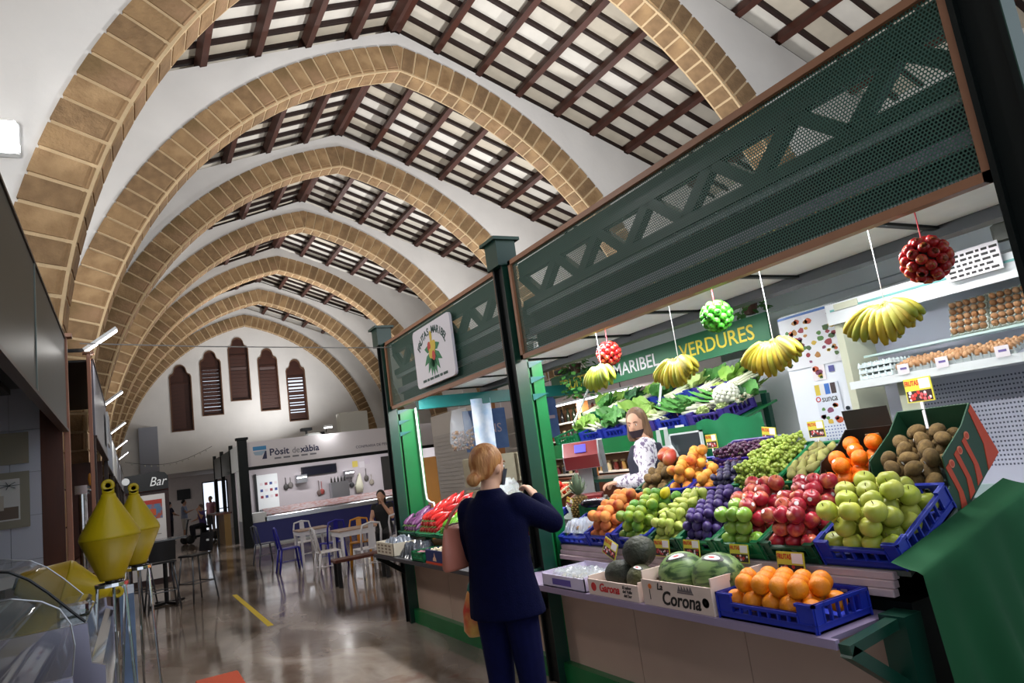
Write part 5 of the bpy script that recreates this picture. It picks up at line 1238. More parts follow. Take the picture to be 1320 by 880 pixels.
def person(label, M, J, top, bottom, hair, hs='short', voxel=.012, shoes=BLACKP, sleeve=1.0, group=None, shorts=False, sc=1.0, detail=False, curl=.6, topname='shirt', Hrot=0, Htilt=0, skirtlike=None, thumb=None):
    """J: joint positions in the person's own frame (x right, y forward, z up)"""
    o = thing('person', label, 'person', group=group, M=M)
    q = MB(); V = Vector
    hip = V(J['hip']); ch = V(J['chest']); nk = V(J['neck']); hd = V(J['head'])
    def mid(a, b, t): return V(a).lerp(V(b), t)
    tor = [ell(hip+V((0,0,-.06)),.14,.10), ell(hip,.165,.115), ell(mid(hip,ch,.35),.135,.10), ell(mid(hip,ch,.7),.150,.108), ell(ch,.170,.110), ell(mid(ch,nk,.55),.142,.09), ell(mid(ch,nk,.85),.085,.065)]
    q.loft(tor, 18)
    q.tube([mid(ch,nk,.6), nk, hd-V((0,.0,.06))], [.062,.054,.052], 14)
    H = Matrix.Translation(hd) @ Matrix.Rotation(Hrot, 4, 'Z') @ Matrix.Rotation(Htilt, 4, 'X')
    head(q, H)
    for s in ('L', 'R'):
        limb(q, [J['sh'+s], J['el'+s], J['wr'+s]], [.052,.043,.029])
        d = V(J['wr'+s])-V(J['el'+s]); sg = -1 if s == 'R' else 1
        side, up = (thumb or {}).get(s, ((0,1,0) if abs(d.normalized().y) < .8 else (sg,0,0), (-sg,0,0) if abs(d.normalized().z) > .6 else (0,0,1)))
        hand(q, J['wr'+s], (J.get('hd'+s) and V(J['hd'+s])) or d, side, up, 1, curl)
        limb(q, [J['hp'+s], J['kn'+s], J['an'+s]], [.082,.058,.040])
        f = V(J['an'+s]); fd = V(J.get('ft'+s, (0,1,0))).normalized(); q.loft([(f+V((0,0,-.03))-fd*.05, fd.cross(V((0,0,1)))*.034, V((0,0,.03))), (f+fd*.06+V((0,0,-.045)), fd.cross(V((0,0,1)))*.042, V((0,0,.026))), (f+fd*.15+V((0,0,-.058)), fd.cross(V((0,0,1)))*.040, V((0,0,.015)))], 12)
    skinmesh('body', q, SKIN, o, voxel)
    # upper garment
    t = MB(); e = .016
    base = [ell(hip+V((0,0,-.02)),.178,.130), ell(hip+V((0,0,.06)),.172,.126), ell(mid(hip,ch,.4),.152,.118), ell(mid(hip,ch,.7),.166,.124), ell(ch,.186,.126), ell(mid(ch,nk,.55),.166,.104), ell(mid(ch,nk,.92),.080,.072)]
    t.loft(skirtlike(hip, ch, nk) if skirtlike else base, 20)
    for s in ('L', 'R'):
        wr = mid(J['el'+s], J['wr'+s], .96 if sleeve >= 1 else 0); 
        if sleeve >= 1: limb(t, [J['sh'+s], J['el'+s], wr], [.074,.062,.044])
        else: limb(t, [J['sh'+s], mid(J['sh'+s], J['el'+s], sleeve)], [.068,.060])
    skinmesh(topname, t, top, o, voxel, 14 if skirtlike else 5)
    # trousers
    t = MB(); t.loft([ell(hip+V((0,0,-.10)),.155,.118), ell(hip,.176,.126), ell(hip+V((0,0,.07)),.160,.116)], 18)
    for s in ('L', 'R'):
        if shorts: limb(t, [J['hp'+s], mid(J['hp'+s], J['kn'+s], .9)], [.098,.085])
        else: limb(t, [J['hp'+s], J['kn'+s], mid(J['kn'+s], J['an'+s], .97)], [.096,.073,.060])
    skinmesh('trousers' if not shorts else 'shorts', t, bottom, o, voxel, 5)
    for s in ('L', 'R'):
        f = V(J['an'+s]); fd = V(J.get('ft'+s, (0,1,0))).normalized(); sd = fd.cross(V((0,0,1)))
        MB().loft([(f+V((0,0,-.035))-fd*.07, sd*.036, V((0,0,.038))), (f+V((0,0,-.035))+fd*.02, sd*.044, V((0,0,.044))), (f+fd*.10+V((0,0,-.05)), sd*.048, V((0,0,.03))), (f+fd*.18+V((0,0,-.06)), sd*.036, V((0,0,.018)))], 12).build('shoe', shoes, o, True)
    # hair
    h = MB()
    h.ball((0,-.022,.045), .108, 20, 14, sx=.80, sy=.93, sz=.92)
    if hs == 'bob':
        h.loft([ell((0,-.035,-.135),.105,.072), ell((0,-.03,-.09),.110,.085), ell((0,-.03,-.03),.098,.088), ell((0,-.025,.05),.090,.092)], 18)
    if hs == 'long': h.loft([ell((0,-.075,-.22),.075,.035), ell((0,-.06,-.12),.085,.05), ell((0,-.04,-.02),.09,.07), ell((0,-.03,.05),.088,.09)], 16)
    if hs == 'bun':
        h.loft([ell((0,-.075,-.055),.045,.03), ell((0,-.055,-.02),.068,.06), ell((0,-.035,.03),.082,.085)], 16)
        h.ball((0,-.125,-.045), .042, 14, 10, sx=1.05, sy=.85, sz=.9)
    # cut the hair away from the face
    keep = MB(); 
    h.xf(Matrix.Identity(4))
    hv = [V(p) for p in h.v]
    h.v = [tuple(V((p.x, min(p.y, .058 if p.z > .045 else (.030 if abs(p.x) < .07 else .045)), p.z))) for p in hv]
    h.xf(H); skinmesh('hair', h, hair, o, min(voxel, .009) if detail else voxel, 3)
    o['hm'] = 0
    del o['hm']
    if detail:
        for sx in (-1, 1):
            MB().ball(H @ V((sx*.030,.077,.004)), .0080, 10, 8, sy=.7).build('eye', WHITEP, o, True); MB().ball(H @ V((sx*.030,.0805,.004)), .0068, 8, 6, sy=.6).build('iris', mat('iris_dark', '2a1c14', .3), o, True)
            MB().tube([H @ V((sx*.014,.088,.026)), H @ V((sx*.032,.088,.031)), H @ V((sx*.048,.078,.024))], [.003,.0035,.002], 6).build('eyebrow', hair, o, True)
    return o, H
STAND = dict(hip=(0,0,.92), chest=(0,.005,1.28), neck=(0,-.01,1.44), head=(0,.02,1.565), shL=(-.165,0,1.385), elL=(-.215,-.03,1.11), wrL=(-.205,.06,.87), shR=(.165,0,1.385), elR=(.215,-.03,1.11), wrR=(.205,.06,.87), hpL=(-.085,0,.88), knL=(-.095,.02,.48), anL=(-.10,-.02,.09), hpR=(.085,0,.88), knR=(.095,.02,.48), anR=(.10,-.02,.09))
def pose(**k): d = dict(STAND); d.update(k); return d
# --- customer, seen from behind
HAIRC = mat('auburn_hair', '8f5426', .5, col2='c08a52', scale=26, stretch=(1.6,1.6,.25), bump=.4, bscale=60)
def jacket(hip, ch, nk):
    V = Vector; m_ = lambda a, b, t: V(a).lerp(V(b), t)
    return [ell(hip+V((.012,.0,-.115)),.215,.175), ell(hip+V((.006,0,-.03)),.205,.162), ell(hip+V((0,0,.08)),.188,.148), ell(m_(hip,ch,.5),.178,.138), ell(ch,.192,.136), ell(m_(ch,nk,.5),.168,.112), ell(m_(ch,nk,.72),.135,.095), ell(m_(ch,nk,.92),.085,.076), ell(m_(ch,nk,1.0)+V((0,0,.02)),.066,.066)]
CM = TR(1.685, 3.405, 0, -math.radians(60))
cust, CH_ = person('woman in a navy jacket and jeans with hair in a bun, seen from behind', CM,
    pose(shR=(.150,.02,1.355), elR=(.235,.215,1.235), wrR=(.150,.225,1.365), hdR=(-.35,.02,.5), shL=(-.150,0,1.355), elL=(-.20,.05,1.12), wrL=(-.17,.20,.94), hdL=(0,.3,-.8)), NAVY, DENIM, HAIRC, 'bun', .009, topname='jacket', Hrot=-.25, skirtlike=jacket, curl=1.1, detail=True)
MB().sheet(lambda u, v: tuple(CH_ @ Vector(((.072-.024*v)*math.sin((u-.5)*2.7), .012+.008*v+(.100-.034*v)*math.cos((u-.5)*2.7), -.012-.085*v))), 12, 6).build('face_mask', mat('dark_mask', '23283a', .7), cust, True)
HB = thing('handbag', 'pink leather shoulder bag on the customer left shoulder', 'bag', (0, 0, 0), M=CM @ TR(-.262, -.02, 1.055, 0, 0, 0, .82))
PINK = mat('pink_leather', 'b8705e', .5, var=.08)
q = MB(); q.loft([((0,0,0),(.055,0,0),(0,.13,0)), ((0,0,.02),(.065,0,0),(0,.145,0)), ((0,0,.14),(.055,0,0),(0,.135,0)), ((0,0,.25),(.030,0,0),(0,.11,0)), ((0,0,.285),(.012,0,0),(0,.09,0))], 24); q.build('body', PINK, HB, True)
MB().tube([(0,-.085,.275),(.045,-.05,.37),(.120,.0,.45),(.045,.06,.37),(0,.085,.275)], .010, 8).build('strap', PINK, HB, True)
MB().tube([(0,-.09,.287),(0,0,.292),(0,.09,.287)], .006, 6).build('zip', mat('zip_brown','5a3a30',.5), HB)
SB = thing('shopping_bag', 'teal carrier bag with red and white print hanging from the customer hand', 'bag', M=CM @ TR(-.31, .16, .66))
bagm = mat('teal_bag', '1f6a62', .4)
q = MB(); q.loft([((0,0,0),(.05,0,0),(0,.07,0)), ((0,0,.03),(.075,0,0),(0,.085,0)), ((0,0,.14),(.070,0,0),(0,.08,0)), ((0,0,.24),(.035,0,0),(0,.04,0)), ((.04,0,.33),(.012,0,0),(0,.014,0))], 18); q.build('body', mat('red_print_bag', 'c03a26', .35, col2='e0b05a', scale=9), SB, True)
q = MB(); q.loft([((.0,.0,.20),(.050,0,0),(0,.05,0)), ((.01,0,.27),(.038,0,0),(0,.035,0)), ((.05,0,.36),(.016,0,0),(0,.016,0))], 14); q.build('neck', bagm, SB, True)
# --- shopkeeper behind the display
HAIRB = mat('brown_hair', '5a4030', .5, col2='7d5c40', scale=26, stretch=(1.6,1.6,.25), bump=.4, bscale=60)
FLOR = mat('floral_blouse', 'd5d0d8', .8, col2='6a5a78', scale=34, thresh=(.52,.60)); VEST = mat('navy_vest', '1a1c2e', .85)
tag(MB().box(3.64, 4.40, 1.9, 7.3, 0, .10).build('floor_platform', mat('duckboard','5a5048',.8)), 'low wooden platform behind the counter', 'platform')
SM = TR(3.86, 4.72, .10, math.radians(52), 0, 0, 1.05)
keep, KH = person('shopkeeper in a floral blouse and navy vest with a mask under her nose', SM,
    pose(head=(0,.035,1.555), shL=(-.165,.0,1.375), elL=(-.225,.02,1.12), wrL=(-.10,.235,1.115), hdL=(.5,.8,-.05), shR=(.165,0,1.375), elR=(.205,.06,1.12), wrR=(.06,.27,1.11), hdR=(-.3,.9,-.05)), FLOR, DENIM, HAIRB, 'bob', .009, topname='blouse', Hrot=1.15, Htilt=-.1, detail=True, curl=.7)
V = Vector
q = MB(); q.loft([ell(V((0,.0,.84)),.210,.165), ell(V((0,0,1.0)),.190,.155), ell(V((0,0,1.16)),.180,.155), ell(V((0,.0,1.28)),.150,.160), ell(V((0,-.01,1.39)),.112,.120)], 20)
skinmesh('vest', q, VEST, keep, .012, 4)
MB().sheet(lambda u, v: tuple(KH @ Vector(((.072-.024*v)*math.sin((u-.5)*2.7), .012+.008*v+(.100-.034*v)*math.cos((u-.5)*2.7), -.040-.060*v))), 12, 6).build('face_mask', mat('dark_mask2', '2a1c26', .7, col2='7a3a50', scale=14, thresh=(.6,.7)), keep, True)
# ================================================================== left-hand stalls
LX = -.44
LGR = mat('left_screen_green', '1c2925', .42, var=.12, scale=3)
DTRIM = mat('dark_copper_trim', '3a2a22', .45)
def left_screen(label, x, y0, y1, z0, z1, m, seams=()):
    S = thing('stall_screen', label, 'screen', (x, 0, 0))
    ys = [y0]+list(seams)+[y1]
    for a, c in zip(ys, ys[1:]): MB().box(-.03, 0, a+.006, c-.006, z0+.02, z1-.02).build('panel', m, S)
    MB().box(-.04, .012, y0, y1, z0-.008, z0+.014).build('frame_bottom', DTRIM, S); MB().box(-.04, .008, y0, y1, z1-.018, z1).build('frame_top', DTRIM, S)
    if y0 > 6:
        for s in (y0+.03, y1-.03): MB().box(-.04, .0, s-.03, s+.03, 0, z0).build('post', DTRIM, S)
    for s in seams: MB().box(-.035, .006, s-.012, s+.012, z0, z1).build('mullion', mat('mullion_grey','6f7a74',.4), S)
    return S
left_screen('dark green glossy screen along the top of the near left stall', LX, .4, 6.62, 2.31, 3.09, LGR, (2.4, 4.58))
PO = thing('copper_post', 'copper-coloured post at the far end of the near left stall', 'post', (LX, 6.66, 0)); MB().cbox(-.025, .015, -.03, .03, 0, 3.09, .004).build('shaft', mat('copper_post','a8745c',.4), PO); MB().box(-.075,.05,-.05,.05,3.09,3.12).build('cap', COPPER, PO)
# partition at the end of the stall: wood strip and white tiles with framed pictures
PT = thing('stall_partition', 'partition of white tiles and brown wood at the end of the left stall', 'wall', (0, 6.54, 0), kind='structure')
WPAN = mat('varnished_wood', '5a2e1a', .35, var=.35, scale=4, stretch=(3,1,.4))
MB().box(-.615, LX-.03, 0, .05, 0, 2.9).build('wood_panel', WPAN, PT); MB().box(-3.05, -.615, .012, .05, 0, 2.9).build('grout', mat('grout','8a8a90',.8), PT)
TM = MB().box(.002,.198,0,.014,.002,.328).mesh('tile', mat('white_tile','b9bac4',.3))
for i in range(5):
    for j in range(5): link('tile', TM, PT, (-.615-.2*(i+1), 0, 1.02+.33*j))
MB().box(-3.05, -.8, -.45, .0, 2.62, 2.66).build('ceiling_board', mat('ceil_dark','4a4a48',.7), PT)
for i, (x0, x1, z0, z1) in enumerate(((-1.05,-.69,1.60,2.02), (-1.05,-.69,2.08,2.32))):
    fr_ = thing('framed_picture', ('framed beach picture on the white tiles', 'beige panel above the framed beach picture')[i], 'picture', (0, 6.53, 0))
    MB().box(x0, x1, -.02, 0, z0, z1).build('mount', mat('beige_mount','8a8372',.6), fr_)
    if i == 0:
        MB().box(x0+.05, x1-.06, -.024, -.02, z0+.06, z1-.05).build('print', mat('photo_sky','c9c6c2',.5), fr_); MB().box(x0+.06, x1-.07, -.026, -.024, z0+.07, z0+.16).build('ground', mat('photo_ground','6a5a4e',.6), fr_); MB().box(x0+.12, x1-.16, -.027, -.024, z0+.14, z0+.25).build('car_shape', mat('photo_car','b3a89c',.5), fr_)
        q = MB()
        for k in range(7): q.bar((x1-.13,-.026,z1-.10), (x1-.13+.07*math.cos(k*.9), -.026, z1-.10+.03*math.sin(k*.9)), .012, .003); 
        q.build('palm_shape', mat('photo_palm','1f2f2a',.7), fr_)
# rounded white back counter of the bar
bc = thing('bar_counter', 'rounded white stone counter inside the near left stall', 'counter', (0, 0, 0))
MB().prism([(-2.6,5.2),(-.95,5.2),(-.78,5.32),(-.66,5.55),(-.62,5.9),(-.62,6.5),(-2.6,6.5)], 'z', 1.24, 1.31).build('top', mat('counter_marble','c6c5c8',.25), bc); MB().box(-2.5,-.72,5.5,6.5,0,1.24).build('body', WPAN, bc)
# refrigerated display cases
LILM = mat('lilac_steel', '8f8c9c', .3, .6); TINT = mat('case_glass', '5a6664', .03, alpha=.30, spec=.6); BLKT = mat('black_trim', '0c0d0f', .3)
def display_case(label, y0, y1, prof, glass, yg=None):
    c = thing('display_case', label, 'display case', (0, 0, 0))
    for y in (y0, y1-.025): MB().prism(prof, 'y', y, y+.025).build('end_panel', LILM, c)
    xf = max(p[0] for p in prof)
    inner = [(x-.012 if x == xf else x-.006, z-.004 if z > .1 else z) for x, z in prof]
    MB().prism(inner, 'y', y0+.025, y1-.025).build('body', CHROME, c)
    def g(u, v):
        i = u*(len(glass)-1); k = min(int(i), len(glass)-2); t = i-k
        return (glass[k][0]*(1-t)+glass[k+1][0]*t, y0+.03+((yg or y1)-y0-.06)*v, glass[k][1]*(1-t)+glass[k+1][1]*t)
    MB().sheet(g, 4*(len(glass)-1), 1).build('front_glass', TINT, c, True)
    MB().prism(glass+[(glass[-1][0], prof[-2][1])], 'y', y0+.004, y0+.010).build('end_glass', TINT, c)
    MB().tube([(x, y0+.008, z) for x, z in glass], .006, 6).build('glass_edge', BLKT, c)
    MB().tube([(x, (yg or y1)-.02, z) for x, z in glass], .003, 6).build('glass_edge', STEEL, c)
    MB().box(xf-.03, xf+.012, y0+.03, y1-.03, .86, .90).build('bumper_rail', CHROME, c)
    MB().box(-1.0, glass[0][0]-.03, y0+.05, y1-.05, prof[-3][1]+.002, prof[-3][1]+.02).build('tray', STEEL, c)
    return c
display_case('steel display case with a curved black-edged glass end under the yellow buoys', 3.30, 5.15, [(-1.1,.0),(-.12,.0),(-.12,1.04),(-.165,1.06),(-.175,1.21),(-1.1,1.21)], [(-.18,1.215),(-.20,1.235),(-.30,1.35),(-.36,1.41),(-.42,1.45),(-.52,1.475),(-1.0,1.48)], 3.98)
display_case('nearest display case with curved reflecting glass in the lower left corner', 1.0, 2.9, [(-1.1,.0),(-.16,.0),(-.16,1.00),(-.19,1.02),(-.20,1.10),(-1.1,1.10)], [(-.20,1.105),(-.19,1.20),(-.20,1.27),(-.23,1.325),(-.28,1.36),(-.36,1.385),(-1.0,1.39)])
tag(MB().cbox(-.30, -.185, 3.62, 3.95, 1.212, 1.262, .012).build('receipt_rack', CHROME), 'small chrome rack on the edge of the steel display case', 'rack')
# yellow buoys
BUOY = mat('yellow_buoy_plastic', 'c2a80c', .38, var=.08, scale=3); BUOY_SHADE = mat('yellow_buoy_shaded', 'b0920c', .4, var=.08, scale=3)  # lower cone's shading is put into a darker yellow
def buoy(label, M, s=1):
    o = thing('mooring_buoy', label, 'buoy', group='yellow mooring buoys', M=M @ Matrix.Scale(s, 4))
    MB().lathe([(.001,0),(.050,0),(.056,.012),(.132,.195)], 24).build('lower_cone', BUOY_SHADE, o, True); MB().lathe([(.132,.195),(.133,.205),(.129,.222),(.036,.39),(.030,.41),(.001,.412)], 24).build('upper_cone', BUOY, o, True)
    q = MB(); q.lathe([(.022,-.011),(.030,-.011),(.030,.011),(.022,.011),(.012,.011),(.012,-.011),(.022,-.011)], 16, (0,0,.45), Matrix.Rotation(PI/2,3,'X')); q.box(-.026,.026,-.011,.011,.405,.432); q.build('lug', BUOY, o, True)
    MB().cyl((0,0,-.012),(0,0,.0),.03,n=14).build('base_plug', BLACKP, o)
    return o
buoy('near yellow double-cone buoy standing on a thin metal stand', TR(-.105, 4.0, 1.30)); buoy('second yellow buoy half hidden behind the near one', TR(.005, 4.62, 1.31), .95)
buoy('yellow buoy lying on its side on the glass display case', TR(-.53, 4.42, 1.33, .1, 0, PI/2+.30), 1.02)
def stand(label, x, y, zt):
    o = thing('buoy_stand', label, 'stand', (x, y, 0)); MB().lathe([(.06,zt-.03),(.075,zt-.03),(.075,zt-.014),(.06,zt-.014),(.06,zt-.03)], 16).build('ring', CHROME, o); MB().lathe([(.11,.42),(.117,.42),(.117,.43),(.11,.43),(.11,.42)], 16).build('lower_ring', CHROME, o)
    for k in range(3):
        a = 2*PI*k/3-.6; MB().cyl((.066*math.cos(a),.066*math.sin(a),zt-.02),(.15*math.cos(a),.15*math.sin(a),0),.007,n=8).build('leg', CHROME, o)
    return o
stand('thin chrome stand under the near buoy', -.02, 4.0, 1.30) if False else stand('thin chrome stand under the near buoy', -.105, 4.0, 1.30); stand('thin chrome stand under the second buoy', .005, 4.62, 1.31)
tag(MB().box(-.10, -.02, 5.2, 5.8, .35, 1.1).build('blue_cover', mat('blue_sheet','6f86a8',.5,var=.3,scale=6)), 'pale blue sheet at the end of the steel display case', 'cover')

# second left stall
left_screen('grey screen of the second left stall beyond the first arch', -.27, 7.25, 10.75, 2.30, 3.02, mat('grey_screen','5d606c',.35))
PO = thing('copper_post', 'lit copper post at the start of the second left stall', 'post', (-.30, 7.20, 0)); MB().cbox(-.015, .015, -.03, .03, 0, 3.05, .004).build('shaft', mat('copper_post','a8745c',.4), PO); MB().box(-.045,.045,-.045,.045,3.05,3.07).build('cap', COPPER, PO)
MBK = thing('menu_board', 'grey menu panel fixed to the second left screen', 'panel', (-.25, 0, 0)); MB().box(0,.02,9.9,10.6,2.45,2.85).build('board', ALU, MBK); MB().box(.02,.024,9.96,10.54,2.50,2.80).build('sheet', mat('menu_sheet','8a8c96',.5), MBK)
bk = thing('bar_back', 'dark red-brown back of the second left stall', 'wall', (0,0,0), kind='structure'); MB().box(-1.6,-1.55,7.2,10.8,0,2.3).build('board', WPAN, bk); MB().box(-1.6,-.34,10.75,10.80,0,2.3).build('side_board', WPAN, bk); MB().box(-.62,-.30,7.3,10.7,0,1.12).build('counter', WPAN, bk); MB().box(-1.6,-.32,7.3,10.7,3.0,3.02).build('roof_sheet', BLACKP, bk)
tag(MB().box(-3.0,-.48,.4,6.5,3.0,3.02).build('stall_roof', BLACKP), 'flat dark roof of the near left stall behind its screen', 'roof')
TP = thing('beer_tap_tower', 'chrome beer tap tower with orange handles', 'beer tap', (-.42, 7.9, 1.12)); MB().cyl((0,-.14,0),(0,-.14,.72),.03,n=12).build('column', CHROME, TP); MB().cyl((0,.14,0),(0,.14,.72),.03,n=12).build('column', CHROME, TP); MB().box(-.05,.05,-.2,.2,.70,.78).build('crossbar', CHROME, TP)
for k in range(3): 
    y = -.13+.13*k; h = MB().tube([(.05,y,.74),(.10,y,.72),(.11,y,.64)], .012, 8).build('spout', CHROME, TP, True); MB().lathe([(.010,0),(.016,.05),(.012,.10),(.0001,.11)], 8, (.07,y,.78)).build('handle', mat('tap_orange','c8862a',.4), TP, True)
for i, y in enumerate((7.35, 11.4, 15.55, 19.7, 23.85)):
    o = thing('wall_lamp', ('bar-shaped wall lamp beside the first stone arch', 'bar-shaped wall lamp beside the second stone arch', 'bar-shaped wall lamp beside the third stone arch', 'bar-shaped wall lamp beside the fourth stone arch', 'bar-shaped wall lamp beside the fifth stone arch')[i], 'lamp', (-.34, y, 3.12), group='bar lamps along the left arches'); MB().bar((0,0,0),(.27,0,.20),.07,.03).build('housing', ALU, o); MB().bar((.012,0,-.018),(.275,0,.178),.055,.012).build('glow', LAMP, o); MB().bar((-.14,0,.0),(.02,0,0),.03,.03).build('arm', BLACKP, o); area('bar_light', (-.19, y, 3.17), (.9, y, 1.6), .06, .30, 26, (1, .97, .93), 3.0)
# further left stalls in a row
for i, y in enumerate((11.4, 15.55, 19.7, 23.85, 28.0)):
    left_screen(('blue-grey screen of the third left stall', 'white screen of the fourth left stall', 'grey screen of the fifth left stall', 'grey screen of the sixth left stall', 'grey screen of the last left stall')[i], -.30, y, y+3.5, 2.28, 3.0, (mat('bluegrey_screen','8a9bb5',.4), ALU, GREYP, GREYP, ALU)[i])
    b2 = thing('stall_counter', ('dark counter of the third left stall', 'dark counter of the fourth left stall', 'dark counter of the fifth left stall', 'dark counter of the sixth left stall', 'dark counter of the last left stall')[i], 'counter', (0,0,0)); MB().box(-.75,-.32,y+.1,y+3.4,0,1.08).build('front', WPAN, b2); MB().box(-.80,-.28,y+.05,y+3.45,1.08,1.12).build('top', mat('counter_dark','2a2624',.3), b2); MB().box(-1.6,-.34,y,y+3.5,3.0,3.02).build('roof_sheet', BLACKP, b2); MB().box(-1.6,-1.55,y,y+3.5,0,3.0).build('back_board', WPAN, b2)
# flood lamp on the first arch wall
FLp = thing('flood_lamp', 'square white flood lamp glowing at the left edge above the screen', 'lamp', (-.83, 6.60, 4.82)); MB().cbox(-.12,.12,-.02,.06,-.15,.15,.02).build('housing', ALU, FLp); MB().cbox(-.105,.105,-.028,-.02,-.135,.135,.015).build('glow', mat('flood_glow','ffffff',.5,emit=14), FLp); MB().box(-.02,.02,.06,.14,-.02,.02).build('bracket', BLACKP, FLp)
for i, (a, b_, p) in enumerate(FLOODS[1:]):  # unseen roof uplights, added to light the vault and arch walls
    o = thing('flood_lamp', 'added upward flood lamp on a stall roof number %s' % ('one','two','three','four','five','six','seven','eight','nine','ten')[i], 'lamp', (a[0], a[1], a[2]-.09), group='added upward flood lamps on stall roofs'); o['label'] = 'added upward flood lamp on the roof of %s' % ('the near half of the fruit stall','the far half of the fruit stall','the stall behind the white tables','the stall beyond the right aisle','the front of the fish kiosk','the middle of the fish kiosk','the rear of the fish kiosk','the second left stall','the fourth left stall','the near left stall')[i]
    MB().cbox(-.17,.17,-.13,.13,-.04,.05,.01).build('housing', BLACKP, o); MB().box(-.03,.03,-.03,.03,(2.90 if i < 2 else (3.082 if i in (4,5,6) else 3.022))-(a[2]-.09),-.04).build('foot', BLACKP, o)
tag(MB().tube([(-.35, 6.95, 3.10)]+[(-.35+9.9*t, 7.0+1.2*t, 3.10+.12*t-.16*math.sin(PI*t)) for t in (.1,.25,.4,.55,.7,.85,1)], .006, 5).build('overhead_cable', mat('cable_grey','8a8a88',.6)), 'thin cable stretched across the hall below the windows', 'cable')

# ================================================================== bar table, stools, poster board
def stool(label, x, y, rz):
    o = thing('bar_stool', label, 'stool', (x, y, 0), rz, 'black bar stools at the high table'); gm = mat('stool_metal','5f646c',.35,.8); bm = mat('stool_black','15161a',.5)
    MB().cbox(-.20,.20,-.19,.19,.72,.75,.012).build('seat', bm, o)
    MB().sheet(lambda u, v: (-.19+.38*u, -.19-.05*v-.03*math.sin(PI*u), .76+.30*v), 8, 5).build('backrest', bm, o, True); MB().box(-.03,.03,-.245,-.235,.92,.95).build('emblem', WHITEP, o)
    for sx in (-1,1):
        for sy in (-1,1): MB().tube([(sx*.16,sy*.15,.72),(sx*.19,sy*.18,.40),(sx*.23,sy*.22,0)], .013, 8).build('leg', gm, o, True)
    q = MB()
    for a, c in (((-.20,-.19),(.20,-.19)),((.20,-.19),(.20,.19)),((.20,.19),(-.20,.19)),((-.20,.19),(-.20,-.19))): q.cyl((a[0],a[1],.30),(c[0],c[1],.30),.009,n=6)
    q.build('foot_ring', gm, o); return o
stool('black bar stool in front of the high table, nearest the camera', .34, 12.62, 0.1); stool('black bar stool at the right of the high table', .86, 12.95, PI/2+.5); stool('black bar stool at the left of the high table', -.02, 13.25, -.5)
tb = thing('high_table', 'round high table between the black bar stools', 'table', (.42, 13.35, 0)); MB().lathe([(.001,1.03),(.36,1.03),(.36,1.055),(.001,1.055)], 24).build('top', mat('glass_table_top','6a6f74',.15), tb); MB().cyl((0,0,.02),(0,0,1.03),.035,n=10).build('column', BLACKP, tb)
for k in range(4): MB().bar((0,0,.03),(.30*math.cos(k*PI/2+.5),.30*math.sin(k*PI/2+.5),.02),.06,.035).build('foot', BLACKP, tb)
pb = thing('poster_board', 'tall dark framed board with a colourful poster beside the bar', 'board', (0, 16.9, 0)); MB().box(-.12,.68,0,.06,.0,1.93).build('frame', mat('dark_red_frame','2a1210',.5), pb); MB().box(-.07,.60,-.008,0,.12,1.86).build('paper', mat('poster_white','d8d6d6',.5), pb); MB().box(-.02,.54,-.012,-.008,1.35,1.75).build('picture', mat('poster_blue','5a7a9c',.5,col2='a8584a',scale=5,thresh=(.5,.6)), pb); MB().box(-.02,.54,-.014,-.010,1.66,1.75).build('banner', mat('poster_red','b03a30',.5), pb); MB().box(.22,.42,-.014,-.010,1.42,1.56).build('inset', mat('poster_orange','c85a30',.5), pb)
q = MB()
for k in range(6): q.box(.0,.50,-.012,-.008,.42+.12*k,.435+.12*k)
q.build('text_lines', mat('poster_ink','8a8684',.6), pb)
bs = thing('bar_sign', 'black bar sign with white script lettering and a round clock', 'sign', (0, 16.85, 0)); MB().prism([(-.14,1.95),(.68,1.95),(.68,2.22),(.62,2.30),(.5,2.33),(-.14,2.30)], 'y', 0, .06).build('board', BLACKP, bs); text('lettering', 'Bar', .27, WHITEP, bs, face((.47,-.004,2.12),(1,0,0),(0,0,1)), shear=.3, sx=.85); MB().cyl((-.12,-.02,2.19),(-.12,0,2.19),.075,n=16).build('clock', ALU, bs)
o = tag(MB().box(-.14,.68,16.95,17.0,1.90,1.95).build('sign_ledge', mat('red_ledge','7a2a20',.5)), 'dark red ledge under the black bar sign', 'ledge')
# floor tape and orange mat corner
tag(MB().box(1.36,1.43,9.26,12.76,.0005,.002).build('floor_tape', mat('yellow_tape','c2a81e',.6)), 'yellow tape strip stuck to the floor of the aisle', 'tape')
tag(MB().cbox(.42,.78,6.55,7.28,.0,.03,.008).build('floor_mat', mat('orange_mat','b0401c',.7)), 'orange-red mat at the bottom edge of the aisle', 'mat')
# ================================================================== fish kiosk at the back
KY = 22.4; KX0, KX1 = 2.95, 9.6
K2 = thing('fish_kiosk', 'white fish kiosk with a blue counter and lettered sign board', 'kiosk', (0, 0, 0))
SGW = mat('kiosk_sign_white', 'dcd8dc', .5)
for x in (KX0, KX1):
    MB().cbox(x-.13, x+.13, KY-.10, KY+.12, 0, 3.20, .01).build('post', BLACKG, K2); MB().box(x-.17, x+.17, KY-.14, KY+.16, 3.20, 3.27).build('post_cap', BLACKG, K2)
MB().box(KX0+.13, 6.17, KY-.02, KY+.05, 2.37, 3.12).build('sign_board', SGW, K2); MB().box(6.17, KX1-.13, KY-.02, KY+.05, 2.37, 3.12).build('sign_board', SGW, K2)
MB().box(KX0+.13, KX1-.13, KY-.01, KY+.04, 2.27, 2.37).build('lintel', BLACKG, K2)
MB().box(KX0+.1, KX1-.1, KY+.05, KY+9.2, 3.02, 3.08).build('roof', GREYP, K2)
MB().box(KX0+.13, KX1-.1, KY+3.2, KY+3.26, 0, 3.0).build('back_wall', mat('kiosk_tile','aaa4a8',.4), K2)
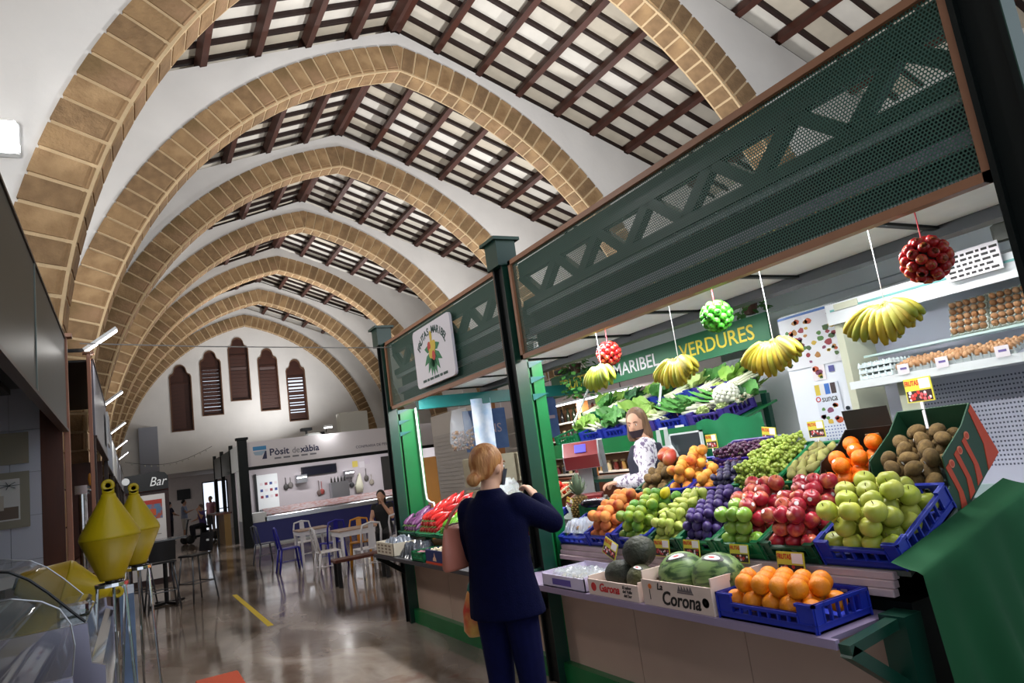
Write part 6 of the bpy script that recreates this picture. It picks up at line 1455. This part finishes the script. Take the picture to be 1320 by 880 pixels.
MB().box(KX1-.1, KX1-.04, KY, KY+3.2, 0, 3.0).build('side_wall', SGW, K2)
BLUEC = mat('kiosk_blue', '1c1f70', .4)
MB().box(KX0+.15, KX1-.15, KY+.02, KY+.10, .06, .70).build('counter_front', BLUEC, K2); MB().box(KX0+.15, KX1-.15, KY+.04, KY+.12, 0, .06).build('plinth', ALU, K2)
MB().box(KX0+.15, KX0+.55, KY-.02, KY+.9, .70, .98).build('end_block', ALU, K2)
MB().prism([(KY-.02,.70),(KY+.9,.70),(KY+.9,1.02),(KY+.75,1.05),(KY+.05,.86),(KY-.02,.82)], 'x', KX0+.50, KX1-.2).build('fish_bench', STEEL, K2)
MB().prism([(KY+.05,.862),(KY+.70,1.035),(KY+.70,1.055),(KY+.05,.882)], 'x', KX0+.55, KX1-.25).build('ice_bed', mat('pink_lit_fish_ice','8a5a50',.3,col2='9a9296',scale=9,thresh=(.4,.6)), K2)  # fish pink plus the reddish light put into the ice colour
NV = mat('kiosk_letters', '23264e', .5); GYI = mat('kiosk_grey_letters', '77777e', .5)
def kt(s, x, z, size, m, **k): text('lettering', s, size, m, K2, face((x, KY-.0225, z), (1,0,0), (0,0,1)), align='LEFT', **k)
kt('P\u00f2sit', 3.72, 2.73, .29, NV, bold=.006, sx=1.02); kt('de', 4.40, 2.72, .27, GYI, sx=.9); kt('x\u00e0bia', 4.66, 2.72, .28, NV, bold=.006); [MB().box(3.86+.27*i, 4.06+.27*i, KY-.0225, KY-.02, 2.515, 2.565).build('small_print', GYI, K2) for i in range(5)]; kt('CONFRARIA DE PESCADORS', 6.42, 2.58, .12, NV)
lg = thing('logo', None, None); lg.parent = K2
MB().box(3.25, 3.64, KY-.023, KY-.02, 2.84, 2.96).build('wave', mat('logo_blue','3a8ac0',.5), lg); MB().prism([(3.25,2.80),(3.64,2.82),(3.50,2.68),(3.30,2.70)], 'y', KY-.023, KY-.02).build('wave', mat('logo_pale','9fb8cc',.5), lg); MB().prism([(3.60,2.80),(3.64,2.80),(3.64,2.56),(3.50,2.56)], 'y', KY-.023, KY-.02).build('keel', NV, lg)
# side of the kiosk along the aisle
for i, y in enumerate((25.2, 28.0, 30.6)): MB().box(KX0-.06, KX0+.06, y-.06, y+.06, 0, 3.25).build('side_post', BLACKG, K2)
for i, (a, c) in enumerate(((KY+.15,25.1),(25.3,27.9),(28.1,30.5))): MB().box(KX0-.03, KX0+.01, a, c, 2.32, 3.10).build('side_panel', (ALU, LGR, LGR)[i], K2)
MB().box(KX0, KX0+.04, KY+.15, 24.2, .75, 2.32).build('side_sheet', ALU, K2)
MB().box(KX0-.02, KX0+.04, KY+.15, 24.2, .0, .75).build('side_base', GREYP, K2)
sb = thing('side_bar', 'brown bar counter with glowing brass front along the kiosk side', 'counter', (2.62, 26.5, 0)); MB().box(-.25,.25,-1.2,1.6,1.02,1.07).build('top', WPAN, sb); MB().box(0,.2,-1.1,1.5,0,1.02).build('front', mat('brass_front','9a7a4a',.3,.6), sb)
for y in (-1.1, 1.5): MB().cyl((-.2,y,0),(-.2,y,1.02),.03,n=8).build('leg', BLACKP, sb)
# kiosk interior things
def kthing(nm, lab, cat, x0, x1, z0, z1, m, d=.06, y=KY+3.2): o = thing(nm, lab, cat, (0, 0, 0)); MB().cbox(x0, x1, y-d, y-.002, z0, z1, .008).build('body', m, o); return o
o = kthing('wall_screen', 'black screen on the kiosk back wall', 'screen', 5.28, 6.55, 1.90, 2.24, BLACKP); MB().box(5.31,6.52,KY+3.13,KY+3.139,1.93,2.21).build('panel', mat('screen_dark','101322',.2), o)
o = kthing('wall_heater', 'steel box with red tubes under the black screen', 'box', 5.05, 5.42, 1.70, 1.98, STEEL, .3); MB().box(5.07,5.40,KY+2.88,KY+2.899,1.86,1.90).build('tube', TUBE, o)
o = kthing('paper_dispenser', 'steel dispenser at the right of the kiosk back wall', 'dispenser', 6.78, 7.12, 1.66, 1.90, STEEL, .25); MB().box(6.80,7.10,KY+2.93,KY+2.949,1.80,1.84).build('tube', TUBE, o)
o = kthing('steel_cabinet', 'low steel cabinet with bottles in the fish kiosk', 'cabinet', 6.22, 6.85, 1.0, 1.55, STEEL, .4)
for k in range(5): tag(MB().lathe([(.03,0),(.035,.02),(.035,.12),(.012,.17),(.012,.20),(.0001,.20)], 8, (6.28+.12*k, KY+3.0, 1.552)).build('bottle', mat('dark_bottle','22221f',.3), None, True), 'dark bottle standing on the low steel cabinet', 'bottle', 'bottles on the steel cabinet')
o = kthing('notice_door', 'white door with stickers at the left of the fish kiosk', 'door', 3.75, 4.45, .0, 2.15, ALU); MB().box(3.68,3.75,KY+3.12,KY+3.198,0,2.2).build('jamb', BLACKP, o); veg = MB()
for k in range(12): 
    x, z = 3.85+.16*(k % 4), 1.35+.22*(k//4); MB().box(x, x+.09, KY+3.136, KY+3.1395, z, z+.09).build('sticker', mat(('st_a','st_b','st_c')[k % 3], ('8a3040','3a4a8a','d8d0d4')[k % 3], .5), o)
tag(MB().loft([((8.0,KY+.3,1.72),(.12,0,0),(0,.05,0)),((8.0,KY+.3,1.85),(.15,0,0),(0,.06,0)),((8.0,KY+.3,2.02),(.12,0,0),(0,.05,0)),((8.0,KY+.3,2.27),(.02,0,0),(0,.02,0))], 12).build('hanging_bag', mat('red_bag','8a2a24',.5), None, True), 'red bag hanging at the right of the fish kiosk', 'bag')
tag(MB().loft([((7.3,KY+3.1,1.05),(.12,0,0),(0,.04,0)),((7.3,KY+3.1,1.3),(.16,0,0),(0,.06,0)),((7.35,KY+3.1,1.75),(.03,0,0),(0,.03,0))], 12).build('hanging_bag', mat('pale_bag','b9b8a4',.6), None, True), 'pale cloth bag hanging on the kiosk back wall', 'bag')
area('tube_light', (4.9, KY+1.5, 2.9), (4.9, KY+1.5, 0), .1, 1.2, 80, (1, .97, .97), PI, (1, 0, 0)); area('tube_light', (7.6, KY+1.5, 2.9), (7.6, KY+1.5, 0), .1, 1.2, 80, (1, .97, .97), PI, (1, 0, 0))
for i, x in enumerate((4.9, 7.6)):
    o = thing('tube_lamp', ('tube lamp in the left half of the fish kiosk', 'tube lamp in the right half of the fish kiosk')[i], 'lamp', (x, KY+1.5, 2.95)); MB().box(-.62,.62,-.05,.05,0,.06).build('housing', ALU, o); MB().cyl((-.58,0,-.018),(.58,0,-.018),.014,n=8).build('tube', TUBE, o, True)
area('sign_light', (5.52, KY-.34, 3.30), (5.52, KY+.3, 2.6), .10, .22, 14, (1, .98, .95), PI, (1, 0, 0))
o = thing('sign_lamp', 'small bright lamp on an arm above the fish kiosk sign', 'lamp', (5.52, KY-.3, 3.28)); MB().cbox(-.14,.14,-.06,.06,.03,.09,.01).build('housing', ALU, o); MB().box(-.12,.12,-.05,.05,.0,.028).build('glow', LAMP, o); MB().tube([(0,.05,.06),(0,.2,.10),(0,.33,-.10)], .014, 6).build('arm', BLACKP, o)
tag(MB().cbox(4.95,5.45,KY+.3,KY+.8,3.085,3.22,.05).build('roof_fan', ALU), 'pale fan housing on the fish kiosk roof', 'fan'); tag(MB().cbox(6.4,7.4,KY+1.5,KY+2.0,3.085,3.9,.02).build('air_unit', mat('air_unit','b9b8ae',.6)), 'grey air unit on the fish kiosk roof', 'air unit')
# utensils and dark doorway inside the kiosk
for i, (x, z, h, c_) in enumerate(((4.72,1.55,.40,'3a3838'),(4.88,1.60,.35,'6a6664'),(5.85,1.15,.55,'5a4a46'),(5.95,1.2,.45,'8a3a34'),(7.05,1.3,.35,'2c2c2e'),(7.62,1.45,.45,'4a4640'),(7.80,1.30,.35,'8a8478'))):
    o = thing('hanging_utensil', ('dark ladle hanging left on the kiosk wall', 'steel ladle hanging left on the kiosk wall', 'brown scoop hanging below the black screen', 'red-handled scoop below the black screen', 'black pan hanging by the dispenser', 'dark net hanging right of the pale bag', 'pale scoop hanging right of the pale bag')[i], 'utensil', (x, KY+3.16, z)); mm = mat('utensil_'+c_, c_, .5)
    MB().cyl((0,0,h*.35),(0,0,h),.012,n=6).build('handle', mm, o); MB().ball((0,0,h*.2), .09, 10, 8, sy=.3, sz=1.2).build('bowl', mm, o, True); MB().cyl((0,0,h),(0,.045,h),.008,n=6).build('hook', STEEL, o)
tag(MB().box(8.25, 9.4, KY+3.1, KY+3.19, 0, 2.25).build('dark_doorway', mat('doorway_dark','15130f',.8)), 'dark doorway at the right of the fish kiosk back wall', 'doorway')
for i, (x, z) in enumerate(((7.15,2.0),(7.4,1.95),(7.62,2.05))): tag(MB().box(x, x+.2, KY+3.19, KY+3.197, z, z+.22).build('paper_notice', mat(('pn_a','pn_b','pn_c')[i], ('b9a84a','b8b4b8','a8a0a8')[i], .6)), ('yellow paper notice on the kiosk wall', 'grey paper notice on the kiosk wall', 'printed paper notice at the right of the kiosk wall')[i], 'notice')
# fairy-light strings by the far arch
fs = thing('fairy_lights', 'string of small lights sagging across the far end of the aisle', 'lights', (0,0,0)); pts = [(-.2+3.0*t, 29.6, 3.35-.35*math.sin(PI*t)+.25*t) for t in [i/14 for i in range(15)]]; MB().tube(pts, .008, 5).build('wire', BLACKP, fs)
for p in pts[1:-1]: MB().ball((p[0], p[1], p[2]-.05), .03, 8, 6).build('bulb', mat('bulb','c8c8c0',.4), fs, True)

# ================================================================== cafe tables and chairs
WMET = mat('white_metal', 'dfdde2', .4); 
def cafe_chair(label, x, y, rz, m, group='metal cafe chairs'):
    o = thing('cafe_chair', label, 'chair', (x, y, 0), rz, group)
    MB().cbox(-.19,.19,-.18,.18,.44,.46,.01).build('seat', m, o)
    for sx in (-1,1):
        MB().tube([(sx*.165,.16,.45),(sx*.19,.21,.0)], [.022,.018], 8).build('leg', m, o, True); MB().tube([(sx*.165,-.16,.45),(sx*.19,-.23,.0)], [.022,.018], 8).build('leg', m, o, True)
    MB().tube([(-.17,-.17,.45),(-.175,-.22,.72),(-.15,-.24,.84),(0,-.245,.87),(.15,-.24,.84),(.175,-.22,.72),(.17,-.17,.45)], .018, 8).build('back_frame', m, o, True)
    MB().add([(-.055,-.175,.46),(.055,-.175,.46),(.045,-.235,.86),(-.045,-.235,.86)], [(0,1,2,3)]).build('back_splat', m, o)
    q = MB(); q.cyl((-.18,.19,.2),(.18,-.20,.2),.007,n=6); q.cyl((.18,.19,.2),(-.18,-.20,.2),.007,n=6); q.build('cross_brace', m, o)
    for sx in (-1,1):
        for yy in (.21,-.23): MB().cyl((sx*.19,yy,0),(sx*.19,yy,.02),.017,n=8).build('foot', BLACKP, o)
    return o
def cafe_table(label, x, y, w=.62, rz=0):
    o = thing('cafe_table', label, 'table', (x, y, 0), rz, 'white cafe tables'); h = w/2
    MB().cbox(-h,h,-h,h,.725,.75,.01).build('top', mat('table_wood','a98e7c',.4,var=.15), o); MB().box(-h+.02,h-.02,-h+.02,h-.02,.64,.725).build('apron', WMET, o)
    for sx in (-1,1):
        for sy in (-1,1): MB().box(sx*(h-.05)-.022,sx*(h-.05)+.022,sy*(h-.05)-.022,sy*(h-.05)+.022,0,.64).build('leg', WMET, o)
    return o
cafe_table('white cafe table with a wooden top beside the blue chair', 3.10, 14.5); cafe_table('white cafe table with a wooden top beside the yellow chair', 3.40, 12.55, .66)
BLC = mat('blue_chair_paint','23249a',.4); YLC = mat('yellow_chair_paint','c8861c',.4); GRC = mat('grey_chair_paint','4a5060',.4)
cafe_chair('dark grey metal chair farthest left in front of the kiosk', 2.55, 16.8, -PI/2+.2, GRC); cafe_chair('blue metal chair left of the white tables', 2.62, 14.45, -PI/2, BLC); cafe_chair('second blue chair tucked behind the first white table', 3.35, 13.95, .2, BLC)
cafe_chair('white metal chair behind the first white table', 3.12, 15.3, PI, WMET); cafe_chair('white metal chair with splat back nearest the bench', 2.88, 12.35, -PI/2, WMET); cafe_chair('white metal chair in front of the second table', 3.36, 11.62, .1, WMET); cafe_chair('white metal chair right of the yellow one', 3.95, 11.9, .5, WMET)
cafe_chair('yellow metal chair at the second white table', 3.62, 12.95, PI-.3, YLC); cafe_chair('white chair with cut-out back beside the sitting woman', 4.36, 12.75, -.5, WMET); cafe_chair('white chair next to the far stall post', 4.80, 12.5, -.3, WMET)
bn = thing('bench', 'low bench with a brown plank seat and black legs', 'bench', (3.05, 11.1, 0)); MB().cbox(-.40,.50,-.16,.16,.375,.42,.01).build('seat', mat('bench_wood','5a2c20',.4,var=.2), bn)
for x in (-.34, .42): MB().box(x-.03,x+.03,-.13,-.09,0,.375).build('leg', BLACKP, bn); MB().box(x-.03,x+.03,.09,.13,0,.375).build('leg', BLACKP, bn)
# ================================================================== more people
SIT = pose(hip=(0,0,.55), chest=(0,.03,.90), neck=(0,.04,1.06), head=(0,.07,1.18), shL=(-.16,.03,1.0), elL=(-.2,.14,.78), wrL=(-.05,.20,1.06), hdL=(.2,.1,.8), shR=(.16,.03,1.0), elR=(.22,.10,.76), wrR=(.12,.32,.72), hpL=(-.09,.04,.52), knL=(-.10,.42,.50), anL=(-.10,.40,.09), hpR=(.09,.04,.52), knR=(.10,.42,.50), anR=(.10,.40,.09))
person('woman with dark hair sitting at the cafe tables with a hand at her face', TR(4.27, 13.45, 0, 2.6), SIT, mat('black_top','17171b',.8), mat('black_trousers','1a1a20',.8), mat('dark_hair','15100e',.5), 'long', .014, sleeve=.15)
cafe_chair('chair under the sitting woman', 4.27, 13.47, 2.6, GRC)
person('man in a pale shirt and white shorts standing far down the aisle', TR(1.86, 32.9, 0, -1.9), pose(elR=(.20,.14,1.15), wrR=(.14,.36,1.22)), mat('pale_blue_shirt','8f9ab4',.8), mat('white_shorts','c8c4bc',.8), mat('dark_hair','15100e',.5), 'short', .02, sleeve=.45, shorts=True)
person('man in dark clothes standing at the far left of the aisle', TR(1.32, 33.1, 0, -1.2), pose(elR=(.22,.10,1.15), wrR=(.05,.30,1.10)), mat('dark_blue_top','2a2c40',.8), mat('dark_trousers','20202a',.8), mat('dark_hair','15100e',.5), 'short', .02, sleeve=.5)
person('person in pink standing near the bright exit door', TR(3.02, 34.2, 0, 2.4), pose(), mat('pink_top','c08a98',.8), mat('pale_trousers','a89a94',.8), mat('grey_hair','8a8480',.5), 'short', .02, sleeve=.5)
WS = dict(SIT); 
person('person in a purple top sitting on the mobility scooter', TR(2.35, 30.2, .12, 1.9), SIT, mat('purple_top','5a4a86',.8), mat('dark_trousers','20202a',.8), mat('grey_hair2','6a5a50',.5), 'short', .02, sleeve=.4)
sc = thing('mobility_scooter', 'black mobility scooter far down the aisle', 'scooter', (2.35, 30.2, 0), 1.9); MB().cbox(-.24,.24,-.22,.22,.50,.60,.03).build('seat', BLACKP, sc); MB().cbox(-.22,.22,-.30,-.24,.60,1.0,.02).build('backrest', BLACKP, sc); MB().cbox(-.2,.2,-.5,.75,.20,.28,.02).build('deck', BLACKP, sc); MB().box(-.06,.06,-.1,.1,.28,.50).build('seat_post', BLACKP, sc)
for sx in (-1,1):
    for yy in (-.40,.62): MB().lathe([(.06,-.05),(.16,-.045),(.17,0),(.16,.045),(.06,.05)], 16, (sx*.26,yy,.17), Matrix.Rotation(PI/2,3,'Y')).build('wheel', mat('tyre','1a1a1c',.6), sc, True)
MB().tube([(0,.68,.28),(0,.60,.75),(0,.55,.92)], .03, 8).build('tiller', BLACKP, sc); MB().cyl((-.22,.55,.92),(.22,.55,.92),.018,n=8).build('handlebar', CHROME, sc)

# ================================================================== behind the left bay: far stalls of the right aisle
RS = thing('delicatessen_stall', 'delicatessen stall with shelves of jars beyond the fruit stall', 'stall', (0, 0, 0))
MB().box(8.2, 8.26, 8.2, 14.5, .0, 2.4).build('back_board', mat('warm_board','7a5a40',.6), RS)
WLF = mat('shelf_white','c8c4bc',.5)
for z in (1.05, 1.40, 1.75, 2.10): MB().box(7.85, 8.2, 8.2, 14.5, z, z+.03).build('shelf', WLF, RS)
MB().box(7.5, 8.2, 8.2, 14.5, 0, 1.02).build('counter', WPAN, RS)
MB().box(7.55, 9.3, 8.2, 14.5, 3.0, 3.02).build('roof_sheet', BLACKP, RS); MB().box(7.55, 7.60, 8.2, 14.5, 2.45, 3.0).build('fascia', mat('fascia_pale','b8aeb0',.5), RS)
for y in (8.2, 10.9, 14.5): MB().box(7.5, 7.66, y-.08, y+.08, 0, 2.95).build('post', mat('wood_post','a06a3a',.5,var=.2), RS)
JARC = ['5a1f1a', '3a3a2a', '8a6a3a', '2a2c30', 'a89a7a', '6a2c34']
JM_ = [MB().lathe([(.035,0),(.042,.01),(.042,.13),(.03,.16),(.0001,.16)], 8).mesh('jar', mat('jar_'+c, c, .25), True) for c in JARC]; LID = MB().cyl((0,0,.155),(0,0,.19),.034,n=8).mesh('lid', mat('jar_lid','c0b48a',.3,.6))
BT = [MB().lathe([(.03,0),(.036,.01),(.036,.17),(.013,.23),(.013,.29),(.0001,.29)], 8).mesh('bottle', mat('btl_'+c, c, .2), True) for c in ('1f2a1c','3a1a18','17181c')]
for k, z in enumerate((1.08, 1.43, 1.78, 2.13)):
    for i in range(52):
        y = 8.35+.115*i
        if k in (0, 2):
            o = link('jar', random.choice(JM_), None, (7.98+.06*(i % 2), y, z)); tag(o, 'small jar on the %s shelf of the delicatessen stall' % ('lowest' if k == 0 else 'third'), 'jar', 'jars on the delicatessen shelves'); link('lid', LID, o)
        else:
            o = link('bottle', random.choice(BT), None, (7.98+.06*(i % 2), y, z)); tag(o, 'bottle on the %s shelf of the delicatessen stall' % ('second' if k == 1 else 'top'), 'bottle', 'bottles on the delicatessen shelves')
area('tube_light', (7.3, 10.5, 2.40), (7.8, 10.5, 1.2), .08, 3.0, 120, (1, .93, .85), PI, (0, 1, 0))
o = thing('tube_lamp', 'long warm tube lamp over the delicatessen stall', 'lamp', (7.3, 10.5, 2.45)); MB().box(-.04,.04,-1.5,1.5,0,.04).build('housing', ALU, o); MB().cyl((0,-1.45,-.014),(0,1.45,-.014),.012,n=8).build('tube', TUBE, o); MB().cyl((0,-1.2,.04),(0,-1.2,.6),.008,n=6).build('hanger', BLACKP, o); MB().cyl((0,1.2,.04),(0,1.2,.6),.008,n=6).build('hanger', BLACKP, o)
BX1, BX2 = 4.62, 5.55
tag(MB().cyl((4.2, 9.21, 2.91), (7.58, 9.21, 2.91), .014, n=8).build('banner_rail', STEEL), 'thin steel rail carrying the blue banners', 'rail')
bn_ = thing('blue_banner', 'blue banner with pale lettering seen between the stall posts', 'banner', (BX1, 9.2, 0)); MB().box(-.35,.35,0,.02,1.75,2.35).build('cloth', mat('banner_blue','3a5a94',.6,col2='5f80b4',scale=3), bn_); text('lettering', 'CONS', .19, mat('banner_letters','b8a8b4',.6), bn_, face((0,-.003,2.05),(1,0,0),(0,0,1)))
MB().cyl((-.3,.01,2.35),(-.3,.01,2.9),.005,n=5).build('cord', CORD, bn_); MB().cyl((.3,.01,2.35),(.3,.01,2.9),.005,n=5).build('cord', CORD, bn_)
b3 = thing('blue_banner', 'second blue banner right of the middle post', 'banner', (BX2+.1, 9.2, 0)); MB().cyl((-.2,.01,2.5),(-.2,.01,2.9),.005,n=5).build('cord', CORD, b3); MB().cyl((.2,.01,2.5),(.2,.01,2.9),.005,n=5).build('cord', CORD, b3); MB().box(-.25,.25,0,.02,1.8,2.5).build('cloth', mat('banner_blue','3a5a94',.6,col2='5f80b4',scale=3), b3); MB().box(-.2,.2,-.003,0,2.1,2.15).build('stripe', mat('banner_letters','b8a8b4',.6), b3)
SK = thing('shuttered_stall', 'closed shuttered stall beyond the white cafe tables', 'stall', (0, 0, 0)); MB().box(7.6, 9.3, 15.4, 18.6, 0, 3.02).build('body', mat('stall_pale','cfc9c2',.6), SK)
for j in range(22): MB().box(7.57, 7.60, 15.5, 18.5, .15+.105*j, .245+.105*j).build('shutter_slat', mat('shutter_grey','bdb8b2',.5), SK)
# pale crates and a glass case behind the pepper heaps, bag of nuts
pc = thing('crate_stack', 'stack of pale crates behind the customer head', 'crates', (4.2, 8.4, 0)); 
for i in range(4):
    for j in range(2): MB().cbox(-.30+.62*j,.28+.62*j,-.22,.22,.02+.42*i,.40+.42*i,.015).build('crate_box', mat('pale_box','b8b098',.6,var=.1), pc); MB().box(-.12+.62*j,.10+.62*j,-.224,-.22,.16+.42*i,.27+.42*i).build('hand_hole', mat('hole_dark','4a4436',.8), pc)
nb = thing('nut_bag', 'clear bag of nuts hanging above the pale crates', 'bag', (3.42, 7.45, 1.98)); MB().loft([((0,0,-.22),(.14,0,0),(0,.06,0)),((0,0,-.10),(.17,0,0),(0,.08,0)),((0,0,.10),(.14,0,0),(0,.06,0)),((0,0,.26),(.10,0,0),(0,.02,0))], 16).build('film', mat('nut_film','cfd8e6',.2,alpha=.14,spec=.8), nb, True)
q = MB(); rnd = random.Random(3)
for _ in range(120): q.ball((rnd.uniform(-.13,.13), rnd.uniform(-.05,.05), rnd.uniform(-.21,.0)), .018, 6, 5)
q.build('nuts', mat('nuts','6a5038',.7,var=.3), nb, True)['kind'] = 'stuff'
MB().cyl((0,0,.26),(0,0,.32),.004,n=5).build('cord', CORD, nb)
wp = thing('wood_cupboard', 'honey-coloured wooden cupboard edge behind the far post', 'cupboard', (3.45, 8.9, 0)); MB().cbox(-.12,.12,-.2,.2,0,1.75,.01).build('body', mat('honey_wood','a8702c',.4,var=.2,scale=5,stretch=(1,1,.2)), wp)
